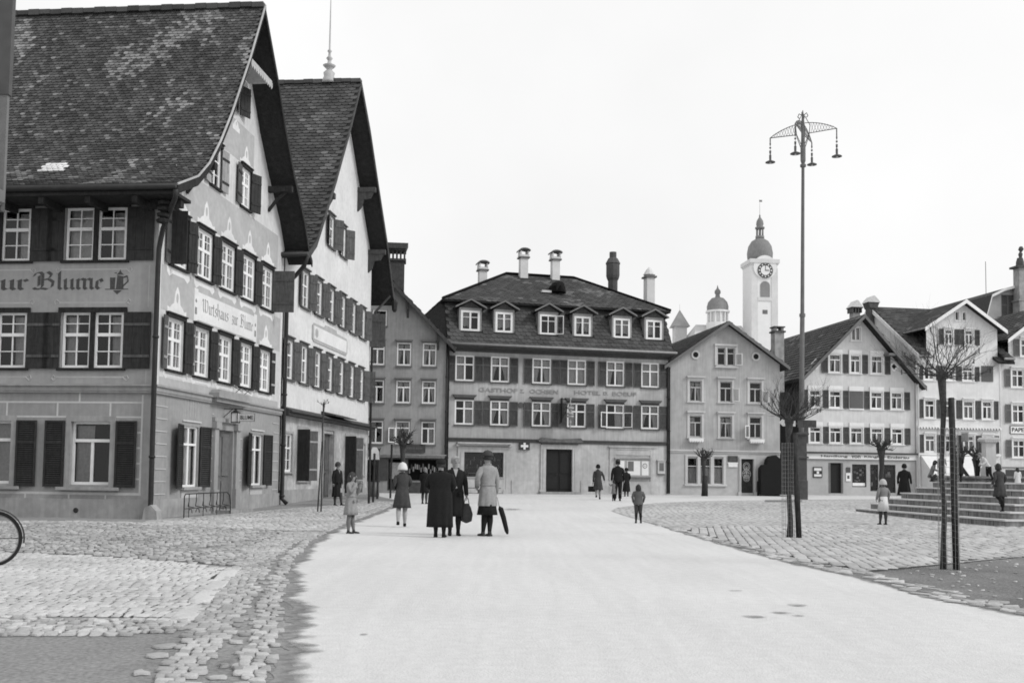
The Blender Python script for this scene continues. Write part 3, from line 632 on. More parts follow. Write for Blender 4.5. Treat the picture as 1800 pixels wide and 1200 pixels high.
for a, c, m_, an in ((3.2, 3.95, LSHUT, 5), (5.62, 6.42, MSHUT, 25)):
    z0, z1 = 9.68, 10.95; dark_case(AG, a, c, z0, z1, A); window(AG, a, c, z0, z1, A, INN2 if a > 5 else NARROW, y=.03, curtain=None, sill=0)
    shutter(AG, a-.03, .42, z0, z1, A, m_, -1, 6, battens=DSHUT); shutter(AG, c+.03, .44, z0, z1, A, m_ if a < 5 else DSHUT, 1, an, battens=DSHUT)
for s, hx in ((-1, 5.28), (1, 5.32)): shutter(AG, hx, .46, 12.5, 13.45, A, DSHUT, s, 20)
# ground floor of the gable
b = MB(AG.M)
for z in [.62+i*.33 for i in range(8)]:
    for x0, x1 in ((.12, .85), (3.0+.85, 4.0), (6.2-.1, 6.35), (9.2, 9.85)):
        if z < 3.3: b.box(x0+(.1 if int(z*3) % 2 else 0), x1, -.02, -.0005, z, z+.022)
for xx in [2.0+i*.17 for i in range(6)]+[7.2+i*.18 for i in range(6)]: b.box(xx, xx+.012, -.006, -.0005, 2.75, 3.25)
b.box(1.8, 3.05, -.04, -.0005, 2.62, 2.66); b.box(7.1, 8.35, -.04, -.0005, 2.6, 2.64)
b.build('painted_joints', LINE, A)
for a, c, z0, z1 in (gg[0], gg[2]):
    window(AG, a, c, z0, z1, A, dict(fw=.05, vb=[(.5, .08, 0, 1)], hb=[(.7, .06, 0, 1)]), y=.06, curtain='blind', sill=0); b = MB(AG.M); b.box(a-.05, c+.05, -.13, .05, z0-.08, z0); b.build('window_sill', STONE, A)
    b = MB(AG.M); b.box(a, c, -.03, -.001, 0, z0-.09); b.build('sill_panel', mat('pale sandstone panel', .46, .9, .06, 6), A)
    shutter(AG, a-.04, .74, z0-.02, z1+.02, A, DSHUT, -1, 14, 'louver'); shutter(AG, c+.04, .56, z0-.02, z1+.02, A, DSHUT, 1, 10, 'louver')
b = MB(AG.M)
for x in (3.95, 5.68): b.box(x, x+.3, -.09, -.001, 0, 2.52); b.box(x-.04, x+.34, -.13, -.001, 0, .7); b.box(x-.05, x+.35, -.15, -.001, 2.52, 2.72)
b.box(3.9, 6.05, -.1, -.001, 2.73, 2.85); b.build('door_surround', RUST, A)
b = MB(AG.M); b.box(3.7, 6.2, -.22, -.001, 3.3, 3.42); b.box(3.6, 6.3, -.32, -.001, 3.421, 3.56); b.prism([(3.6, 3.561), (6.3, 3.561), (6.1, 3.66), (3.8, 3.66)], -.3, -.001); b.build('door_canopy', RUST, A)
b = MB(AG.M); b.box(4.28, 5.6, .12, .17, .02, 2.5)
for k in range(2):
    x = 4.34+k*.64; b.box(x, x+.56, .09, .1195, .15, .95); b.box(x, x+.56, .09, .1195, 1.1, 2.3)
o = b.build('door', mat('grey door paint', .14, .7, .15, 8, wood=.2), A); q = MB(AG.M); q.tube([(4.95, .06, 1.1), (4.95, .03, 1.1), (5.05, .03, 1.1)], .015, 6); q.build('handle', IRON, o)
b = MB(AG.M); b.box(4.0, 5.9, -.6, -.001, -.05, .1); b.build('doorstep', STONE, A)
beam(AG, -.06, 10, 3.3, 3.42, A, RUST, 'cornice', -.09, -.001, .05)
beam(AG, -.05, 3.9, -.1, .5, A, PLINTH, 'plinth', -.05, -.0015); beam(AG, 6.05, 10, -.1, .5, A, PLINTH, 'plinth', -.05, -.0015)
# soffit, eaves, roof with lichen-spotted tiles
roof_slab(AG, APROF, -.86, -XL*1.0+.6, .14, A, DWOOD, 'roof')
P, LL = slope_fn(AG, APROF[:7], -.87); k0 = LL
def lich(a, b_):
    n = noise.noise(Vector((a*.55, b_*.5, 1.7)))+.45*noise.noise(Vector((a*2.2, b_*2.2, 5)))
    t = random.uniform(.6, 1.5)
    band = 1.25 if b_ < 1.2 else 1.
    if n > .15 and random.random() < min(.7, (n-.15)*2.6): t = random.uniform(1.8, 3.9)
    elif random.random() < .07: t = random.uniform(1.5, 3.2)
    if 4.05 < a < 4.75 and 1.95 < b_ < 2.5: t = 10.5
    return t*band
b = MB(); tiles(b, P, 12.4, LL, .16, .125, tint=lich, th=.03); b.build('roof_tiles', TILE, A)
Pr, Lr = slope_fn(AG, APROF[6:][::-1], -.87); b = MB(); tiles(b, Pr, 12.4, Lr, .38, .33); b.build('roof_tiles', TILE, A)
b = MB(AG.M)
for k in range(34): b.box(4.8, 5.1, -.87+k*.37, -.87+k*.37+.36, 15.74+.02*(k % 2), 15.9+.012*(k % 3), tint=random.uniform(.8, 1.3))
b.build('ridge_tiles', TILE, A)
bargeboard(AG, APROF, -.9, .22, .04, A, DWOOD); b = MB(AG.M)
for (x0, z0), (x1, z1) in zip(APROF[:6], APROF[1:7]): b.tube([(x0, -.9, z0+.04), (x1, -.9, z1+.04)], .03, 5)
b.build('verge_mortar', mat('pale verge mortar', .4), A)

b = MB(AG.M)                                              # little boarded hood with a scalloped edge under the peak
b.box(4.05, 5.95, -.82, -.06, 13.72, 13.8); 
for k in range(11): x = 4.05+k*.174; b.prism([(x, 13.72), (x+.165, 13.72), (x+.165, 13.6), (x+.082, 13.5), (x, 13.6)], -.84, -.821)
b.build('scalloped_hood', mat('pale carved board', .4, .8, .2, 10), A)
for x, z in ((1.6, 9.7), (8.2, 10.9)):
    b = MB(AG.M); b.box(x-.09, x+.09, -.84, 0, z-.1, z+.1); b.prism([(x-.07, 0), (x+.07, 0), (x+.07, -.5), (x-.07, -.5)], 0, 1) if 0 else None
    b.tube([(x, 0, z-.75), (x, -.3, z-.35), (x, -.6, z-.1)], .06, 6); b.build('roof_bracket', DWOOD, A)
b = MB(AF.M); b.box(XL, .86, -1.0, -.02, 8.2, 8.28); b.box(XL, .86, -.98, -.9, 8.28, 8.5); b.build('eaves_soffit', DWOOD, A)
for k in range(9): bb = MB(AF.M); bb.box(-.3-k*1.25, -.16-k*1.25, -.95, -.001, 8.02, 8.195); bb.build('rafter_end', DWOOD, A)
b = MB(AF.M); b.tube([(XL, -1.06, 8.38), (.9, -1.06, 8.38)], .08, 8); b.build('gutter', PIPE, A, smooth=True)
b = MB(AF.M)                                              # carved roof-beam ends at the corner
for k in range(5): b.lathe([(.05, 0), (.15, .03), (.17, .09), (.1, .14)], (.35+.02*k, -.55-.02*k, 7.55+k*.15), 8)
b.box(-.02, .8, -.5, -.3, 8.0, 8.19); b.build('carved_bracket', DWOOD, A)
g0 = AF.M
W_ = lambda x, y, z: tuple(g0 @ Vector((x, y, z)))
downpipe([W_(.9, -1.04, 8.3), W_(.85, -.95, 8.1), W_(.5, -.5, 7.85), W_(.2, -.2, 7.5), W_(.08, -.12, 7.0), W_(.07, -.12, 6.5), W_(.07, -.12, 3.4), W_(.1, -.15, .5), W_(.1, -.16, .18), W_(.3, -.3, .1)], A, .065)
b = MB(AF.M); b.prism([(.0, -.05), (.42, -.05), (.38, .22), (.22, .38), (.06, .3)], -.42, -.1); b.build('corner_guard_stone', STONE, A)
# perpendicular lantern and small name board over the door
b = MB(AF.M @ Matrix.Translation((0, 4.75, 0))); b.tube([(.02, 0, 3.15), (.62, 0, 3.15)], .015, 6); b.tube([(.02, 0, 2.9), (.3, 0, 3.15)], .012, 6)
b.box(.28, .50, -.11, .11, 2.72, 2.75); b.box(.28, .50, -.11, .11, 3.02, 3.05)
for x in (.285, .475): [b.box(x, x+.02, yy, yy+.02, 2.75, 3.02) for yy in (-.11, .09)]
b.lathe([(.12, 0), (.03, .08), (.02, .12)], (.39, 0, 3.05), 4, rot=.785); o = b.build('wall_lantern', IRON, A)
q = MB(AF.M @ Matrix.Translation((0, 4.75, 0))); q.box(.305, .475, -.09, .09, 2.751, 3.019); q.build('lamp_glass', mat('milk glass', .7, .3, 0, 5, 0), o)
b = MB(AF.M @ Matrix.Translation((0, 4.75, 0))); b.box(.52, .98, -.02, .02, 2.78, 3.0); b.box(.51, .99, -.015, .015, 2.77, 3.01, 1); o = b.build('hanging_name_board', [mat('board white', .6), IRON], A)
lettering('BLUME', AF.M @ Matrix.Translation((0, 4.75, 0)), .55, .95, 2.83, 2.95, -.0205, IRON, o, bold=.01, th=.004)
for k in (0, 1):
    b = MB(AG.M); x = 5.5+k*.75; b.tube([(x, -.02, 3.9), (x, -.3, 3.72), (x, -.3, 3.9), (x, -.02, 3.65)], .012, 5); b.build('iron_hook', IRON, A)

# ================================================================== second gabled house
WB = mat('whitewashed render', .62, .9, .08, 5, .08, .8, streak=.08, bump=.15)
GB = mat('rough old render', .4, .95, .2, 4, .32, .9, streak=.18, bump=.5)
pB = AG.M @ Vector((10.12, 0, 0)); B = thing('tall_gabled_house', 'tall whitewashed gabled house beside the painted inn, pale spire on its ridge', 'house', pB, R(84))
BPROF = [(9.75, 9.0), (10.29, 9.3), (11.0, 9.8), (12.3, 11.45), (13.37, 12.87), (15.29, 15.59), (16.86, 18.06), (18.62, 16.48), (20.43, 14.42), (22.36, 12.3), (23.8, 10.24), (24.3, 9.7)]
bu = [12.5+1.77*k for k in range(6)]; bl = [10.78+1.745*k for k in range(7)]
bh = [(x-.42, x+.42, 7.52, 8.9) for x in bu]+[(x-.42, x+.42, 4.62, 6.05) for x in bl]+[(15.45, 16.2, 10.6, 11.9), (17.3, 18.05, 10.6, 11.95)]
wall(AG, 10.12, 22.9, 3.5, top_of(BPROF, -.12), bh, WB, B, 'gable_wall', y=.0, bps=[p[0] for p in BPROF])
bg_ = [(10.55, 11.42, 1.25, 2.65), (12.15, 13.2, .92, 2.85), (15.4, 16.85, .1, 2.85), (18.9, 20.4, .35, 2.85), (21.5, 22.3, 1.15, 2.6)]
wall(AG, 10.12, 22.9, -.05, 3.5, bg_, GB, B, 'ground_floor_wall')
def case_b(a, c, z0, z1):
    b = MB(AG.M); b.box(a-.09, a, -.04, -.001, z0, z1+.1); b.box(c, c+.09, -.04, -.001, z0, z1+.1); b.box(a, c, -.04, -.001, z1, z1+.1); b.box(a-.13, c+.13, -.1, -.001, z0-.07, z0-.001); b.box(a-.13, c+.13, -.09, -.001, z1+.101, z1+.15)
    b.build('window_casing', MSHUT, B)
for x in bu:
    case_b(x-.42, x+.42, 7.52, 8.9); window(AG, x-.42, x+.42, 7.52, 8.9, B, NARROW, y=.04, sill=0, curtain='full')
    for s in (-1, 1): shutter(AG, x+s*.52, .34, 7.5, 8.9, B, MSHUT, s, 14 if s < 0 else 40)
for x in bl:
    case_b(x-.42, x+.42, 4.62, 6.05); window(AG, x-.42, x+.42, 4.62, 6.05, B, NARROW, y=.04, sill=0, curtain='full')
    for s in (-1, 1): shutter(AG, x+s*.52, .33, 4.6, 6.05, B, MSHUT, s, 14 if s < 0 else 38)
for a, c in ((15.45, 16.2), (17.3, 18.05)):
    case_b(a, c, 10.6, 11.9); window(AG, a, c, 10.6, 11.9, B, NARROW, y=.04, sill=0, curtain=None)
    for s, hx in ((-1, a-.09), (1, c+.09)): shutter(AG, hx, .42, 10.6, 11.9, B, MSHUT, s, 20 if s < 0 else 45)
shutter(AG, 22.75, .75, 7.3, 8.9, B, MSHUT, 1, 88); shutter(AG, 22.75, .3, 4.6, 6.1, B, MSHUT, 1, 80)
b = MB(AG.M)
ov = [(13.5+.25*math.cos(t), 0) for t in (0,)]
P_ = [(13.7, 6.38), (18.5, 6.38), (18.7, 6.5), (18.7, 7.0), (18.5, 7.12), (17.0, 7.14), (16.9, 7.26), (15.3, 7.26), (15.2, 7.14), (13.7, 7.12), (13.5, 7.0), (13.5, 6.5)]
b.prism(P_, -.03, -.001); o = b.build('name_panel', mat('faded ornament', .38), B); b = MB(AG.M); b.box(13.68, 18.52, -.04, -.0301, 6.5, 7.02); b.build('panel_face', ORN, o)
b = MB(AG.M); b.lathe([(.001, 0), (.2, .1), (.2, .3), (.001, .4)], (14.05, -.0405, 6.56), 10, sy=.02)
b.build('painted_flower', mat('faded ornament', .38), o)
b = MB(AG.M); nib_text(b, 'zur', 15.3, 15.9, 6.64, .2, -.042); nib_text(b, 'Blume', 16.1, 17.9, 6.64, .2, -.042); b = None
b = MB(AG.M); b.prism([(-.02, 3.4), (-.4, 3.4), (-.4, 3.45), (-.02, 3.6)], 10.14, 23.15, axis='x'); b.box(10.14, 23.1, -.3, -.03, 3.28, 3.395); b.build('pent_roof', MWOOD, B)
b = MB(AG.M); b.prism([(-.02, 3.6), (-.62, 3.52), (-.62, 3.56), (-.02, 3.72)], 15.0, 18.3, axis='x'); b.build('door_canopy', MWOOD, B)
for i, (a, c, z0, z1) in enumerate(bg_):
    if i in (0, 4): window(AG, a, c, z0, z1, B, NARROW, y=.05, curtain='drape', surround=.08, sm=PLINTH)
    elif i in (1, 3):
        window(AG, a, c, z0, z1, B, dict(fw=.09, vb=[(.5, .05, 0, .7)], hb=[(.7, .05, 0, 1)]), y=.16, curtain=None, surround=.14, sm=PLINTH, fm=MSHUT)
        for s, hx in ((-1, a-.16), (1, c+.16)): shutter(AG, hx, .5, z0, z1, B, DSHUT if s < 0 else MSHUT, s, 80 if s < 0 else 25, battens=LSHUT)
b = MB(AG.M); b.box(15.4, 16.85, .17, .22, .1, 2.85); b.box(15.5, 16.05, .14, .169, .3, 1.2); b.box(16.2, 16.75, .14, .169, .3, 1.2); b.box(15.5, 16.05, .14, .169, 1.35, 2.6); b.box(16.2, 16.75, .14, .169, 1.35, 2.6)
o = b.build('door', mat('worn door paint', .09, .7, .2, 6, wood=.3), B); q = MB(AG.M); q.tube([(16.1, .12, 1.2), (16.1, .07, 1.2), (16.22, .07, 1.2)], .015, 6); q.build('handle', IRON, o)
b = MB(AG.M)
for x in (15.15, 16.86): b.box(x, x+.24, -.05, -.001, 0, 2.98)
b.box(15.15, 17.1, -.06, -.001, 2.985, 3.15); b.build('door_surround', STONE, B)
b = MB(AG.M); b.box(13.75, 14.15, -.03, -.001, 2.2, 2.65); b.build('notice_board', MWOOD, B)
beam(AG, 10.12, 15.1, -.1, .6, B, PLINTH, 'plinth', -.04, -.0015); beam(AG, 17.15, 22.9, -.1, .55, B, PLINTH, 'plinth', -.04, -.0015)
roof_slab(AG, BPROF, -.86, 11, .14, B, DWOOD, 'roof'); P, LL = slope_fn(AG, BPROF[:7], -.87)
def lichB(a, b_):
    x = a; n = noise.noise(Vector((a*.8, b_*.5, 9)))
    t = random.uniform(.75, 1.35)
    if 3.05 < a < 3.55 and (b_ > 6.2) and b_ < 9.4: t = 3.6*random.uniform(.9, 1.1)
    if 1.5 < a < 2.0 and 2.0 < b_ < 5.8: t = 2.2
    if n > .25 and random.random() < .5: t *= 1.7
    return t
b = MB(); tiles(b, P, 11.8, LL, .3, .2, tint=lichB, th=.04); b.build('roof_tiles', TILE, B)
Pr, Lr = slope_fn(AG, BPROF[6:][::-1], -.87); b = MB(); tiles(b, Pr, 11.8, Lr, .6, .45); b.build('roof_tiles', TILE, B)
b = MB(AG.M)
for k in range(28): b.box(16.7, 17.02, -.87+k*.42, -.87+k*.42+.41, 17.98+.02*(k % 2), 18.14+.012*(k % 3), tint=random.uniform(.9, 1.6))
b.build('ridge_tiles', TILE, B)
bargeboard(AG, BPROF, -.9, .26, .04, B, MWOOD)
for x, z in ((13.4, 12.1), (20.0, 14.2), (22.2, 11.8)):
    b = MB(AG.M); b.box(x-.1, x+.1, -.84, 0, z-.12, z+.1); b.prism([(-.02, z-1.0), (-.02, z-.12), (-.75, z-.12), (-.6, z-.4), (-.3, z-.45), (-.2, z-.8)], x-.07, x+.07, axis='x'); b.build('roof_bracket', MWOOD, B)
b = MB(AG.M); b.tube([(9.7, -.95, 8.98), (9.7, 4, 8.98)], .09, 8); b.build('gutter', PIPE, B, smooth=True)
sw_ = 0; ridge = Vector(ray(579, 148)); o_ = AG.M @ Vector((16.86, 0, 18.0)); dd = AG.n; 
tt = 2.2
for w_try in [i*.05 for i in range(120)]:
    q = AG.M @ Vector((16.86, w_try, 18.0)); 
    px = CX+F_*((q.x*math.cos(ROLL)+((-q.y*math.sin(PITCH)+(q.z-EYE)*math.cos(PITCH)))*math.sin(ROLL))/(q.y*math.cos(PITCH)+(q.z-EYE)*math.sin(PITCH)))
    if px < 580: tt = w_try; break
q = AG.M @ Vector((16.86, tt, 18.0)); b = MB(Matrix.Translation(q)); b.lathe([(.3, 0), (.3, .12), (.22, .3), (.25, .45), (.1, .6), (.2, .7), (.28, .78), (.1, .86), (.07, 1.0), (.14, 1.1), (.06, 1.2), (.05, 1.35), (.1, 1.42), (.04, 1.5), (.035, 2.1), (.02, 3.6), (.008, 5.2)], n=12)
b.build('ridge_spire', mat('pale zinc', .42, .5, .1, 6), B, smooth=True)
W_ = lambda x, y, z: tuple(AG.M @ Vector((x, y, z)))
downpipe([W_(9.75, -.95, 8.95), W_(9.85, -.8, 8.6), W_(10.05, -.3, 8.15), W_(10.06, -.12, 7.6), W_(10.06, -.12, .3), W_(10.1, -.3, .12)], B, .075)
downpipe([W_(23.5, -.8, 9.9), W_(22.95, -.2, 9.0), W_(22.9, -.1, 8.4), W_(22.9, -.1, .4)], B, .06)
b = MB(AG.M); b.tube([(24.2, -.93, 9.75), (24.2, 3, 9.75)], .09, 8); b.lathe([(.05, -.5), (.13, -.4), (.16, 0), (.1, .1)], (24.1, -.9, 9.7), 8); b.build('gutter', PIPE, B)
b = MB(AG.M); b.add([(22.9, 0, 0), (22.9, 11, 0), (22.9, 11, 11), (22.9, 0, 11)], [(0, 1, 2, 3)]); b.add([(10.12, 11, 0), (22.9, 11, 0), (22.9, 11, 11), (16.86, 11, 18), (10.12, 11, 9)], [(4, 3, 2, 1, 0)]); b.build('rear_wall', WB, B)

# ================================================================== narrow grey house left of the hotel
WC = mat('warm grey render', .29, .9, .08, 4, .14, .6, streak=.12, bump=.1)
TRIMC = mat('darker stone trim', .15, .9, .1, 6)
FC = Fr(-7.5, 53, 6); Cb = thing('narrow_gabled_house', 'narrow grey gabled house with a slotted chimney, left of the hotel', 'house', FC.o, R(6))
CPROF = [(-4.6, 7.75), (-4.1, 8.15), (0.05, 12.35), (4.1, 8.2), (4.5, 7.8)]
cw = [(a, c, z0, z1) for a, c in ((-3.4, -2.6), (-1.7, -.9), (.05, .86), (1.44, 2.24), (2.78, 3.55)) for z0, z1 in ((6.84, 8.06), (4.88, 6.07), (2.76, 3.95))]
cg = [(-2.6, -1.4, .7, 2.0), (-.6, .55, .8, 2.05), (1.1, 1.95, .35, 2.05), (2.1, 3.9, .85, 2.05)]
wall(FC, -4.1, 4.1, .1, top_of(CPROF, -.1), cw+cg+[(.15, .95, 8.9, 9.75)], WC, Cb, 'front_wall', bps=[-4.1, .05])
for i, (a, c, z0, z1) in enumerate(cw): window(FC, a+.02, c-.02, z0, z1, Cb, TGRID, y=.04, hood=(.08, .13), sm=TRIMC, sill=.07, curtain='halfr' if i == 14 else 'drape')
window(FC, .17, .93, 8.9, 9.75, Cb, TGRID, y=.04, sm=TRIMC)
open_sash(FC, 1.46, .4, 2.83, 3.6, Cb, -1, 25)
body_box(FC, -4.1, 4.1, 0, 12, .1, 8.2, WC, Cb)
roof_slab(FC, CPROF, -.45, 12, .14, Cb); bargeboard(FC, CPROF, -.49, .24, .04, Cb, MWOOD)
Pr, Lr = slope_fn(FC, CPROF[2:][::-1], -.45); b = MB(); tiles(b, Pr, 12, Lr, .4, .33, th=.045); b.build('roof_tiles', TILE, Cb)
for x, z in ((2.0, 10.2), (3.6, 8.55)):
    b = MB(FC.M); b.box(x-.07, x+.07, -.44, 0, z-.1, z+.08); b.prism([(-.01, z-.85), (-.01, z-.1), (-.4, z-.1), (-.3, z-.4), (-.14, z-.5)], x-.06, x+.06, axis='x'); b.build('roof_bracket', MWOOD, Cb)
b = MB(FC.M); x, y0 = 1.35, 1.6; b.box(x-.42, x+.42, y0-.4, y0+.4, 10, 12.6)
b.box(x-.5, x+.5, y0-.48, y0+.48, 12.6, 12.72)
for i in range(5):
    for yy in (y0-.42, y0+.32): xx = x-.46+i*.205; b.box(xx, xx+.1, yy, yy+.1, 12.72, 13.15)
b.box(x-.5, x+.5, y0-.48, y0+.48, 13.15, 13.25); b.prism([(x-.48, 13.251), (x+.48, 13.251), (x+.6, 13.55), (x-.6, 13.55)], y0-.58, y0+.58); b.build('chimney', MWOOD, Cb)
SHOPD = mat('dark shopfront paint', .06, .7, .2, 6)
beam(FC, -4.1, 4.1, 2.1, 2.18, Cb, STONE, 'cornice', -.12, -.001, .08)
b = MB(FC.M)
for x0, x1 in ((-4.1, -2.6), (-1.4, -.6), (.55, 1.1), (1.95, 2.1), (3.9, 4.1)): b.box(x0+.002, x1-.002, -.04, -.001, .85, 2.05)
b.box(2.12, 3.88, -.04, -.001, .24, .8); b.build('shopfront', [SHOPD], Cb)
b = MB(FC.M)
for a, c, z0, z1 in cg: 
    b.box(a, a+.06, .02, .08, z0, z1); b.box(c-.06, c, .02, .08, z0, z1); b.box(a+.06, c-.06, .02, .08, z1-.08, z1); b.box(a+.06, c-.06, .02, .08, z0, z0+.06)
b.build('shop_window', MWOOD, Cb)
b = MB(FC.M); b.box(1.22, 1.8, .085, .09, .95, 1.8); b.build('door_poster', mat('grey poster', .26, .9, .25, 12), Cb)
b = MB(FC.M)
for k in range(16): x = 2.2+k*.1; z = 1.2+.35*random.random(); b.box(x, x+.07, .2, .25, z, z+.25, tint=random.uniform(.2, 1.4))
b.build('shop_goods', mat('shop goods', .25, .9, .3, 20, tint=True), Cb)
b = MB(FC.M); b.box(1.95, 3.03, -.09, -.001, 2.34, 2.76); o = b.build('shop_sign', SHOPD, Cb)
b = MB(FC.M)
for k in range(9): b.box(2.1+k*.09, 2.145+k*.09+.02*(k % 2), -.094, -.0905, 2.5, 2.6)
b.build('worn_lettering', mat('dim gilt letter', .11), o)
downpipe([tuple(FC.M @ Vector((4.08, -.08, z))) for z in (8.1, .3)], Cb, .05)

# ================================================================== hotel with mansard roof (centre)
WD = mat('hotel render', .38, .9, .08, 3, .17, .45, streak=.15, bump=.12)
WDL = mat('hotel base stone', .44, .9, .1, 4, .16, .7, streak=.1, bump=.15)
HUNT = mat('dark hood mould', .085, .9, .15, 6)
da = at(783, 866, 54.3); FD = Fr(da.x, da.y, 14.2); D_ = thing('hotel_building', 'wide grey hotel with dark mansard roof and six dormers, closing the square', 'hotel', FD.o, R(14.2))
du = [(.43, 1.45), (2.37, 3.39), (4.69, 5.74), (6.69, 7.75), (8.94, 9.98), (11.0, 12.05)]
dh = [(a, c, z0, z1) for a, c in du for z0, z1 in ((6.2, 7.58), (3.87, 5.2))]
dg_ = [(.97, 3.12, 1.08, 2.42), (5.5, 7.0, .35, 2.66)]
wall(FD, 0, 12.6, 3.08, 8.0, dh, WD, D_, 'front_wall'); wall(FD, 0, 12.6, .1, 3.08, dg_, WDL, D_, 'ground_floor_wall')
body_box(FD, 0, 12.6, 0, 10, .1, 8.0, WD, D_)
k = 0
for a, c in du:
    for z0, z1 in ((6.2, 7.58), (3.87, 5.2)):
        hd = (.16, .26) if z0 < 5 else None
        op = (a > 8 and a < 9.5 and z0 < 5)
        if op:
            window(FD, a, c, z0, z1, D_, dict(fw=.075, vb=[(.5, .06, .64, 1)], hb=[(.645, .07, 0, 1)]), y=.0, curtain='halfr', hood=hd, sm=HUNT, sill=.07)
            open_sash(FD, a+.02, .5, z0+.05, z0+.88, D_, -1, 32, y=-.01); open_sash(FD, c-.02, .5, z0+.05, z0+.88, D_, 1, 35, y=-.01)
        else: window(FD, a, c, z0, z1, D_, CROSS, y=.0, hood=hd, sm=HUNT, sill=.07, curtain=('halfr' if (a < 1 and z0 < 5) else 'drape'))
        for s, hx in ((-1, a-.02), (1, c+.02)):
            wd = .45 if not ((a > 2 and a < 3 and s > 0) or (a > 4 and a < 5 and s < 0) or (a > 6 and a < 7 and s > 0) or (a > 8 and a < 9 and s < 0)) else .47
            if a < 1 and s < 0: wd = .38 if z0 > 5 else 0
            if a > 10.5 and s > 0: wd = .5
            if 4.5 < a < 6 and s > 0: wd = .44
            if wd: shutter(FD, hx, wd, z0-.02, z1-.04, D_, MSHUT, s, random.uniform(0, 5), 'louver')
beam(FD, 0, 12.6, 3.02, 3.12, D_, HUNT, 'cornice', -.07, -.001, .05)
beam(FD, 0, .8, .1, .85, D_, WDL, 'plinth', -.04, -.001); beam(FD, 3.6, 5.1, .1, .95, D_, WDL, 'plinth', -.04, -.001); beam(FD, 7.5, 12.6, .1, .95, D_, WDL, 'plinth', -.04, -.001)
for txt, x0, x1, z0, z1 in (('GASTHOF', 1.72, 3.85, 5.66, 5.88), ('Z.', 4.0, 4.25, 5.68, 5.86), ('OCHSEN', 4.55, 6.15, 5.66, 5.88), ('HOTEL', 7.1, 8.6, 5.68, 5.9), ('D.', 8.78, 9.05, 5.7, 5.88), ('BOEUF', 9.3, 10.7, 5.68, 5.9)):
    lettering(txt, FD.M, x0, x1, z0, z1, -.001, mat('faded raised letter', .26), D_, bold=.01, th=.03)
beam(FD, 0, 12.6, 7.78, 7.85, D_, HUNT, 'frieze', -.03, -.001)
# mansard
M0 = (-.6, 8.12); M1 = (.85, 10.72)
b = MB(FD.M); b.prism([(-.02, 7.86), (-.62, 7.98), (-.66, 8.12), (-.02, 8.2)], -.1, 12.75, axis='x'); b.build('eaves_box', MWOOD, D_)
b = MB(FD.M); b.tube([(-.2, -.7, 8.12), (12.85, -.7, 8.12)], .06, 8); b.build('gutter', mat('pale gutter zinc', .3, .5), D_, smooth=True)
b = MB(FD.M)
lowf = [(-.15, -.6, 8.14), (12.75, -.6, 8.14), (12.6, .85, 10.72), (.0, .85, 10.72)]
b.add(lowf+[(-.15, 10, 8.14), (12.75, 10, 8.14), (12.6, 9, 10.72), (0, 9, 10.72)], [(0, 1, 2, 3), (1, 5, 6, 2), (5, 4, 7, 6), (4, 0, 3, 7)])
upv = [(-.25, .35, 10.62), (12.9, .35, 10.62), (12.9, 9.6, 10.62), (-.25, 9.6, 10.62), (4.4, 5, 13.12), (8.56, 5, 13.12)]
b.add([(x, y, z-.1) for x, y, z in upv[:4]]+upv, [(3, 2, 1, 0), (0, 1, 5, 4), (1, 2, 6, 5), (2, 3, 7, 6), (3, 0, 4, 7), (4, 5, 9, 8), (5, 6, 9), (6, 7, 8, 9), (7, 4, 8)]); b.build('roof', TILEB, D_)
W_ = lambda x, y, z: FD.M @ Vector((x, y, z))
dor = [(.55, 1.78), (2.45, 3.6), (4.93, 6.08), (6.9, 8.05), (9.18, 10.35), (11.1, 12.25)]
b = MB(); Pm, La, Lb = plane_fn(W_(-.1, -.6, 8.14), W_(12.7, -.6, 8.14), W_(-.1, .85, 10.72))
tiles(b, Pm, La, Lb, .3, .24, inside=lambda a, b_: not any(d0+.02 < a-.1 < d1-.02 and .8 < b_ < 2.5 for d0, d1 in dor), th=.035); b.build('roof_tiles', TILE, D_)
b = MB(); Pm, La, Lb = plane_fn(W_(-.25, .35, 10.62), W_(12.9, .35, 10.62), W_(-.25, 5, 13.12)); 
def hipin(a, b_): t = b_/Lb; return a > t*4.65 and a < 13.15-t*4.34
def moss(a, b_): n = noise.noise(Vector((a*.6, b_*.6, 4))); return random.uniform(.8, 1.25)*(2.0 if n > .2 and random.random() < .5 else 1)
tiles(b, Pm, La, Lb, .3, .24, inside=hipin, tint=moss, th=.035); b.build('roof_tiles', TILE, D_)
b = MB(); Pm, La, Lb = plane_fn(W_(12.9, .35, 10.62), W_(12.9, 9.6, 10.62), W_(8.56, .35, 13.12)); tiles(b, Pm, La, Lb, .3, .24, inside=lambda a, b_: a > b_/Lb*4.65 and a < 9.25-b_/Lb*4.6); b.build('roof_tiles', TILE, D_)
b = MB(); Pm, La, Lb = plane_fn(W_(-.25, 9.6, 10.62), W_(-.25, .35, 10.62), W_(4.4, 9.6, 13.12)); tiles(b, Pm, La, Lb, .3, .24, inside=lambda a, b_: a > b_/Lb*4.6 and a < 9.25-b_/Lb*4.65); b.build('roof_tiles', TILE, D_)
b = MB(FD.M); b.tube([(-.25, .35, 10.66), (4.4, 5, 13.16), (8.56, 5, 13.16), (12.9, .35, 10.66)], .09, 6); b.build('ridge_tiles', TILE, D_)
DCH = mat('dormer cheek', .24, .8, .12, 6)
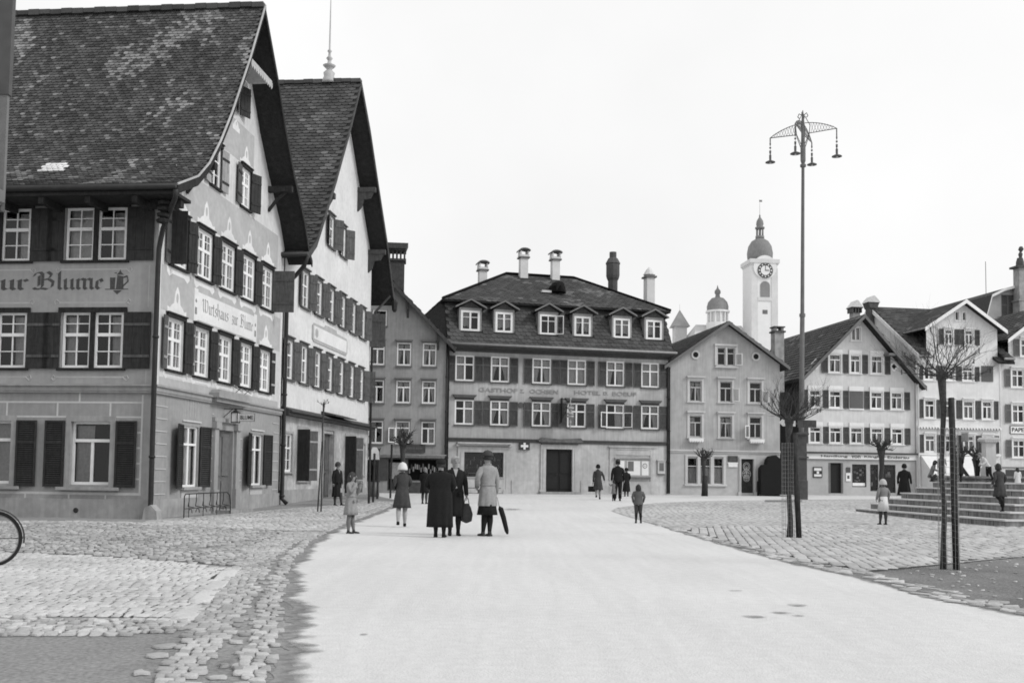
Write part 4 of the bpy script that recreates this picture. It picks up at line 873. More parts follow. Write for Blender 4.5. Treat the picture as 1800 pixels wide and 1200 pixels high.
for i, (a, c) in enumerate(dor):
    z0, z1 = 8.86, 9.98; yf = -.18; b = MB(FD.M)
    b.box(a, a+.1, yf, 1.0, z0-.12, z1+.14); b.box(c-.1, c, yf, 1.0, z0-.12, z1+.14); b.box(a+.1, c-.1, yf+.001, .9, z1+.001, z1+.14); b.box(a+.1, c-.1, yf+.001, .9, z0-.12, z0-.001)
    b.box(a+.1, c-.1, .5, .55, z0, z1, 1)
    o = b.build('dormer', [DCH, DARK], D_)
    window(FD, a+.1, c-.1, z0, z1, o, DORM, y=yf+.0, sill=0) if i != 2 else window(FD, a+.1, c-.1, z0, z1, o, dict(fw=.1, vb=[(.5, .05, 0, 1)], hb=[(.68, .03, 0, .5)]), y=yf, sill=0, curtain=None)
    if i == 2: open_sash(FD, c-.12, .42, z0+.05, z1-.05, o, 1, 30, y=yf-.02)
    b = MB(FD.M); m_ = (a+c)/2; hz = z1+.14
    pr = [(a-.22, hz-.02), (m_, hz+.42), (c+.22, hz-.02)]
    b.prism([(a-.22, hz-.02), (m_, hz+.4), (c+.22, hz-.02), (c+.22, hz+.06), (m_, hz+.5), (a-.22, hz+.06)], yf-.22, 1.3); b.prism([(a, hz), (c, hz), (m_, hz+.37)], yf, yf+.06)
    b.build('dormer_roof', MWOOD, o)
    b = MB(FD.M); b.prism([(a-.24, hz-.04), (m_, hz+.39), (c+.24, hz-.04), (c+.24, hz+.05), (m_, hz+.48), (a-.24, hz+.05)], yf-.25, yf-.221); b.build('dormer_trim', mat('grey bargeboard', .17), o)
b = MB(FD.M); b.lathe([(.42, 0), (.5, 0), (.45, .35), (.25, .6), (.02, .7)], (6.75, 2.4, 11.65), 12, sy=1.6); b.lathe([(.24, 0), (.24, .36), (.15, .5)], (6.75, 1.72, 11.72), 10, sy=.12, m=1); b.build('roof_vent', [TILE, DARK], D_)
b = MB(FD.M); b.box(5.75, 6.3, 1.95, 2.35, 11.6, 11.72, tint=1); b.build('skylight', mat('skylight glass', .6, .3, 0, 4, 0), D_)
CHW = mat('white chimney render', .6, .9, .05, 4, .06, 1)
for x, zb_, zt in ((2.83, 11.4, 13.1), (5.3, 12.8, 14.0), (7.26, 12.8, 14.0)):
    b = MB(FD.M); b.box(x-.23, x+.23, 4.27, 4.73, zb_, zt); b.box(x-.32, x+.32, 4.18, 4.82, zt, zt+.08, 1); b.box(x-.28, x+.28, 4.22, 4.78, zt+.081, zt+.2)
    for s in (-.26, .18): b.box(x+s, x+s+.08, 4.2, 4.8, zt+.2, zt+.42)
    n = 8; pts = [(x+.35*math.cos(math.pi*i/n), zt+.42+.17*math.sin(math.pi*i/n)) for i in range(n+1)]+[(x+.31*math.cos(math.pi*i/n), zt+.40+.12*math.sin(math.pi*i/n)) for i in range(n, -1, -1)]
    b.prism(pts, 4.1, 4.9, 1); b.build('chimney', [CHW, MATS['darker stone trim']], D_)
b = MB(FD.M); b.lathe([(.3, 11.2), (.3, 13.0), (.38, 13.15), (.42, 13.3), (.42, 14.0), (.46, 14.05), (.3, 14.35), (.22, 14.4), (.22, 14.75), (.01, 14.75)], (10.9, 4.5, 0), 10); b.build('chimney', HUNT, D_)
b = MB(FD.M); b.box(13.0, 13.5, 4.2, 4.8, 9, 13.3); b.box(12.9, 13.6, 4.1, 4.9, 13.301, 13.4, 1); b.lathe([(.2, 0), (.38, .1), (.2, .4), (.01, .6)], (13.25, 4.5, 13.4), 10); b.build('chimney', [CHW, MATS['darker stone trim']], D_)
# ground floor features of the hotel
def stone_frame(fr, a, c, z0, z1, w_, parent, m, base=0):
    b = MB(fr.M); b.box(a-w_, a, -.07, -.001, base, z1+w_*.8); b.box(c, c+w_, -.07, -.001, base, z1+w_*.8); b.box(a, c, -.07, -.001, z1, z1+w_*.8)
    b.box(a-w_*.6, a-w_*.4, -.09, -.0701, base, z1); b.box(c+w_*.4, c+w_*.6, -.09, -.0701, base, z1)
    b.box(a-w_-.06, a+.0, -.1, -.0015, base, base+.25); b.box(c, c+w_+.06, -.1, -.0015, base, base+.25)
    return b.build('stone_frame', m, parent)
stone_frame(FD, .97, 3.12, 1.08, 2.42, .34, D_, WDL, .2); stone_frame(FD, 5.5, 7.0, .35, 2.66, .3, D_, WDL, .2)
b = MB(FD.M); b.box(.97, 3.12, -.06, -.001, .25, 1.05); b.box(.93, 3.16, -.12, -.0015, 1.051, 1.1)
b.box(1.05, 1.75, -.065, -.0605, .5, .53, 1); b.box(2.3, 3.0, -.065, -.0605, .5, .53, 1); b.build('shop_parapet', [WDL, DARK], D_)
b = MB(FD.M); b.box(.55, 3.5, -.34, -.001, 2.86, 2.93); b.box(.6, 3.45, -.2, -.001, 2.78, 2.859); b.tube([(.5, -.2, 2.78), (.66, -.2, 2.78)], .08, 8); b.tube([(3.4, -.2, 2.78), (3.56, -.2, 2.78)], .08, 8); b.build('awning_box', mat('pale awning box', .45), D_)
o = window(FD, .99, 3.1, 1.1, 2.41, D_, dict(fw=.05, vb=[], hb=[(.7, .02, 0, 1), (.4, .02, 0, 1)]), y=.05, curtain=None, sill=0, fm=MWOOD)
b = MB(FD.M)
for k in range(10): x = 1.15+k*.19; z = 1.55+(k % 3)*.2; b.box(x, x+.04, .13, .15, z, z+.22)
b.tube([(1.7, .14, 1.35), (1.9, .14, 1.5), (2.1, .14, 1.38), (2.2, .14, 1.75)], .02, 5); b.tube([(1.25, .14, 1.3), (2.8, .14, 1.32)], .02, 5); b.build('shop_goods', mat('pale shop goods', .3), D_)
b = MB(FD.M); b.box(3.97, 4.56, -.12, -.001, 2.58, 3.0); o = b.build('cross_sign', mat('sign red as grey', .05, .5), D_)
b = MB(FD.M); b.box(4.06, 4.47, -.128, -.1205, 2.73, 2.85); b.box(4.205, 4.325, -.131, -.1205, 2.61, 2.97); b.build('white_cross', WHITE, o)
b = MB(FD.M); b.prism([(5.05, 3.02), (7.5, 3.02), (7.55, 3.12), (5.0, 3.12)], -.3, -.001); b.prism([(5.0, 3.121), (7.55, 3.121), (7.4, 3.27), (6.2, 3.2), (5.2, 3.27)], -.28, -.001); b.box(5.2, 7.3, -.15, -.001, 2.9, 3.019); b.build('door_canopy', mat('weathered canopy', .12, .9, .3, 6), D_)
b = MB(FD.M); b.box(5.5, 6.24, .13, .2, .36, 2.66); b.box(6.26, 7.0, .13, .2, .36, 2.66); b.box(5.58, 6.16, .1, .1295, .5, 1.2); b.box(6.34, 6.92, .1, .1295, .5, 1.2); b.box(5.58, 6.16, .1, .1295, 1.35, 2.5); b.box(6.34, 6.92, .1, .1295, 1.35, 2.5)
o = b.build('door', mat('near black door', .015, .6, .2, 8), D_); q = MB(FD.M); q.tube([(6.2, .1, 1.3), (6.2, .05, 1.3), (6.1, .05, 1.3)], .015, 6); q.build('handle', IRON, o)
b = MB(FD.M); b.box(5.1, 7.4, -.45, .1, .1, .35); b.build('doorstep', STONE, D_)
b = MB(FD.M); b.box(9.15, 9.5, -.05, -.001, .3, 2.7); b.box(11.55, 11.88, -.05, -.001, .3, 2.7); b.box(9.15, 11.88, -.06, -.001, 2.701, 2.82); b.box(9.08, 11.95, -.12, -.001, 2.821, 2.88); b.box(9.5, 11.55, -.03, -.001, 2.4, 2.7); b.build('blind_shopfront', WDL, D_)
b = MB(FD.M); b.box(9.47, 11.5, -.14, -.031, 1.2, 2.2); b.prism([(9.4, 2.201), (11.57, 2.201), (11.57, 2.26), (10.9, 2.3), (10.5, 2.38), (10.1, 2.3), (9.4, 2.26)], -.2, -.031); b.box(9.44, 11.53, -.18, -.0315, 1.14, 1.199, 1)
o = b.build('display_case', [mat('case grey', .36), TRIMC], D_)
b = MB(FD.M); b.box(9.6, 9.98, -.15, -.1405, 1.3, 2.08); b.box(10.14, 10.9, -.15, -.1405, 1.3, 2.08); b.box(10.18, 10.52, -.158, -.1505, 1.52, 2.06, 1); b.box(11.0, 11.4, -.15, -.1405, 1.3, 2.08)
b.lathe([(.13, -.002), (.13, .002)], (0, 0, 0), 4) if 0 else None
bb = MB(FD.M @ Matrix.Translation((11.18, -.152, 1.82)) @ Matrix.Rotation(math.pi/2, 4, 'X')); 
for r0, zz, mi in ((.14, .0, 1), (.1, .006, 0), (.03, .012, 1)): bb.lathe([(r0, 0), (r0, zz+.004)], n=16, m=mi)
b.build('case_posters', [WHITE, TRIMC], o); bb.build('clock_disc', [WHITE, TRIMC], o)
b = MB(FD.M); b.box(11.97, 12.4, -.12, -.001, 1.4, 2.1); b.box(11.93, 12.44, -.16, -.001, 2.101, 2.16); b.box(12.05, 12.32, -.125, -.1205, 1.55, 2.0, 1); b.box(12.0, 12.37, -.1, -.001, 1.33, 1.399, 1); b.build('letter_box', [mat('case pale', .5), TRIMC], D_)
bb = MB(FD.M @ Matrix.Translation((4.05, -.02, 5.0)) @ Matrix.Rotation(math.pi/2, 4, 'X')); bb.lathe([(.16, 0), (.16, .05), (.11, .051)], n=14); bb.build('round_vent', HUNT, D_)
b = MB(FD.M); b.tube([(6.37, 0, 5.4), (6.37, -.5, 5.35), (6.42, -1.1, 5.2)], .025, 6); b.tube([(6.37, 0, 4.2), (6.4, -.7, 4.7), (6.42, -1.1, 5.2)], .02, 6)
for k in range(5): t = k/4; b.tube([(6.36, -.15-.2*k, 4.4+.2*k), (6.45, -.2-.2*k, 4.7+.14*k), (6.36, -.22-.2*k, 5.2)], .018, 5)
b.box(6.3, 6.34, -.3, -.02, 4.1, 5.45); o = b.build('bracket_arm', IRON, D_)
b = MB(FD.M); 
for z, r0 in ((5.35, .05), (5.05, .09), (4.85, .2), (4.72, .1), (4.55, .18), (4.4, .2), (4.1, .06), (3.85, .05)): b.lathe([(.02, -.07), (r0, -.02), (r0, .05), (.02, .1)], (6.62, -.8, z), 8)
b.box(6.6, 6.64, -.82, -.78, 3.8, 5.4); b.build('sign_ornament', mat('gilt ornament', .36, .6, .2, 10), o)
for xx in (-.12, 12.68): downpipe([tuple(W_(xx, -.6, 8.05)), tuple(W_(min(max(xx, .05), 12.55), -.08, 7.5)), tuple(W_(min(max(xx, .05), 12.55), -.08, .3))], D_, .05)
# tiled lean-to roof rising behind the hotel's left corner
b = MB(FD.M); b.add([(-.15, -.3, 8.2), (-.15, 9, 8.2), (-2.6, 3.0, 8.6), (0, .9, 10.7), (0, 9, 10.7)], [(0, 3, 4, 1), (0, 2, 3), (2, 1, 4, 3)]); b.build('side_roof', MATS['clay roof tiles'] and mat('untinted clay tiles', .05, .9, .35, 14), D_)

# ================================================================== small gable house right of the hotel
WE = mat('soft grey render', .38, .9, .08, 3, .14, .5, streak=.14, bump=.1); TRE = mat('pale window trim', .52, .9, .06, 6)
ea = at(1174, 868.5, 57.6); FE = Fr(ea.x, ea.y, 9); E_ = thing('low_gable_house', 'low-pitched grey gable house right of the hotel with two octagonal attic windows', 'house', FE.o, R(9))
EPROF = [(-.35, 7.45), (3.45, 10.1), (7.1, 7.6)]
WO = dict(fw=.055, vb=[(.5, .06, 0, .66)], hb=[(.68, .06, 0, 1)])
er = [(1.25, 1.97), (3.05, 3.77), (4.82, 5.54)]
eh = [(a, c, z0, z1) for a, c in er for z0, z1 in ((5.5, 6.68), (3.48, 4.7))]+[(2.9, 3.38, 7.6, 8.62), (3.48, 3.94, 7.6, 8.62)]
wall(FE, 0, 6.65, 2.7, top_of(EPROF, -.08), eh, WE, E_, 'front_wall', bps=[3.45])
eg = [(1.15, 1.72, .85, 2.32), (1.9, 2.5, .85, 2.32), (2.7, 3.25, .85, 2.32), (4.3, 5.05, .38, 2.3)]
wall(FE, 0, 6.65, .1, 2.7, eg, mat('scored grey stucco', .44, .9, .08, 4, .13, .8, bump=.1), E_, 'ground_floor_wall')
for i, (a, c, z0, z1) in enumerate(eh[:6]): window(FE, a, c, z0, z1, E_, WO, y=.05, surround=.13, sm=TRE, hood=(.06, .12), fm=mat('cream frame', .45), curtain=None if i in (2, 4, 5) else 'drape')
for a, c, z0, z1 in eh[6:]: window(FE, a, c, z0, z1, E_, dict(fw=.05, vb=[], hb=[(.68, .05, 0, 1)]), y=.05, surround=.05, sm=TRE, fm=MATS['cream frame'], curtain=None)
b = MB(FE.M); b.box(2.72, 4.1, -.08, -.001, 8.71, 8.83); b.box(2.74, 2.84, -.05, -.001, 7.6, 8.7); b.box(4.0, 4.1, -.05, -.001, 7.6, 8.7); b.box(2.74, 4.12, -.12, -.001, 7.46, 7.53); b.build('window_surround', TRE, E_)
for x, z0, z1, s in ((3.98, 7.62, 8.3, 1), (3.8, 5.55, 6.3, 1), (5.58, 5.5, 6.2, 1), (4.78, 3.5, 4.2, -1)): open_sash(FE, x, .4, z0, z1, E_, s, 35, y=-.02)
for x in (1.6, 5.2):
    b = MB(FE.M @ Matrix.Translation((x, -.001, 8.16)) @ Matrix.Rotation(math.pi/2, 4, 'X')); b.lathe([(.27, 0), (.27, .05), (.17, .05)], n=8, rot=.39); b.lathe([(.165, .0), (.165, .054)], n=8, rot=.39, m=1); b.build('octagonal_window', [TRE, DARK], E_)
body_box(FE, 0, 6.65, 0, 14, .1, 7.5, WE, E_)
b = MB(FE.M); b.box(0, 6.65, -.08, -.001, 2.68, 2.78); b.box(0, 6.65, -.05, -.001, 2.6, 2.64); b.build('cornice', TRE, E_)
for a, c, z0, z1 in eg[:3]:
    window(FE, a, c, z0, z1, E_, dict(fw=.035, vb=[], hb=[(.68, .05, 0, 1)]), y=.06, fm=TRE, curtain='low', sill=0)
b = MB(FE.M)
for x0, x1 in ((1.0, 1.15), (1.72, 1.9), (2.5, 2.7), (3.25, 3.4)): b.box(x0, x1, -.04, -.001, .85, 2.4)
b.box(1.0, 3.4, -.05, -.001, 2.401, 2.5); b.box(.95, 3.45, -.1, -.001, .74, .849); b.build('window_surround', TRE, E_)
b = MB(FE.M); b.box(4.3, 5.05, .1, .15, .38, 2.3); o = b.build('door', DSHUT, E_); q = MB(FE.M)
for zc, r0 in ((1.9, .2), (1.45, .25), (1.2, .18)):
    for rr in (r0, r0*.6):
        pts = [(4.67+rr*math.cos(t*.524), .085, zc+rr*math.sin(t*.524)) for t in range(13)]; q.tube(pts, .014, 4, cap=False)
for t in range(8): q.tube([(4.67, .085, 1.5), (4.67+.26*math.cos(t*.785), .085, 1.5+.4*math.sin(t*.785))], .01, 4)
q.build('door_grille', TRE, o); q = MB(FE.M); q.tube([(4.95, .1, 1.2), (4.95, .05, 1.2), (4.88, .05, 1.2)], .015, 5); q.build('handle', IRON, o)
stone_frame(FE, 4.3, 5.05, .38, 2.3, .12, E_, TRE, .2)
b = MB(FE.M); b.box(3.52, 4.1, -.05, -.001, 2.12, 2.46); o = b.build('house_sign', SHOPD, E_); b = MB(FE.M)
for k in range(3): b.box(3.6+.03*k, 4.02-.03*k, -.053, -.0505, 2.2+.08*k, 2.225+.08*k)
b.build('faded_lettering', TRIMC, o); b = MB(FE.M); b.box(3.54, 4.08, -.06, -.001, 1.83, 2.03); b.box(3.5, 4.12, -.06, -.0015, 2.031, 2.09); b.build('notice_plate', WHITE, E_)
for x0, x1 in ((1.15, 2.0), (4.75, 5.6)):
    b = MB(FE.M); b.box(x0, x1, -.3, -.12, 3.28, 3.42); n = 6
    for k in range(n): xx = x0+(x1-x0)*k/n; b.prism([(xx, 3.28), (xx+(x1-x0)/n, 3.28), (xx+(x1-x0)/n*.5, 3.18)], -.31, -.12)
    b.build('flower_box', WHITE, E_)
for k in range(4): b = MB(FE.M); 
roof_slab(FE, EPROF, -.4, 14, .16, E_); bargeboard(FE, EPROF, -.44, .2, .04, E_, TRIMC)
Pr, Lr = slope_fn(FE, EPROF[:2], -.42); b = MB(); tiles(b, Pr, 14, Lr, .32, .26); b.build('roof_tiles', TILE, E_)
Pr, Lr = slope_fn(FE, EPROF[1:][::-1], -.42); b = MB(); tiles(b, Pr, 14, Lr, .32, .26); b.build('roof_tiles', TILE, E_)
MCH = FE.M @ Matrix.Translation((1.85, 1.2, .25)); b = MB(MCH); b.box(5.9, 6.5, 2.0, 2.6, 6.2, 9.85); b.box(5.82, 6.58, 1.92, 2.68, 9.85, 9.95, 1)
for s in (0, .45): b.box(5.9+s, 6.05+s, 2.05, 2.55, 9.95, 10.15)
b.box(5.84, 6.56, 1.95, 2.65, 10.15, 10.22, 1); b.build('chimney', [mat('sooty chimney render', .3, .9, .25, 3, .2, 1), HUNT], E_)
b = MB(FE.M); b.prism([(-.75, 7.6), (-.1, 7.7), (-.6, 8.4), (-1.0, 9.3), (-1.6, 9.2)], 1.5, 6); b.build('link_roof', TILEB, E_)
downpipe([tuple(FE.M @ Vector((.05, -.08, z))) for z in (7.4, .3)], E_, .05)

# ================================================================== timber-sided shop with the fascia sign
WG = mat('pale cream render', .58, .9, .06, 3, .1, .5, streak=.08, bump=.08); TRG = mat('white window trim', .75, .9, .04, 6)
ga = at(1415, 870, 63); FG = Fr(ga.x, ga.y, 9); G_ = thing('shop_gable_house', 'pale gabled shop with dark shutters and a long white lettered fascia', 'house', FG.o, R(9))
GPROF = [(-.45, 7.35), (3.68, 11.42), (7.75, 7.0)]
g3 = [(1.6, 2.45), (3.0, 3.75), (4.4, 5.25)]; g2 = [(.28, 1.12), (1.6, 2.45), (2.98, 3.85), (4.35, 5.2), (5.72, 6.55)]
gh_ = [(a, c, 7.8, 8.95) for a, c in g3]+[(a, c, 5.6, 6.68) for i, (a, c) in enumerate(g2) if i != 2]+[(a, c, 3.42, 4.42) for a, c in g2]+[(3.1, 3.75, 9.85, 10.7)]
wall(FG, 0, 7.42, 2.85, top_of(GPROF, -.08), gh_, WG, G_, 'front_wall', bps=[3.68])
for i, (a, c, z0, z1) in enumerate(gh_[:-1]):
    window(FG, a+.03, c-.03, z0, z1, G_, TGRID, y=.03, surround=.07, sm=TRG, curtain='drape'); 
    b = MB(FG.M); b.box(a-.05, c+.05, -.05, -.001, z1+.075, z1+.3); b.build('lintel', TRG, G_)
window(FG, 3.13, 3.72, 9.85, 10.7, G_, dict(fw=.06, vb=[(.5, .1, 0, 1)], hb=[]), y=.03, surround=.07, sm=TRG, curtain='full')
b = MB(FG.M); b.box(2.98, 3.85, -.04, -.001, 5.6, 6.68); b.build('closed_blind', mat('grey roller shutter', .12, .8, .1, 9), G_); b = MB(FG.M); b.box(2.93, 3.9, -.05, -.001, 6.69, 6.98); b.box(2.93, 3.9, -.08, -.001, 5.52, 5.6); b.build('lintel', TRG, G_)
for rows, z0, z1 in ((g3, 7.78, 8.97), (g2, 5.58, 6.7), (g2, 3.4, 4.44)):
    for j, (a, c) in enumerate(rows):
        if j == 0: shutter(FG, a-.08, .4 if a > 1 else .26, z0, z1, G_, MSHUT, -1, 3, 'louver')
        shutter(FG, c+.08, .36, z0, z1, G_, MSHUT, 1, 3, 'louver')
for x in (.75, 5.95):
    M_ = FG.M @ Matrix.Translation((x, 0, 8.3)) @ Matrix.Rotation(math.pi/4, 4, 'Y'); b = MB(M_)
    for q in ((-.24, .24, -.24, -.13), (-.24, .24, .13, .24), (-.24, -.13, -.13, .13), (.13, .24, -.13, .13)): b.box(q[0], q[1], -.04, -.001, q[2], q[3])
    b.box(-.13, .13, -.01, -.001, -.13, .13, 1); b.build('diamond_window', [TRG, DARK], G_)
gs = [(1.55, 2.5, .35, 2.22), (3.1, 4.05, .75, 2.15), (4.3, 4.85, .5, 2.15), (5.0, 6.0, .4, 2.15)]
wall(FG, 0, 7.42, .1, 2.45, gs, mat('shop base render', .42, .9, .06, 4), G_, 'shopfront_wall')
b = MB(FG.M); b.box(-.02, 7.44, -.12, -.001, 2.45, 2.78); o = b.build('fascia_sign', WHITE, G_); b = MB(FG.M); b.box(-.05, 7.47, -.25, -.001, 2.781, 2.88); b.build('fascia_cornice', MWOOD, o)
LT = mat('brown letter paint', .09)
for txt, x0, x1 in (('Handlung', 1.0, 2.75), ('von', 3.0, 3.6), ('Klingler-', 3.85, 5.3), ('Enderau', 5.4, 6.85)): lettering(txt, FG.M, x0, x1, 2.53, 2.7, -.1205, LT, o, bold=.02, th=.01)
beam(FG, 0, 7.42, 2.4, 2.45, G_, STONE, 'shop_lintel', -.06, -.001)
b = MB(FG.M); 
for a, c, z0, z1 in gs[:1]: b.box(a, a+.12, -.02, .1, z0, z1); b.box(c-.12, c, -.02, .1, z0, z1)
b.build('door_frame', TRIMC, G_); b = MB(FG.M); b.box(1.68, 2.38, .12, .15, .36, 2.2); o = b.build('door', mat('near black door', .015), G_); q = MB(FG.M); q.tube([(2.25, .1, 1.2), (2.25, .06, 1.2)], .03, 6); q.build('handle', IRON, o)
for a, c, z0, z1 in gs[1:]: window(FG, a, c, z0, z1, G_, dict(fw=.05, vb=[], hb=[(.85, .03, 0, 1)]), y=.05, curtain=None, sill=0, fm=MWOOD)
b = MB(FG.M)
for k in range(14): x = 3.2+random.random()*.75; z = .85+random.random()*.9; b.box(x, x+.14, .2+k*.004, .203+k*.004, z, z+.12, tint=random.uniform(.4, 2))
for k in range(8): x = 4.4+random.random()*1.4; z = .7+random.random()*1.1; b.box(x, x+.16, .2+k*.004, .203+k*.004, z, z+.2, tint=random.uniform(.4, 2))
b.build('shop_goods', MATS['shop goods'], G_)
b = MB(FG.M); b.box(3.12, 4.03, .08, .1, .76, 1.0); b.build('window_card', WHITE, G_)
b = MB(FG.M); b.box(.52, 1.12, -.05, -.001, 1.3, 1.95); o = b.build('notice_frame', MWOOD, G_); b = MB(FG.M); b.box(.58, 1.06, -.055, -.0505, 1.72, 1.88); b.box(.58, 1.06, -.055, -.0505, 1.36, 1.5); b.box(.75, .9, -.055, -.0505, 1.53, 1.69); b.build('notice_sheet', WHITE, o)
b = MB(FG.M); b.box(2.68, 2.98, -.05, -.001, 1.1, 1.6); b.box(2.75, 2.9, -.054, -.0505, 1.25, 1.45, 1); b.box(2.7, 2.97, -.04, -.001, 1.65, 1.95, 1); b.build('wall_poster', [WHITE, HUNT], G_)
b = MB(FG.M); b.add([(0,0,.1),(0,12,.1),(0,12,7.5),(0,0,7.5)], [(0,3,2,1)]); b.build('shingled_side_wall', DWOOD, G_)
body_box(FG, 0.01, 7.42, 0, 12, .1, 7.3, WG, G_)
roof_slab(FG, GPROF, -.7, 12, .16, G_); bargeboard(FG, GPROF, -.74, .24, .04, G_, TRIMC)
Pr, Lr = slope_fn(FG, GPROF[:2], -.72); b = MB(); tiles(b, Pr, 12.5, Lr, .36, .3, th=.05, tint=moss); b.build('roof_tiles', TILE, G_)
Pr, Lr = slope_fn(FG, GPROF[1:][::-1], -.72); b = MB(); tiles(b, Pr, 12.5, Lr, .36, .3, th=.05); b.build('roof_tiles', TILE, G_)
b = MB(FG.M @ Matrix.Translation((1.6, 1.0, -.25))); b.box(2.95, 3.45, 1.5, 2.0, 10.5, 12.3)
for k in range(4): b.box(2.85+k*.2, 2.93+k*.2, 1.4, 2.1, 12.3, 12.6, 1)
b.box(2.8, 3.6, 1.35, 2.15, 12.6, 12.66, 1); b.prism([(2.8, 12.661), (3.6, 12.661), (3.4, 12.9), (3.25, 13.1), (3.15, 13.1), (3.0, 12.9)], 1.35, 2.15, 2); b.build('chimney', [mat('sooty chimney render', .3), HUNT, mat('pale chimney hood', .6)], G_)
b = MB(FG.M); b.box(-.6, -.35, 2.5, 2.9, 7.4, 8.6); b.build('roof_hatch', WHITE, G_)
for x, z in ((5.55, 9.0),): b = MB(FG.M); b.box(x-.3, x+.3, -.7, 0, z-.08, z+.06); b.build('roof_bracket', TRIMC, G_)

# ================================================================== white house with the cross gable
WH = mat('white render', .67, .9, .06, 3, .1, .5, streak=.06, bump=.08)
ha = at(1612, 870, 64); FH = Fr(ha.x, ha.y, 9); H_ = thing('white_cross_gable_house', 'bright white house with a cross gable and pale awnings behind the fountain', 'house', FH.o, R(9))
h2 = [(.55, 1.3), (1.92, 2.65), (3.2, 3.97), (4.5, 5.25)]
hh_ = [(a, c, 7.5, 8.4) for a, c in h2[:3]]+[(a, c, z0, z1) for a, c in h2 for z0, z1 in ((5.1, 6.25), (2.97, 4.05))]
wall(FH, 0, 5.8, .1, 9.1, hh_, WH, H_, 'front_wall')
HP = [(.35, 10.75), (3.2, 12.62), (6.0, 10.75)]
hat = [(2.0, 2.6, 9.8, 10.75), (3.4, 4.0, 9.8, 10.75), (2.75, 3.02, 11.35, 11.9), (3.25, 3.52, 11.35, 11.9)]
wall(FH, .75, 5.65, 9.1, top_of(HP, -.08), hat, WH, H_, 'cross_gable_wall', bps=[3.2])
for i, (a, c, z0, z1) in enumerate(hh_): window(FH, a+.03, c-.03, z0, z1, H_, TGRID, y=.03, surround=.07, sm=TRG, hood=(.03, .1), curtain='full' if i % 3 else 'drape')
for i, (a, c, z0, z1) in enumerate(hat): window(FH, a+.02, c-.02, z0, z1, H_, TGRID if i < 2 else dict(fw=.04, vb=[], hb=[]), y=.03, surround=.06, sm=TRG, hood=(.03, .08) if i < 2 else None, curtain='full' if i < 2 else None)
b = MB(FH.M); b.box(4.5, 5.3, -.04, -.001, 7.5, 8.5); b.build('closed_blind', MATS['grey roller shutter'], H_)
for rows, z0, z1 in ((h2[:3], 7.5, 8.42), (h2, 5.1, 6.27), (h2, 2.95, 4.07), (((2.0, 2.6), (3.4, 4.0)), 9.78, 10.77)):
    for a, c in rows:
        for s, hx in ((-1, a-.08), (1, c+.08)): shutter(FH, hx, .29 if z0 < 9 else .31, z0, z1, H_, MSHUT, s, 3, 'louver')
body_box(FH, 0, 5.8, 0, 11, .1, 9.1, WH, H_)
b = MB(FH.M); b.add([(0,0,.1),(0,11,.1),(0,11,9.1),(0,5.5,12.75),(0,0,9.1)], [(0,4,3,2,1)]); b.build('side_gable_wall', WH, H_)
HM = [(-.75, 8.95), (5.5, 13.0), (11.75, 8.95)]
b = MB(FH.M); vs = [(-.15, y, z) for y, z in HM]+[(6.3, y, z) for y, z in HM]+[(-.15, y, z-.16) for y, z in HM]+[(6.3, y, z-.16) for y, z in HM]
b = MB(FH.M)
def street_roof(b, PR, xs3, ycut):
    (y0, z0), (y1, z1), (y2, z2) = PR; zc = z0+(ycut-y0)/(y1-y0)*(z1-z0); xa, xb, xc, xd = xs3
    for u0, u1, yy, zz in ((xa, xb, y0, z0), (xb, xc, ycut, zc), (xc, xd, y0, z0)): b.prism([(yy, zz), (y1, z1), (y1, z1-.16), (yy, zz-.16)], u0, u1, axis='x')
    b.prism([(y1, z1), (y2, z2), (y2, z2-.16), (y1, z1-.16)], xa, xd, axis='x')
street_roof(b, HM, (-.15, .7, 5.7, 6.3), .5); b.build('roof', TILEB, H_)
b = MB(FH.M)
for (y0, z0), (y1, z1) in zip(HM, HM[1:]): b.add([(-.18, y0, z0+.02), (-.18, y1, z1+.02), (-.18, y1, z1-.26), (-.18, y0, z0-.26), (-.14, y0, z0+.02), (-.14, y1, z1+.02), (-.14, y1, z1-.26), (-.14, y0, z0-.26)], [(0, 3, 2, 1), (4, 5, 6, 7), (0, 1, 5, 4), (3, 7, 6, 2)])
b.build('bargeboard', TRG, H_)
Wh = lambda x, y, z: FH.M @ Vector((x, y, z)); b = MB(); Pm, La, Lb = plane_fn(Wh(-.15, -.75, 8.95), Wh(6.3, -.75, 8.95), Wh(-.15, 5.5, 13.0)); tiles(b, Pm, La, Lb, .34, .28, inside=lambda a, b_: not (.78 < a < 5.92 and b_ < 2.2)); b.build('roof_tiles', TILE, H_)
roof_slab(FH, HP, -.55, 5.2, .14, H_, name='cross_gable_roof'); bargeboard(FH, HP, -.58, .24, .04, H_, TRG)
Pr, Lr = slope_fn(FH, HP[:2], -.56); b = MB(); tiles(b, Pr, 5.8, Lr, .34, .28, tint=moss); b.build('roof_tiles', TILE, H_)
Pr, Lr = slope_fn(FH, HP[1:][::-1], -.56); b = MB(); tiles(b, Pr, 5.8, Lr, .34, .28); b.build('roof_tiles', TILE, H_)
b = MB(FH.M); b.tube([(-.2, -.8, 8.9), (.8, -.8, 8.9)], .07, 6); b.tube([(5.6, -.8, 8.9), (6.3, -.8, 8.9)], .07, 6); b.tube([(.35, -.55, 10.7), (.35, 2.2, 10.7)], .06, 6); b.build('gutter', mat('pale gutter zinc', .3), H_)
downpipe([tuple(Wh(.05, -.75, 8.9)), tuple(Wh(.1, -.12, 8.1)), tuple(Wh(.1, -.08, .3))], H_, .05, TRG)
b = MB(FH.M); b.box(.05, 5.75, -.1, -.001, 4.5, 4.62); b.tube([(.1, -.12, 4.46), (5.75, -.12, 4.46)], .05, 6); 
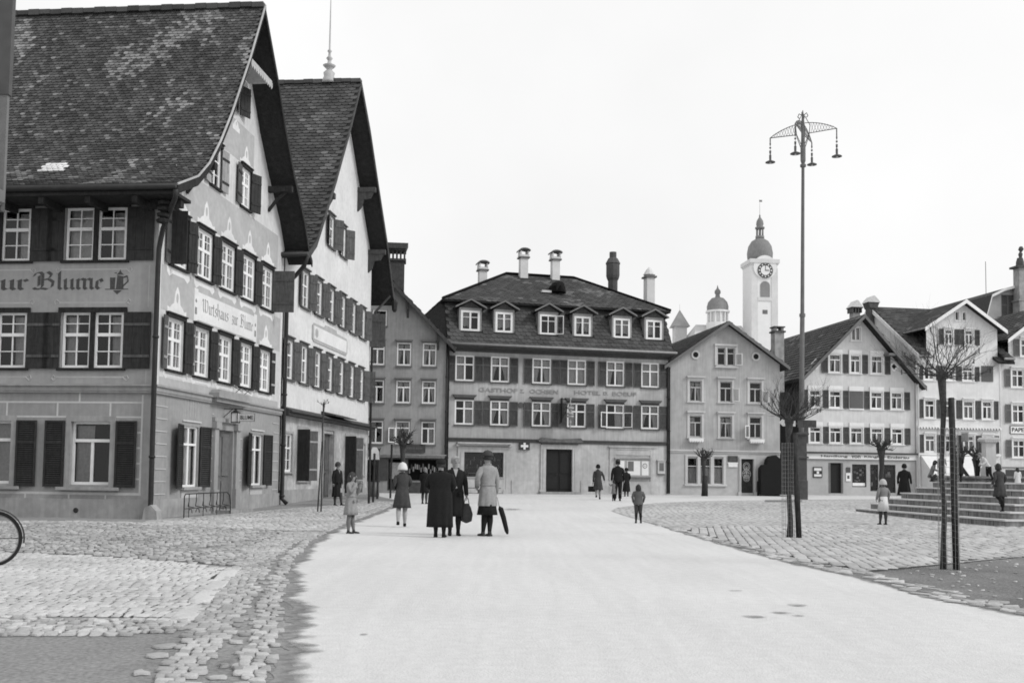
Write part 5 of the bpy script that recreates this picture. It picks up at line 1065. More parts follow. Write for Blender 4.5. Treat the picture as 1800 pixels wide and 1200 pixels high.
for k in range(28): b.box(.15+k*.2, .23+k*.2, -.17, -.1005, 4.42, 4.52, 1)
b.build('string_course', [TRG, TRIMC], H_)
b = MB(FH.M); b.box(.1, 5.7, -.14, -.001, 2.78, 2.9); b.build('shop_beam', TRG, H_)
b = MB(FH.M @ Matrix.Translation((-.35, 0, -.5))); b.box(0, .5, 5.0, 5.6, 11.5, 13.3); b.prism([(0, 13.3), (.5, 13.3), (.66, 13.7), (-.16, 13.7)], 4.9, 5.7); b.prism([(-.2, 13.701), (.7, 13.701), (.55, 13.9), (.3, 14.15), (.2, 14.15), (-.05, 13.9)], 4.85, 5.75, 1); b.build('chimney', [mat('dark brick chimney', .09, .9, .3, 8), MATS['pale chimney hood']], H_)
AWN = mat('white awning cloth', .72, .9, .04, 5, .04, 1)
for x0, x1 in ((.25, 2.3), (2.6, 5.0)):
    b = MB(FH.M); b.add([(x0, -.1, 2.75), (x1, -.1, 2.75), (x1, -1.5, 1.55), (x0, -1.5, 1.55), (x0, -1.5, 1.35), (x1, -1.5, 1.35)], [(0, 3, 2, 1), (3, 4, 5, 2)]); b.tube([(x0, -1.5, 1.55), (x1, -1.5, 1.55)], .025, 6)
    if x0 < 1: b.add([(x0, -.1, 2.75), (x0, -.1, .6), (x0, -1.5, .6), (x0, -1.5, 1.55)], [(0, 1, 2, 3)])
    b.build('awning', AWN, H_)
b = MB(FH.M); b.box(.3, 5.6, -.01, .0, .3, 2.3); b.build('shop_window', SHOPD, H_)
b = MB(FH.M); b.tube([(3.0, -.05, 4.25), (3.0, -.9, 4.25)], .015, 5); b.box(2.99, 3.01, -.85, -.1, 3.65, 4.2); b.build('hanging_shop_sign', mat('grey board', .33), H_)
# end-of-row stationer's house
ia = at(1758, 872, 65); FI = Fr(ia.x, ia.y, 9); I_ = thing('stationer_house', 'pale house cut off by the right picture edge, with a lettered white board', 'house', FI.o, R(9))
iw = [(.92, 1.82), (2.9, 3.8), (4.9, 5.8)]; rowsI = ((7.2, 8.35), (4.92, 6.1), (2.72, 3.84))
ih = [(a, c, z0, z1) for a, c in iw for z0, z1 in rowsI]+[(1.6, 2.4, 9.2, 10.3), (3.2, 4.0, 9.2, 10.3)]
wall(FI, 0, 7.5, .1, 8.7, ih[:9], WG, I_, 'front_wall'); IP = [(.35, 10.2), (3.6, 12.6), (6.9, 10.2)]
wall(FI, .75, 6.5, 8.7, top_of(IP, -.08), ih[9:], WG, I_, 'cross_gable_wall', bps=[3.6])
for a, c, z0, z1 in ih: window(FI, a+.03, c-.03, z0, z1, I_, CROSS, y=.03, surround=.08, sm=TRG, hood=(.03, .1), curtain='half')
SIB = mat('grey shutter', .15, .8, .12, 8)
for a, c, z0, z1 in ih:
    for s, hx in ((-1, a-.1), (1, c+.1)): shutter(FI, hx, .4, z0, z1, I_, SIB, s, 4, 'louver')
b = MB(FI.M); b.box(.78, 2.75, -.06, -.001, 4.26, 4.7); b.box(.75, 2.78, -.05, -.0015, 4.23, 4.73, 1); o = b.build('shop_sign', [WHITE, HUNT], I_); lettering('PAPETERIE', FI.M, .86, 2.65, 4.36, 4.62, -.0605, IRON, o, bold=.02, th=.01)
body_box(FI, 0, 7.5, 0, 11, .1, 8.9, WG, I_)
IM = [(-.7, 8.75), (5.5, 12.4), (11, 8.9)]
b = MB(FI.M); vs = [(-.45, y, z) for y, z in IM]+[(7.8, y, z) for y, z in IM]+[(-.45, y, z-.16) for y, z in IM]+[(7.8, y, z-.16) for y, z in IM]
b = MB(FI.M); street_roof(b, IM, (-.45, .7, 6.55, 7.8), .5); b.build('roof', TILEB, I_)
Wi = lambda x, y, z: FI.M @ Vector((x, y, z)); b = MB(); Pm, La, Lb = plane_fn(Wi(-.45, -.7, 8.75), Wi(7.8, -.7, 8.75), Wi(-.45, 5.5, 12.4)); tiles(b, Pm, La, Lb, .34, .28, inside=lambda a, b_: not (1.1 < a < 7.05 and b_ < 2.0)); b.build('roof_tiles', TILE, I_)
roof_slab(FI, IP, -.55, 5.2, .14, I_, name='cross_gable_roof'); bargeboard(FI, IP, -.58, .24, .04, I_, TRG)
Pr, Lr = slope_fn(FI, IP[:2], -.56); b = MB(); tiles(b, Pr, 5.8, Lr, .34, .28, tint=moss); b.build('roof_tiles', TILE, I_)
downpipe([tuple(Wi(-.3, -.65, 8.7)), tuple(Wi(.05, -.1, 8.1)), tuple(Wi(.05, -.08, .3))], I_, .05, TRG)
b = MB(FI.M); b.box(0, 7.5, -.05, -.001, 2.05, 2.12); b.build('cornice', TRIMC, I_); b = MB(FI.M); b.box(.4, 6.5, -.012, -.001, .5, 1.95); b.build('shop_window', SHOPD, I_)
# house behind with the tall chimney
FJ = Fr(34.7, 76, 9); J_ = thing('rear_mansard_house', 'pale house behind the row at far right with a tall weathered chimney', 'house', FJ.o, R(9))
JP = [(0, 11.8), (1.0, 15.1), (2.0, 15.6), (5.5, 16.6), (9, 15.6), (10.2, 12.4)]
wall(FJ, .2, 10, 0, top_of(JP, -.2), [(2.0, 3.1, 12.9, 15.2)], mat('weathered pale wall', .42, .9, .1, 2, .1, .5), J_, 'front_wall', bps=[p[0] for p in JP])
shutter(FJ, 2.02, .53, 12.9, 15.2, J_, MATS['grey shutter'], 1, 0, 'louver', y=.05); shutter(FJ, 3.08, .53, 12.9, 15.2, J_, MATS['grey shutter'], -1, 0, 'louver', y=.05)
roof_slab(FJ, JP, -.4, 10, .15, J_, mat('untinted clay tiles', .05)); bargeboard(FJ, JP, -.44, .2, .04, J_, TRG)
body_box(FJ, .2, 10, 0, 9, 0, 12, WG, J_)
b = MB(FJ.M); x = 1.75
b.box(x-.45+1.5, x+.3+1.5, -1.0, -.2, 8, 14.6) ; b.box(x-.52+1.5, x+.37+1.5, -1.05, -.15, 14.6, 14.72); b.box(x-.4+1.5, x+.25+1.5, -.95, -.25, 14.72, 17.1); b.box(x-.62+1.5, x+.47+1.5, -1.1, -.1, 17.1, 17.25, 1)
c = (x-.07+1.5, -.6, 0); b.lathe([(.3, 17.25), (.28, 17.6), (.2, 17.9)], c, 8, m=1); b.lathe([(.1, 17.9), (.16, 18.2), (.05, 18.4)], (c[0]+.05, c[1], 0), 8, m=1); b.lathe([(.06, 18.35), (.2, 18.55), (.12, 18.75), (.02, 18.8)], (c[0]+.1, c[1], 0), 8, m=1)
b.build('chimney', [MATS['sooty chimney render'], HUNT], J_)
for x, z0, z1 in ((.9, 15, 17.7), (4.4, 15.8, 18.3)): b = MB(FJ.M); b.tube([(x, .2, z0), (x, .2, z1)], .025, 5); b.build('aerial_rod', TRIMC, J_)

# ================================================================== church
CW = mat('church white render', .7, .9, .03, 1, .05, .1); CS = mat('church pilaster stone', .6, .9, .05, 1, .08, .15, streak=.06); CD = mat('haze pale dome copper', .2, .7, .1, .6, .12, .2, streak=.2); CL = mat('pale church roof', .5, .9, .05, 1)  # dome and pilaster tones paled to stand in for distance haze
FK = Fr(46.9, 200, 6); K = thing('church', 'white church far behind the roofs with an onion-domed clock tower', 'church', FK.o, R(6))
b = MB(FK.M); b.box(.05, 5.35, .1, 5.4, 0, 43.2); b.build('tower', CW, K)
b = MB(FK.M)
for x in (0, 4.1): b.box(x, x+1.3, 0, .099, 0, 42.5)
b.box(1.3, 4.1, -.05, .099, 36.0, 36.7); b.box(-.1, 5.5, -.1, 5.5, 43.2, 43.5); b.box(-.3, 5.7, -.3, 5.7, 43.501, 44.3)
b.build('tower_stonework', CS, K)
b = MB(FK.M @ Matrix.Translation((2.75, -.06, 42.7)) @ Matrix.Rotation(math.pi/2, 4, 'X')); b.lathe([(2.35, -.5), (2.35, .1), (2.0, .1)], n=28); b.build('gable_arch', CW, K)
M_ = FK.M @ Matrix.Translation((2.75, -.17, 42.0)) @ Matrix.Rotation(math.pi/2, 4, 'X'); b = MB(M_); b.lathe([(1.55, 0), (1.55, .1), (1.5, .12)], n=32); b.lathe([(.95, .1), (.95, .16)], n=28, m=1)
for k in range(12): a = k*math.pi/6; bb_ = (math.cos(a)*1.24, math.sin(a)*1.24); b.lathe([(.14, .12), (.14, .15)], (bb_[0], bb_[1], 0), 6, m=2)
o = b.build('clock_face', [HUNT, CW, TRG], K); b = MB(M_); b.box(-.05, .05, 0, 1.3, .16, .2); b.box(-.06, .8, -.06, .06, .2, .24); b.build('clock_hand', IRON, o)
b = MB(FK.M); b.prism([(1.85, 36.8), (3.75, 36.8), (3.75, 39.0)]+[(2.8+.95*math.cos(t*.314), 39.0+.9*math.sin(t*.314)) for t in range(11)]+[(1.85, 39)], -.02, .0995)
b.build('belfry_louvre', mat('grey louvre', .22, .9, .05, 3), K)
b = MB(FK.M); b.box(2.3, 3.3, .05, .0995, 33.4, 34.2); b.build('tower_window', TRIMC, K)
b = MB(FK.M); c = (2.7, 2.7, 44.6); b.lathe([(2.4, 0), (2.5, .6), (2.55, 1.4), (2.3, 2.8), (1.7, 3.8), (.9, 4.3), (.75, 4.4)], c, 20)
b.lathe([(.9, 4.4), (.9, 4.9), (.7, 4.95)], c, 10)
for k in range(6): a = k*1.047; b.lathe([(.13, 4.9), (.13, 6.4)], (c[0]+.65*math.cos(a), c[1]+.65*math.sin(a), c[2]), 6)
b.lathe([(.95, 6.4), (.95, 6.7), (.6, 6.8), (.75, 7.3), (.65, 8.0), (.2, 8.7), (.12, 9.0), (.2, 9.1), (.04, 9.3), (.03, 11.2), (.01, 12.3)], c, 12); b.box(c[0]-.1, c[0]+.5, c[1], c[1]+.05, c[2]+11.9, c[2]+12.3)
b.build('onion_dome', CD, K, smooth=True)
b = MB(FK.M); b.add([(-11, -1, 0), (0, -1, 0), (0, 14, 0), (-11, 14, 0), (-12, -1, 27), (0, -1, 27), (0, 14, 27), (-12, 14, 27), (-9.5, 6, 31.8), (0, 6, 31.8)], [(0, 1, 5, 4), (4, 5, 9, 8), (4, 8, 7), (7, 8, 9, 6), (3, 0, 4, 7)]); b.build('nave', CL, K)
c = (-5.6, 4, 30); b = MB(FK.M); b.lathe([(2.3, 0), (2.3, 1.9), (2.15, 1.95)], c, 12)
for k in range(12): a = k*.524; b.lathe([(.2, 1.9), (.2, 4.0)], (c[0]+1.95*math.cos(a), c[1]+1.95*math.sin(a), c[2]), 6)
b.lathe([(1.7, 1.9), (1.7, 4.0)], c, 12); b.lathe([(2.4, 4.0), (2.4, 4.35)], c, 14); o = b.build('lantern', CW, K)
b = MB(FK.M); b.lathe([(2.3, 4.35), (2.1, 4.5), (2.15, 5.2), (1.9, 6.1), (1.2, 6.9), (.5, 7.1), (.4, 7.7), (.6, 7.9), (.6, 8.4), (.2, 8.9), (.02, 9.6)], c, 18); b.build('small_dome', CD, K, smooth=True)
b = MB(FK.M); c = (-12.0, 9, 0); b.lathe([(1.7, 20), (1.7, 31.6)], c, 4, rot=.785); b.lathe([(2.45, 31.6), (.03, 35.2), (.02, 36.4)], c, 4, rot=.785, m=1); b.build('pyramid_turret', [mat('turret wall', .5), mat('grey slate', .3)], K)

# dark neighbour with its hanging sign at the extreme left
nb = thing('near_corner_house', 'house at the extreme left edge, only its dark hanging sign board showing', 'house', (-7.5, 9.0, 0))
b = MB(); b.box(-14, -5.05, 2.0, 8.6, 0, 9.5); b.build('wall', WGABLE, nb); b = MB(); b.prism([(1.4, 9.3), (5.3, 13), (9.2, 9.3), (9.2, 9.5), (5.3, 13.2), (1.4, 9.5)], -14, -4.9, axis='x'); b.build('roof', MATS['untinted clay tiles'], nb)
ex = at(24, 100, 9.03).x; zt, zm, zb_ = at(20, -60, 9).z, at(20, 168, 9).z, at(15, 350, 9).z; b = MB(); b.box(-5.1, ex, 8.97, 9.03, zm, zt); b.box(-5.1, ex-.015, 8.98, 9.02, zb_, zm-.001, 1); b.box(-5.1, ex-.02, 8.96, 9.03, at(15, 372, 9).z, zb_-.001)
b.lathe([(.001, -.08), (.06, -.05), (.06, .05), (.001, .08)], (at(3, 350, 9).x, 8.93, at(3, 350, 9).z), 8, m=1)
b.tube([(-5.06, 8.5, 4.6), (-4.75, 8.9, 4.6)], .03, 6); b.tube([(-5.06, 8.5, 3.4), (-4.75, 8.9, 3.4)], .03, 6); b.build('hanging_sign_box', [HUNT, mat('mid sign panel', .16)], nb)

# ================================================================== fountain on its stepped platform
FF = Fr(13.45, 27.95, 6.4); RIS = .2; N_ST = 6
Ft = thing('fountain', 'stone fountain on a broad platform of six weathered steps, white column in its basin', 'fountain', (13.45+4, 27.95+5, 0))
for k in range(N_ST):
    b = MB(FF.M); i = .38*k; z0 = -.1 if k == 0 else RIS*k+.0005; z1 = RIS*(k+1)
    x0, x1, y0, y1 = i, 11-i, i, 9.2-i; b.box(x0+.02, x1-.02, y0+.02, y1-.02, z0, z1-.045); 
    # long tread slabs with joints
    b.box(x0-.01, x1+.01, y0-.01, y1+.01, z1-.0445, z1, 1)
    b.build('step', [STAIN, mat('pale tread stone', .55, .9, .1, 6, .12, .8)], Ft)  # treads paler than the risers
    b = MB(FF.M)
    for q in range(9): yy = y0+.5+q*1.05+random.uniform(-.2, .2); 
    for q in range(8):
        yy = y0+.6+q*1.1+.4*(k % 2); 
        if yy < y1-.2: b.box(x0+.012, x0+.0195, yy, yy+.015, max(0, z0)+.01, z1-.05)
        xx = x0+.7+q*1.3+.5*(k % 2)
        if xx < x1-.2: b.box(xx, xx+.015, y0+.012, y0+.0195, max(0, z0)+.01, z1-.05)
    b.build('step_joint', DARK, Ft)
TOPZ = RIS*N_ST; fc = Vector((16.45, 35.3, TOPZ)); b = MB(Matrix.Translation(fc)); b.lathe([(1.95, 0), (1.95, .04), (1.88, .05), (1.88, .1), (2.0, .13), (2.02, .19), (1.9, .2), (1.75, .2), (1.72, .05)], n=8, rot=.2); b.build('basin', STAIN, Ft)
b = MB(Matrix.Translation(fc)); b.box(-.17, .17, -.17, .17, .1, 1.35); b.box(-.21, .21, -.21, .21, .1, .5); b.box(-.2, .2, -.2, .2, 1.3501, 1.4); b.box(-.26, .26, -.26, .26, 1.4001, 1.46); b.prism([(-.28, 1.4601), (.28, 1.4601), (.2, 1.54), (-.2, 1.54)], -.28, .28)
for k in range(7): b.box(-.24+k*.074, -.2+k*.074, -.275, -.2605, 1.37, 1.42)
b.build('column', mat('pale fountain column', .52, .9, .06, 5, .08, 1, streak=.08), Ft)

# ================================================================== tall four-armed lamp mast
lp = at(1409, 877, 50); lp.z = gz(50); Lm = thing('lamp_mast', 'very tall slender lamp mast with four arched lattice arms and hanging pendant lamps', 'street lamp', lp)
T_ = Matrix.Translation(lp); b = MB(T_); b.lathe([(.34, 0), (.34, .9), (.30, .95), (.30, 2.0)], n=4, rot=.785); b.lathe([(.4, 2.0), (.4, 2.08), (.3, 2.1), (.28, 3.1), (.42, 3.15), (.42, 3.22), (.26, 3.25)], n=4, rot=.785); b.build('pedestal', mat('grey green pedestal', .08, .8, .2, 5, .15, 1), Lm)
b = MB(T_); LG = mat('grey mast paint', .14, .7, .15, 3); tp = at(1411.5, 290, 50)-lp
def mx(z): return tp.x*z/tp.z
b.tube([(0, 0, 3.2), (mx(9), 0, 9), (mx(9.02), 0, 9.02), (mx(17), 0, 17)], [.13, .115, .1, .075], 10); b.tube([(mx(9), 0, 8.95), (mx(9.1), 0, 9.1)], .15, 10)
X0 = mx(17); b.lathe([(.075, 16.4), (.15, 16.45), (.15, 16.55), (.08, 16.6), (.13, 16.75), (.13, 17.5), (.1, 17.6), (.06, 19.0), (.02, 19.3)], (X0, 0, 0), 10); b.build('mast', LG, Lm)
def arm(ang, drop, tag):
    c, s = math.cos(R(ang)), math.sin(R(ang)); P = lambda r, z: (X0+r*c, r*s, z); LAMP = mat('lamp iron grey', .1, .6, .1, 5)
    b = MB(T_); L = 1.63; zb = 18.1; za = lambda r: zb+.03+.52*math.cos(min(1, r/L)*math.pi/2)**.8
    b.tube([P(.1, zb-.5), P(.3, zb), P(L, zb+.04)], .022, 6); b.tube([P(.1+(L-.1)*i/8, za((L-.1)*i/8+.1) if i < 8 else zb+.04) for i in range(9)], .02, 6)
    for i in range(1, 9):
        r = .3+(L-.4)*i/9; h = za(r)-zb; b.tube([P(r-.05, zb+.02), P(r+.02, zb+h*.5), P(r-.05, zb+h)], .009, 4); b.tube([P(r+.09, zb+.02), P(r+.02, zb+h*.5), P(r+.09, zb+h)], .009, 4)
    b.tube([P(.07, 17.3), P(.3, 18.0), P(.35, 18.5), P(.1, 19.0)], .02, 5); b.tube([P(.06, 19.05), P(.18, 19.15), P(.25, 19.0), P(.18, 18.92)], .025, 5)
    b.build('arm', LAMP, Lm)
    z = zb-drop; b = MB(T_); q = P(L, 0); b.tube([P(L, zb+.04), P(L, z-.2)], .03, 6); b.tube([P(L, z-.2), P(L, z-.62)], .009, 5)
    for dz, r in ((.12, .04), (.32, .05), (.5, .055), (.58, .05)): b.lathe([(.015, -.05), (r, -.02), (r, .03), (.01, .06)], (q[0], q[1], z-dz), 8)
    b.lathe([(.01, -.62), (.06, -.7), (.055, -.95), (.24, -1.04), (.25, -1.07), (.1, -1.06), (.01, -1.06)], (q[0], q[1], z), 14); o = b.build('pendant_lamp', LAMP, Lm)
    q2 = MB(T_); q2.lathe([(.05, -1.061), (.06, -1.1), (.01, -1.14)], (q[0], q[1], z), 10); q2.build('lamp_glass', mat('lamp glass', .5, .3, 0, 5, 0), o)
for a_, d_ in ((-28.6, .3), (151.4, .15), (-118.6, .4), (58.6, .05)): arm(a_, d_, '')
# signpost next to the mast
sp = at(1385, 878, 49); sp.z = gz(49); S_ = thing('signpost', 'finger signpost with pale arrow boards half hidden behind the left tree', 'signpost', sp)
b = MB(Matrix.Translation(sp)); b.tube([(0, 0, 0), (0, 0, 4.2)], .06, 8); b.build('pole', POST, S_)
b = MB(Matrix.Translation(sp)); b.prism([(-.45, 3.68), (-.25, 3.5), (.35, 3.5), (.35, 3.86), (-.25, 3.86)], -.1, -.07); b.build('arrow_board', mat('pale sign board', .5, .8, .2, 10), S_)
b = MB(Matrix.Translation(sp)); b.box(.45, 1.35, -.1, -.07, 3.45, 3.8); b.box(-.1, .5, -.095, -.075, 3.6, 3.66); b.build('direction_board', MWOOD, S_)
# bulky dark covered cart between the houses
cp = at(1362, 869, 58); cp.z = .22; V_ = thing('covered_cart', 'bulky near-black covered cart parked in the gap between the two gable houses', 'cart', cp)
b = MB(Matrix.Translation(cp)); b.prism([(-.85, .1), (-.85, 1.55), (-.7, 1.75), (-.5, 1.78), (-.45, 2.05), (-.3, 2.25), (.0, 2.3), (.25, 2.1), (.6, 2.05), (.75, 2.15), (1.3, 2.1), (1.3, .1)], -.3, 2.4); b.build('body', BLACK, V_)
for s in (-.87, 1.3): b = MB(Matrix.Translation(cp+Vector((s, .5, .42))) @ Matrix.Rotation(math.pi/2, 4, 'Y')); b.lathe([(.42, -.04), (.42, .04)], n=18); b.build('wheel', DARK, V_)

# ================================================================== bare pollarded trees with stakes and guards
def pollard(px, py, hk, spread, name, label, seed, group, D=None, guard=None, stakes=(), rt=.06, dense=10, upb=.5, twig=2, knobs=True, lean=0.):
    rnd = random.Random(seed); p = ground(px, py) if D is None else at(px, py, D); p.z = gz(p.y); t = thing(name, label, 'tree', p, group=group); M = Matrix.Translation(p)
    b = MB(M); pts = [(lean*(1-i/6)+.02*rnd.uniform(-1, 1), .02*rnd.uniform(-1, 1), -.05+(hk+.05)*i/6) for i in range(7)]; pts[-1] = (0, 0, hk)
    b.tube(pts, [rt*1.4, rt*1.1, rt, rt*.95, rt*.95, rt*1.1, rt*1.7], 9); b.lathe([(rt, -.06), (rt*2, .0), (rt*1.9, .08), (rt*.7, .14)], (0, 0, hk), 8); b.build('trunk', BARK, t, smooth=True)
    b = MB(M)
    def branch(o, d, L, r, lev):
        pts = [o]; rr = [r]; n = 5; 
        for i in range(n):
            d = (d+Vector((rnd.uniform(-.28, .28), rnd.uniform(-.28, .28), rnd.uniform(-.12, .26)))).normalized(); pts.append(pts[-1]+d*L/n); rr.append(r*(1-.6*(i+1)/n)*(1+.25*(i % 2)))
            if lev < min(twig, 2) and i >= 1 and rnd.random() < (.85 if twig < 3 else .95):
                for _ in range(rnd.choice((1, 2, 2))):
                    dd = (d+Vector((rnd.uniform(-1, 1), rnd.uniform(-1, 1), rnd.uniform(-.35, .8)))).normalized(); branch(pts[-1], dd, L*rnd.uniform(.35, .75 if twig > 2 else .6), rr[-1]*.55, lev+1)
        b.tube(pts, rr, 5 if lev else 6)
        if knobs and lev == 0: b.lathe([(.01, -.03), (r*.9, -.01), (r*.9, .02), (.01, .04)], pts[-1], 6)
    for i in range(dense):
        a = i*2.4+rnd.uniform(-.3, .3); el = rnd.uniform(-.05, upb) if i % 3 else rnd.uniform(.5, 1.2); d = Vector((math.cos(a)*math.cos(el), math.sin(a)*math.cos(el), math.sin(el))); branch(Vector((0, 0, hk+.03)), d, spread*rnd.uniform(.75, 1.15), rt*(.42 if twig < 2 else .24), 0)
    b.build('crown', BARK, t)
    if guard:
        gx, gr, g0, g1 = guard; q = MB(M)
        for k in range(14): a = k*.449; q.tube([(gx+gr*math.cos(a), gr*math.sin(a), g0), (gx+gr*math.cos(a), gr*math.sin(a), g1)], .0025, 3, cap=False)
        z = g0
        while z < g1: q.tube([(gx+gr*math.cos(k*.524), gr*math.sin(k*.524), z+.02*(k % 2)) for k in range(13)], .0018, 3, cap=False); z += .09
        q.build('wire_guard', mat('galvanised wire', .28, .6), t)
    for (x0, y0, x1, y1, h_, r_) in stakes: q = MB(M); q.tube([(x0, y0, -.1), (x1, y1, h_)], [r_, r_*.95], 9); q.tube([(x1, y1, h_), (x1, y1, h_+.012)], [r_*.94, r_*.8], 9); q.build('stake', POST, t, smooth=True)
    return t
GT = 'pollarded trees round the square'
pollard(1660, 1001, 2.7, .62, 'pollard_tree', 'nearest bare pollarded tree, staked in a wire guard beside dark earth', 3, GT, guard=(.07, .14, 0, 2.0), stakes=[(.15, -.05, .11, -.05, 2.42, .046)], rt=.035, dense=19, upb=.55, twig=3)
pollard(1388, 946, 2.42, .68, 'pollard_tree', 'bare pollarded tree with stake and wire guard in front of the signpost', 11, GT, guard=(-.03, .13, 0, 2.0), stakes=[(.19, -.04, .1, -.04, 2.2, .06)], rt=.05, dense=17, upb=.55, twig=3)
pollard(1550, 880, 2.35, .55, 'pollard_tree', 'knobbly small pollarded tree in front of the lettered white fascia', 5, GT, D=46, rt=.11, dense=14, twig=1, upb=.7)
pollard(1237, 869, 1.95, .62, 'pollard_tree', 'small pollarded tree in a thick dark sleeve before the triple window', 8, GT, D=55.5, rt=.09, dense=12, twig=1, upb=.9, stakes=[(.05, -.1, .05, -.1, 1.1, .16)])
pollard(707, 884, 2.2, .6, 'pollard_tree', 'small pollarded tree left of the hotel, behind the running girl in a white cap', 9, GT, D=41, rt=.09, dense=13, twig=1, upb=.9)
pollard(1718, 868, 1.9, .55, 'pollard_tree', 'knobbly pollarded tree behind the fountain, just left of its column', 12, GT, D=44, rt=.11, dense=14, twig=1, upb=.9)
pollard(1690, 868, 2.1, .5, 'pollard_tree', 'pollarded tree behind the fountain, nearly hidden by the nearest staked tree', 14, GT, D=45, rt=.1, dense=10, twig=1, upb=.9)
pollard(565, 890, 3.3, .22, 'sapling', 'thin sapling tied to a slanting stake on the pavement before the whitewashed house', 21, None, D=32, rt=.018, dense=5, twig=1, upb=.9, stakes=[(-.1, -.1, -.02, -.04, 2.2, .022)])
for i, (px, py, D, h, lab) in enumerate(((648, 889, 38, 2.95, 'leftmost thin dark post beyond the doorway woman'), (663, 882, 42, 2.0, 'thin post standing right beside the litter bin'), (686, 878, 43, 2.2, 'thin post nearest the running girl'), (655.5, 889, 39, 1.8, 'short thin post in front of the litter bin'))):
    p = at(px, py, D); p.z = gz(D); b = MB(Matrix.Translation(p)); b.tube([(0, 0, -.05), (.02, 0, h)], .045, 7); b.lathe([(.045, 0), (.06, .03), (.02, .07)], (.02, 0, h), 7); o = b.build('wooden_post', POST); setp(o, lab, 'post', 'thin posts on the left pavement')
p = at(658, 872, 43); p.z = gz(43); bn = thing('litter_bin', 'cylindrical grey litter bin between thin posts at the far left pavement', 'litter bin', p); b = MB(Matrix.Translation(p)); b.lathe([(.2, .05), (.22, .7), (.2, .7), (.18, .1)], n=14); b.build('drum', mat('bin metal', .16, .5, .1, 6), bn, smooth=True); b = MB(Matrix.Translation(p)); b.lathe([(.235, .68), (.235, .74), (.21, .74)], n=14); b.build('rim', IRON, bn)
p = at(656, 880, 41.5); p.z = gz(41); sg = thing('notice_sign', 'small white trapezoid notice board on a forked post above the litter bin', 'sign', p); b = MB(Matrix.Translation(p)); b.tube([(0, 0, 0), (0, 0, 1.7)], .03, 6); b.tube([(0, 0, 1.3), (-.25, 0, 2.1)], .02, 5); b.tube([(0, 0, 1.3), (.25, 0, 2.1)], .02, 5); b.build('pole', POST, sg)
b = MB(Matrix.Translation(p)); b.prism([(-.26, 1.62), (.22, 1.62), (.2, 1.95), (.1, 2.12), (-.06, 2.12)], -.05, -.03); b.build('board', WHITE, sg)

# bicycle rack on the gable wall
rk = AG.M @ Vector((2.5, -.35, 0)); Rk = thing('bicycle_rack', 'low iron bicycle rack against the gable wall of the painted inn', 'bicycle rack', rk, R(84)); b = MB(AG.M)
x0, x1 = .75, 4.0
b.tube([(x0, -.6, 0), (x0, -.6, .58), (x0+.08, -.6, .64), (x1-.3, -.6, .64), (x1-.1, -.6, .56), (x1, -.6, .3), (x1, -.6, 0)], .016, 6); b.tube([(x0, -.6, .25), (x1, -.6, .25)], .012, 6)
for k in range(6): x = x0+.3+k*.48; b.tube([(x, -.6, .63), (x+.05, -.58, .45), (x+.18, -.5, .3), (x+.42, -.6, .25)], .012, 5); b.tube([(x, -.6, 0), (x, -.6, .63)], .01, 5) if k % 2 == 0 else None; b.tube([(x+.1+.12*math.cos(t*.6), -.6, .12+.12*math.sin(t*.6)) for t in range(6)], .012, 4)
b.build('rack_frame', IRON, Rk)

# bicycle entering at the left edge
bc = ground(-14, 996); bk = thing('bicycle', 'dark bicycle at the left edge, only its mudguarded rear wheel in view', 'bicycle', bc, R(0)); BM = Matrix.Translation(bc) @ Matrix.Rotation(R(8), 4, 'Z')
def ring(b, cx, cz, r, tr, n=40, a0=0, a1=360, y=0): b.tube([(cx+r*math.cos(R(a0+(a1-a0)*i/n)), y, cz+r*math.sin(R(a0+(a1-a0)*i/n))) for i in range(n+1)], tr, 7, cap=False)
for cx in (0, -1.08):
    b = MB(BM); ring(b, cx, .36, .335, .02); o = b.build('wheel', mat('tyre rubber', .03), bk, smooth=True); q = MB(BM); ring(q, cx, .36, .312, .009); 
    for k in range(28): a = k*.2244; q.tube([(cx+.02*math.cos(a+1.2), .025*(-1)**k, .36+.02*math.sin(a+1.2)), (cx+.305*math.cos(a), 0, .36+.305*math.sin(a))], .0016, 3, cap=False)
    q.tube([(cx, -.05, .36), (cx, .05, .36)], .022, 8); q.build('rim', mat('dull nickel', .25, .4), o)
    b = MB(BM); r = .375
    n = 16; aa = [R((-8 if cx == 0 else 20)+150*i/n) for i in range(n+1)]; vs = []
    for a in aa: vs += [(cx+r*math.cos(a), -.03, .36+r*math.sin(a)), (cx+(r+.012)*math.cos(a), 0, .36+(r+.012)*math.sin(a)), (cx+r*math.cos(a), .03, .36+r*math.sin(a))]
    b.add(vs, [(i*3+j, i*3+j+1, i*3+j+4, i*3+j+3) for i in range(n) for j in (0, 1)]); b.tube([(cx, .03, .36), (cx+r*math.cos(aa[1]), .03, .36+r*math.sin(aa[1]))], .005, 4); b.build('mudguard', IRON, bk)
b = MB(BM)
for p_, q_ in (((0, .36), (-.2, .85)), ((-.2, .85), (-.75, .8)), ((-.2, .92), (-.42, .3)), ((-.42, .3), (0, .36)), ((-.42, .3), (-.8, .72)), ((-.82, .95), (-1.08, .36))): b.tube([(p_[0], 0, p_[1]), (q_[0], 0, q_[1])], .016, 7)
b.build('frame', IRON, bk); b = MB(BM); b.tube([(-.05, 0, .98), (-.3, 0, .97), (-.38, 0, .95)], [.09, .06, .02], 8, flat=.4); b.build('saddle', BLACK, bk)
b = MB(BM); b.tube([(-.65, -.28, 1.0), (-.78, -.2, 1.04), (-.82, 0, 1.0), (-.78, .2, 1.04), (-.65, .28, 1.0)], .012, 6); b.build('handlebar', IRON, bk)
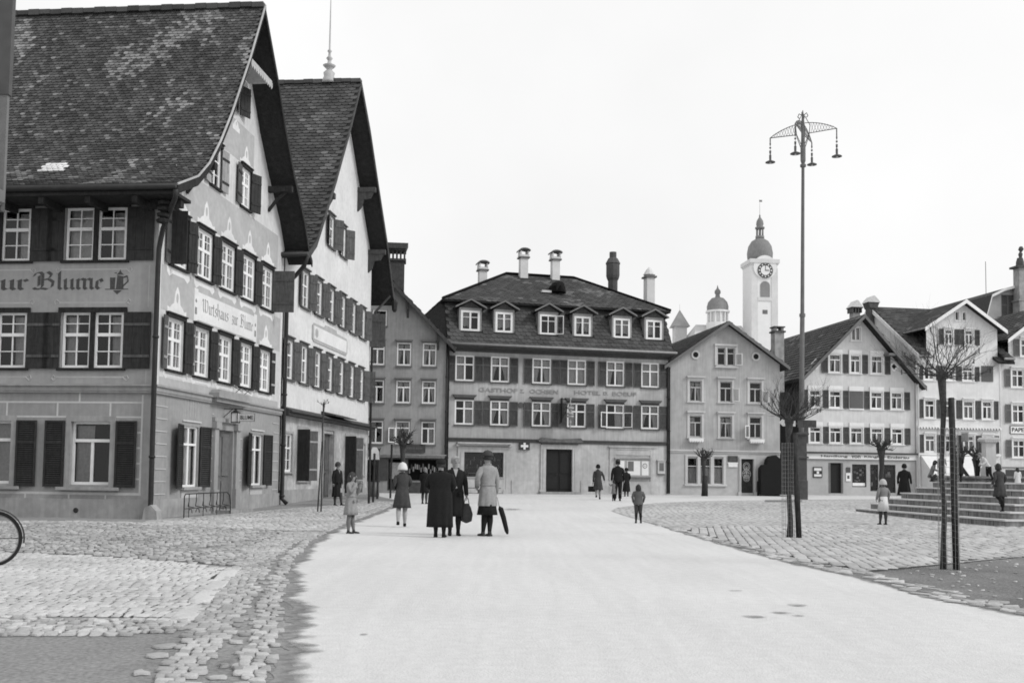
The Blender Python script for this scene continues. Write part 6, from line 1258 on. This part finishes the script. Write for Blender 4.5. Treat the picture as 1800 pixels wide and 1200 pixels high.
b = MB(BM @ Matrix.Translation((-.42, 0, .3))); b.tube([(0, -.09, 0), (.1, -.09, -.14)], .01, 5); b.tube([(0, .09, 0), (-.1, .09, .14)], .01, 5); b.box(.06, .15, -.18, -.09, -.16, -.13); b.box(-.15, -.06, .09, .18, .13, .16); b.build('pedal', IRON, bk)

# ================================================================== people
def skin_mesh(V, Ed, Rr, root):
    me = bpy.data.meshes.new('s'); me.from_pydata(V, Ed, []); ob = bpy.data.objects.new('s', me); link(ob)
    sk = ob.modifiers.new('k', 'SKIN'); sk.use_smooth_shade = True; sk.branch_smoothing = .4
    for i, r in enumerate(Rr): d = me.skin_vertices[0].data[i]; d.radius = r if isinstance(r, tuple) else (r, r); d.use_root = (i == root)
    sb = ob.modifiers.new('b', 'SUBSURF'); sb.levels = 1; sb.render_levels = 1
    dg = bpy.context.evaluated_depsgraph_get(); ev = ob.evaluated_get(dg); m2 = bpy.data.meshes.new_from_object(ev)
    vs = [v.co.copy() for v in m2.vertices]; fs = [tuple(p.vertices) for p in m2.polygons]
    bpy.data.objects.remove(ob); bpy.data.meshes.remove(m2); return vs, fs
def person(label, px, py, ptop, face, arms, legs, coat=None, trousers=None, skirt=None, head=None, hair=None, hs=1., group=None, D=None, z=None, tilt=0, lean=0., shoes=None, stock=None, apron=None, sleeve=None, head_turn=0, H=None, collar=None, wide=1.):
    """face: direction the person faces, degrees (0 = towards camera, 180 = away, 90 = to photo right). Units below are fractions of height."""
    p = ground(px, py) if D is None else at(px, py, D)
    if z is not None: p = at(px, py, D); p.z = z
    if D is not None and z is None: p.z = gz(D)
    if H is None: H = at(px, ptop, p.y).z-p.z
    t = thing('person', label, 'person', p, R(face), group)
    M = Matrix.Translation(p) @ Matrix.Rotation(R(face), 4, 'Z') @ Matrix.Diagonal((H, H, H, 1))       # local -y is forward
    ln = lean
    def S(z_): return -ln*max(0, z_-.5)                       # forward lean offset in y
    hd = .066*hs; hz = 1-hd*1.05
    V = [(0, 0, .53), (0, S(.62), .62), (0, S(.72), .73), (0, S(.8), .805), (0, S(.86)-.005, .80+(hz-hd-.80)*.6), (0, S(.9)-.012, hz-hd*.55), (0, S(.93)-.012, hz), (0, S(.96)-.008, hz+hd*.5)]
    Rr = [(.085, .065), (.075, .055), (.085, .06), (.06, .045), .03, (hd*.62, hd*.72), (hd*.74, hd*.9), (hd*.62, hd*.75)]
    Ed = [(0, 1), (1, 2), (2, 3), (3, 4), (4, 5), (5, 6), (6, 7)]
    hands = []
    for s, A_ in zip((-1, 1), arms):
        A_ = tuple((q[0]*.92*min(wide, 1.35), q[1], q[2]) for q in A_)
        sh = Vector((s*.085*wide, S(.8), .782)); el = Vector(A_[0]); wr = Vector(A_[1]); el = Vector((s*el.x, el.y, el.z)); wr = Vector((s*wr.x, wr.y, wr.z))
        i = len(V); V += [tuple(sh), tuple(el), tuple(wr)]; Rr += [.027, .023, .016]; Ed += [(3, i), (i, i+1), (i+1, i+2)]
        d = (wr-el).normalized(); hnd = wr+d*.035; side = Vector((0, -1, 0)) if abs(d.z) > .6 else Vector((0, 0, 1)); side = (side-d*side.dot(d)).normalized(); nrm = d.cross(side)
        V.append(tuple(hnd)); Rr.append((.012, .02)); Ed.append((i+2, i+3)); hands.append((hnd, d, side, nrm, s, wr, sh, el))
    LL_ = []
    for s, L_ in zip((-1, 1), legs):
        kn, an = Vector(L_[0]), Vector(L_[1]); kn.x *= s; an.x *= s; i = len(V); V += [(s*.05, 0, .49), tuple(kn), tuple((kn+an)/2+Vector((0, .012, .02))), tuple(an)]; Rr += [.056, .036, .034, .02]; Ed += [(0, i), (i, i+1), (i+1, i+2), (i+2, i+3)]
        LL_.append((s, kn, an))
    vs, fs = skin_mesh(V, Ed, Rr, 0)
    b = MB(M); b.add(vs, fs)
    for hnd, d, side, nrm, s, wr, sh, el in hands:                   # four curled fingers and a thumb per hand
        for k in range(4):
            o = hnd+side*(-.012+.008*k)+d*.004; L = (.034, .04, .038, .03)[k]; c1 = o+d*L*.45; c2 = c1+(d*.8+nrm*s*.6).normalized()*L*.3; c3 = c2+(d*.3+nrm*s).normalized()*L*.25; b.tube([o, c1, c2, c3], [.0052, .005, .0045, .003], 5)
        o = hnd-d*.012+side*.018; b.tube([o, o+(side+d*.7).normalized()*.02, o+(side*.6+d).normalized()*.036], [.006, .005, .0035], 5)
    # face: nose, brow, ears, chin
    hy = S(.94)-.012; ht = R(head_turn); HM_ = lambda x, y, z_: (x*math.cos(ht)-y*math.sin(ht), hy+x*math.sin(ht)+y*math.cos(ht), hz+z_)
    b.tube([HM_(0, -hd*.8, hd*.2), HM_(0, -hd*1.0, -hd*.12), HM_(0, -hd*.82, -hd*.2)], [hd*.07, hd*.13, hd*.07], 6)
    for s in (-1, 1): b.lathe([(.001, -hd*.2), (hd*.1, -hd*.1), (hd*.12, hd*.12), (.001, hd*.22)], HM_(s*hd*.76, 0, 0), 6)
    body = b.build('body', [SKIN], t, smooth=True)
    q = MB(M)
    for s in (-1, 1): q.lathe([(.001, -hd*.06), (hd*.1, 0), (.001, hd*.06)], HM_(s*hd*.3, -hd*.8, hd*.08), 6)
    q.tube([HM_(-hd*.2, -hd*.84, -hd*.42), HM_(0, -hd*.88, -hd*.43), HM_(hd*.2, -hd*.84, -hd*.42)], hd*.04, 4); q.build('face_detail', HAIRD, t)
    ph = random.random()*6
    def loft(bb, rings, n=20, fold=0., nf=7, m=0):
        vs = []
        for z_, rx, ry, yo in rings:
            f = fold*max(0, (.62-z_))/.4
            for j in range(n): a = 2*math.pi*j/n; k_ = 1+f*math.sin(nf*a+ph); vs.append((rx*k_*math.cos(a), yo+S(z_)+ry*k_*math.sin(a), z_))
        k = len(rings); bb.add(vs, [(i*n+j, i*n+(j+1) % n, (i+1)*n+(j+1) % n, (i+1)*n+j) for i in range(k-1) for j in range(n)]+[tuple(range(n))[::-1], tuple(range((k-1)*n, k*n))], m)
    if coat:
        m_, hem, fl = coat[0], coat[1], coat[2]; b = MB(M); w_ = wide
        rg = [(.835, .03, .035, 0), (.83, .05*w_, .045, 0), (.815, .085*w_, .056, 0), (.795, .105*w_, .064, 0), (.76, .112*w_, .07, 0), (.72, .108*w_, .074, -.004), (.65, .095*w_, .068, -.002), (.6, .092*w_, .068, 0), (.54, .103*w_, .08, .004)]
        rg = [r for r in rg if r[0] > hem]; z_ = .48
        while z_ > hem: tt_ = (.54-z_)/.4; rg.append((z_, (.104+fl*tt_)*w_, .082+fl*.8*tt_, .003)); z_ -= .06
        tt_ = (.54-hem)/.4 if hem < .54 else 0; rg.append((hem, (.104+fl*max(0, tt_))*w_, .082+fl*.8*max(0, tt_), .003)); loft(b, rg, fold=.1, nf=9, n=36)
        for hnd, d, side, nrm, s, wr, sh, el in hands: b.tube([Vector((s*.085*w_, S(.8), .8)), sh+Vector((s*.012, 0, -.012)), (sh+el)/2+Vector((s*.006, 0, 0)), el, (el*.4+wr*.6), wr+d*.006], [.03, .037, .036, .033, .029, .025], 9)
        if len(coat) > 3: zz = coat[3]; loft(b, [(zz-.012, .1*w_, .076, 0), (zz+.012, .1*w_, .076, 0)])
        b.tube([(-.045, S(.83)-.01, .835), (0, S(.83)-.05, .80), (.045, S(.83)-.01, .835), (0.0, S(.83)+.035, .845), (-.045, S(.83)-.01, .835)], .014, 6)
        for k in range(4): b.lathe([(.001, -.007), (.008, 0), (.001, .007)], (.02, S(.6+.05*k)-.078, .58+.05*k), 6)
        if hem < .4: b.box(-.075, -.035, -.1, -.086, .5, .545); b.box(.035, .075, -.1, -.086, .5, .545)
        b.build('coat', m_, t, smooth=True)
    if collar: b = MB(M); b.add([(-.03, S(.8)-.062, .83), (.03, S(.8)-.062, .83), (0, S(.75)-.08, .73)], [(0, 1, 2)]); b.build('collar', collar, t)
    if skirt: b = MB(M); m_, z1, z0, fl = skirt; loft(b, [(z1, .085, .07, 0), ((z0+z1)/2, .085+fl*.5, .07+fl*.5, 0), (z0, .085+fl, .072+fl, 0)], fold=.09, n=28); b.build('skirt', m_, t, smooth=True)
    if apron: b = MB(M); m_, z1, z0 = apron; loft(b, [(z1, .09, .078, .002), (z0, .125, .11, .004)], n=28, fold=.07); b.build('apron', m_, t, smooth=True)
    if trousers:
        m_, zc = trousers; b = MB(M); loft(b, [(.6, .085, .066, 0), (.53, .095, .075, 0), (.47, .09, .07, 0)])
        for s, kn, an in LL_: 
            e = kn+(an-kn)*max(0, min(1, (kn.z-zc)/(kn.z-an.z+1e-6))); b.tube([(s*.048, 0, .53), (s*.052, kn.y*.3, .43), kn, (kn+e)/2, e], [.062, .058, .047, .042, .04], 10)
        b.build('trousers', m_, t, smooth=True)
    b = MB(M)
    for s, kn, an in LL_:                                   # stockings
        if stock: b.tube([kn+Vector((0, 0, .02)), (kn+an)/2+Vector((0, .008, .02)), an+(kn-an)*.1, an], [.039, .037, .024, .022], 9)
    if stock: b.build('stockings', stock, t, smooth=True)
    for s, kn, an in LL_:
        b = MB(M); fz = an.z-.042; up_ = (kn-an).normalized(); tip = max(0, .25-up_.z)*0
        b.add([], []); pts = [an+Vector((0, .025, -.028)), an+Vector((0, .0, -.024)), an+Vector((s*.004, -.045, -.03)), an+Vector((s*.008, -.085, -.034)), an+Vector((s*.009, -.105, -.036))]
        b.tube(pts, [.014, .026, .021, .018, .008], 9, flat=.75); b.tube([an+Vector((0, .0, .012)), an+Vector((0, .0, -.02))], [.023, .026], 9); b.box(an.x-.02, an.x+.02, an.y, an.y+.03, fz-.0, fz+.02); b.build('shoe', shoes or BLACK, t, smooth=True)
    hm = hair[0] if hair else HAIRD; b = MB(M); ext = hair[1] if hair else .2
    def cap(bb, rx, ry, z0, z1, yo=0, back=0., m=0, n=16):
        rows_ = 7; vs = []
        for i in range(rows_):
            t_ = i/(rows_-1); zz = z0+(z1-z0)*t_; rr = math.sqrt(max(0.0, 1-t_**2.2))
            for j in range(n):
                a = 2*math.pi*j/n; x, y = rx*rr*math.cos(a), ry*rr*math.sin(a)+yo
                fz_ = zz if math.sin(a) > -.35 or t_ > .5 else max(zz, z0+(z1-z0)*.42*back)
                vs.append(HM_(x, y, fz_))
        bb.add(vs, [(i*n+j, i*n+(j+1) % n, (i+1)*n+(j+1) % n, (i+1)*n+j) for i in range(rows_-1) for j in range(n)]+[tuple(range(n))[::-1]], m)
    cap(b, hd*.88, hd*1.02, -hd*ext*3, hd*1.03, hd*.06, 1.6); b.build('hair', hm, t, smooth=True)
    if head:
        kind, m_ = head; b = MB(M)
        if kind == 'beret': cap(b, hd*1.05, hd*1.12, hd*.1, hd*1.22, hd*.08)
        elif kind == 'cloche': cap(b, hd*1.0, hd*1.1, -hd*.1, hd*1.3, hd*.05); vs = [HM_(r_*math.cos(k*.3927), r_*1.08*math.sin(k*.3927), -hd*.12-z_) for r_, z_ in ((hd*1.0, 0), (hd*1.28, hd*.12)) for k in range(16)]; b.add(vs, [(k, (k+1) % 16, 16+(k+1) % 16, 16+k) for k in range(16)])
        elif kind == 'hat': cap(b, hd*.9, hd*1.0, hd*.3, hd*1.5, 0); vs = [HM_(r_*math.cos(k*.3927), r_*1.1*math.sin(k*.3927), hd*.32-z_) for r_, z_ in ((hd*.85, 0), (hd*1.45, .0)) for k in range(16)]; b.add(vs, [(k, (k+1) % 16, 16+(k+1) % 16, 16+k) for k in range(16)])
        elif kind == 'knit': cap(b, hd*1.02, hd*1.15, -hd*.45, hd*1.25, hd*.06, .9)
        elif kind == 'bow': b.lathe([(.002, -hd*.1), (hd*.4, .0), (.002, hd*.3)], HM_(0, 0, hd*1.05), 8, sy=.4)
        b.build('hat', m_, t, smooth=True)
    return t, M, hands, H
DOWN = ((.135, .01, .65), (.145, -.02, .51)); DOWNIN = ((.14, .02, .66), (.09, -.07, .53)); POCKET = ((.19, .05, .675), (.125, -.05, .575))
STAND = ((.052, -.005, .28), (.052, .01, .045)); WALKF = ((.05, -.07, .28), (.05, -.1, .05)); WALKB = ((.05, .03, .285), (.05, .12, .09)); RUNB = ((.05, .0, .29), (.05, .17, .2))
def hold(hand, M, drop, build, name, label, cat, m):
    pass
P = person
P('woman in long dark coat and small hat by the doorway of the whitewashed house', 592, 888, 812, 50, (DOWN, DOWNIN), (STAND, WALKF), coat=(BLACK, .2, .02), stock=DGREY, head=('cloche', DGREY), collar=MGREY)
P('young girl in a pale belted coat at the road edge, hand to face', 616, 937, 828, 70, (((.12, -.06, .66), (.05, -.11, .8)), ((.12, -.07, .67), (.06, -.13, .77))), (STAND, ((.05, .0, .28), (.05, -.03, .045))), coat=(LGREY, .3, .055, .6), stock=MGREY, hair=(DGREY, .35), hs=1.2, shoes=DGREY)
P('running girl seen from behind in a white knitted cap and dark coat', 706, 926, 813, 188, (((.14, -.02, .68), (.12, -.11, .64)), ((.14, .04, .67), (.15, -.05, .6))), (WALKF, ((.05, .02, .285), (.06, .1, .08))), coat=(DGREY, .3, .06), stock=mat('pale stockings', .36), head=('knit', WCLOTH), hs=1.15, lean=.06)
P('dark-coated woman standing far back near the shop, half hidden by the group', 746, 885, 820, 165, (DOWN, DOWNIN), (STAND, STAND), coat=(BLACK, .3, .03), stock=DGREY, hair=(MGREY, .3))
P('elderly woman in an ankle-length black coat with her back to the camera', 773, 944, 806, 172, (((.14, -.01, .66), (.1, -.1, .58)), ((.15, -.01, .66), (.1, -.11, .6))), (STAND, STAND), coat=(BLACK, .13, .002), stock=BLACK, head=('beret', BLACK), wide=1.5)
t7, M7, h7, H7 = P('grey-haired woman in a dark coat facing the camera and clutching a black bag', 798, 941, 800, 12, (((.14, -.02, .66), (.05, -.13, .62)), DOWN), (STAND, STAND), coat=(BLACK, .24, .015), stock=BLACK, hair=(mat('grey hair', .3), .15), collar=mat('pale scarf', .4), wide=1.1)
def carry(M, hand, H, pts, name, label, cat, m, handle=True, box=None):
    hp = M @ hand[0]; o = thing(name, label, cat, (hp.x, hp.y, hp.z-.3)); b = MB(Matrix.Translation(hp))
    if box: b.box(*box)
    else: b.lathe(pts, n=10, sy=.55)
    b.build('bag_body', m, o, smooth=not box); b = MB(Matrix.Translation(hp)); b.tube([(-.06, 0, -.18), (-.03, 0, -.02), (0, 0, .01), (.03, 0, -.02), (.06, 0, -.18)], .008, 5); b.build('handle', m, o); return o
carry(M7, h7[1], H7, [(.02, -.52), (.11, -.48), (.13, -.34), (.09, -.2), (.04, -.12)], 'shopping_bag', 'sagging black bag hanging from the grey-haired woman\'s hand', 'bag', DGREY)
t8, M8, h8, H8 = P('woman in a pale mid-length coat and dark cap beside the black-coated pair', 856, 942, 792, 214, (DOWN, POCKET), (((.035, -.005, .28), (.03, .01, .045)), ((.035, -.0, .28), (.03, -.04, .045))), coat=(LGREY, .355, .03, .6), skirt=(BLACK, .5, .25, .035), stock=BLACK, head=('beret', DGREY), shoes=DGREY)
hp = M8 @ h8[0][0]; um = thing('umbrella', 'furled dark umbrella held upright by the woman in the pale coat', 'umbrella', (hp.x+.02, hp.y, hp.z-.9)); b = MB(Matrix.Translation(hp)); b.tube([(.07, 0, -.22), (.1, 0, -.27), (.16, 0, -.45), (.23, 0, -.72), (.25, 0, -.79)], [.01, .055, .055, .045, .02], 9); b.build('canopy', BLACK, um, smooth=True)
b = MB(Matrix.Translation(hp)); b.tube([(-.02, 0, -.02), (0, 0, .02), (.03, 0, -.05), (.075, 0, -.24)], .01, 6); b.tube([(-.04, 0, -.3), (-.02, 0, -.02)], .005, 4); b.build('handle', mat('pale cane', .4), um)
t9, M9, h9, H9 = P('woman in a knee-length dark coat walking away with a handbag towards the hotel', 1051, 877, 816, 180, (((.17, -.02, .67), (.2, -.02, .55)), DOWN), (STAND, ((.05, .02, .28), (.05, .06, .1))), coat=(DGREY, .27, .06), stock=LGREY, head=('cloche', BLACK))
hb = carry(M9, h9[1], H9, None, 'handbag', 'square dark handbag with a white paper on top, carried by the walking woman', 'bag', BLACK, box=(-.22, .16, -.06, .06, -.4, -.16))
P('small child in a grey coat holding the walking woman\'s hand', 1079, 880, 843, 182, (DOWN, ((.16, -.02, .72), (.24, -.02, .8))), (STAND, STAND), coat=(MGREY, .35, .03), stock=BLACK, hs=1.3)
P('man in a dark suit seen from behind, walking towards the display case', 1086, 880, 808, 178, (DOWN, DOWN), (STAND, ((.06, .02, .28), (.08, .06, .06))), coat=(BLACK, .46, .0), trousers=(BLACK, .06), head=('hat', DGREY), wide=1.15)
P('boy in a dark cape on the right side of the suited man', 1101, 872, 822, 185, (DOWNIN, DOWNIN), (STAND, STAND), coat=(BLACK, .17, .03), stock=BLACK, head=('beret', BLACK), hs=1.1)
P('small boy in grey jumper and knee breeches standing alone, back to camera', 1122, 919, 850, 180, (((.145, .02, .67), (.12, -.04, .54)), ((.145, .02, .67), (.12, -.04, .54))), (((.05, -.005, .28), (.065, .01, .045)), ((.05, -.005, .28), (.06, .01, .045))), coat=(mat('grey jumper', .1), .47, .0), trousers=(DGREY, .24), stock=BLACK, hair=(HAIRD, .3), hs=1.3, wide=1.15)
P('little girl in a white pinafore and pale bonnet walking beside the bottom step', 1553, 922, 842, 192, (((.15, .02, .68), (.15, -.03, .57)), ((.15, .02, .68), (.15, -.03, .57))), (STAND, ((.05, -.02, .28), (.05, -.05, .05))), coat=(mat('grey wool', .2), .5, .0), apron=(WCLOTH, .62, .3), stock=DGREY, head=('knit', mat('pale bonnet', .45)), hs=1.25)
P('dark bulky person passing behind the left end of the steps', 1590, 876, 815, 150, (DOWN, DOWN), (STAND, WALKF), D=45, coat=(BLACK, .2, .04), stock=BLACK, head=('cloche', BLACK), wide=1.2)
T6 = TOPZ
SIT = (((.05, -.2, .47), (.05, -.22, .24)), ((.05, -.2, .45), (.05, -.2, .22)))
P('child in a grey jacket crouching at the left end of the fountain basin', 1636, 845, 822, 60, (((.12, -.1, .7), (.08, -.2, .66)), ((.12, -.1, .7), (.08, -.2, .66))), (((.07, -.16, .52), (.07, -.02, .36)), ((.07, -.16, .52), (.07, -.02, .36))), D=33.2, z=T6-.32, coat=(MGREY, .5, .0), trousers=(DGREY, .3), hair=(HAIRD, .3), hs=1.2, H=1.02, lean=.3)
P('child in a pale coat standing on the platform left of the nearest tree', 1656, 845, 803, 175, (((.15, -.08, .7), (.2, -.12, .62)), DOWN), (STAND, STAND), D=33, z=T6, coat=(LGREY, .3, .03), hair=(HAIRD, .35), hs=1.25, H=.92, stock=MGREY)
P('girl in a dark dress with crossed white pinafore straps beside the fountain', 1686, 846, 802, 178, (DOWNIN, DOWN), (STAND, STAND), D=32, z=T6, coat=(BLACK, .25, .05), hair=(HAIRD, .5), hs=1.25, H=.95, stock=BLACK)
P('child in a white shirt bending over the basin beside the column', 1738, 846, 806, 285, (((.1, -.2, .68), (.06, -.3, .58)), ((.1, -.2, .68), (.06, -.3, .58))), (STAND, WALKB), D=33.6, z=T6, coat=(WCLOTH, .52, .0), trousers=(BLACK, .1), hair=(MGREY, .2), hs=1.25, H=.98, lean=.75)
P('boy perched in the tree fork behind the basin', 1719, 826, 795, 20, (((.14, -.05, .72), (.18, -.12, .76)), DOWN), (STAND, STAND), D=36, z=1.35, coat=(BLACK, .45, .0), trousers=(BLACK, .06), head=('beret', DGREY), hs=1.25, H=.82)
P('boy in a dark coat running up the fountain steps', 1758, 893, 806, 190, (((.16, -.02, .69), (.19, -.1, .6)), ((.15, .05, .68), (.2, .02, .56))), (STAND, ((.05, .0, .3), (.05, .16, .2))), D=28.75, z=.4, coat=(DGREY, .3, .06), trousers=(BLACK, .1), stock=BLACK, hair=(HAIRD, .3), hs=1.15, lean=.08, H=1.36)
P('little girl with dark hair and a white pinafore at the right end of the platform', 1789, 848, 822, 180, (DOWN, DOWN), (STAND, STAND), D=33, z=T6-.25, coat=(WCLOTH, .3, .04), head=('bow', WCLOTH), hair=(HAIRD, .5), hs=1.3, H=.75)
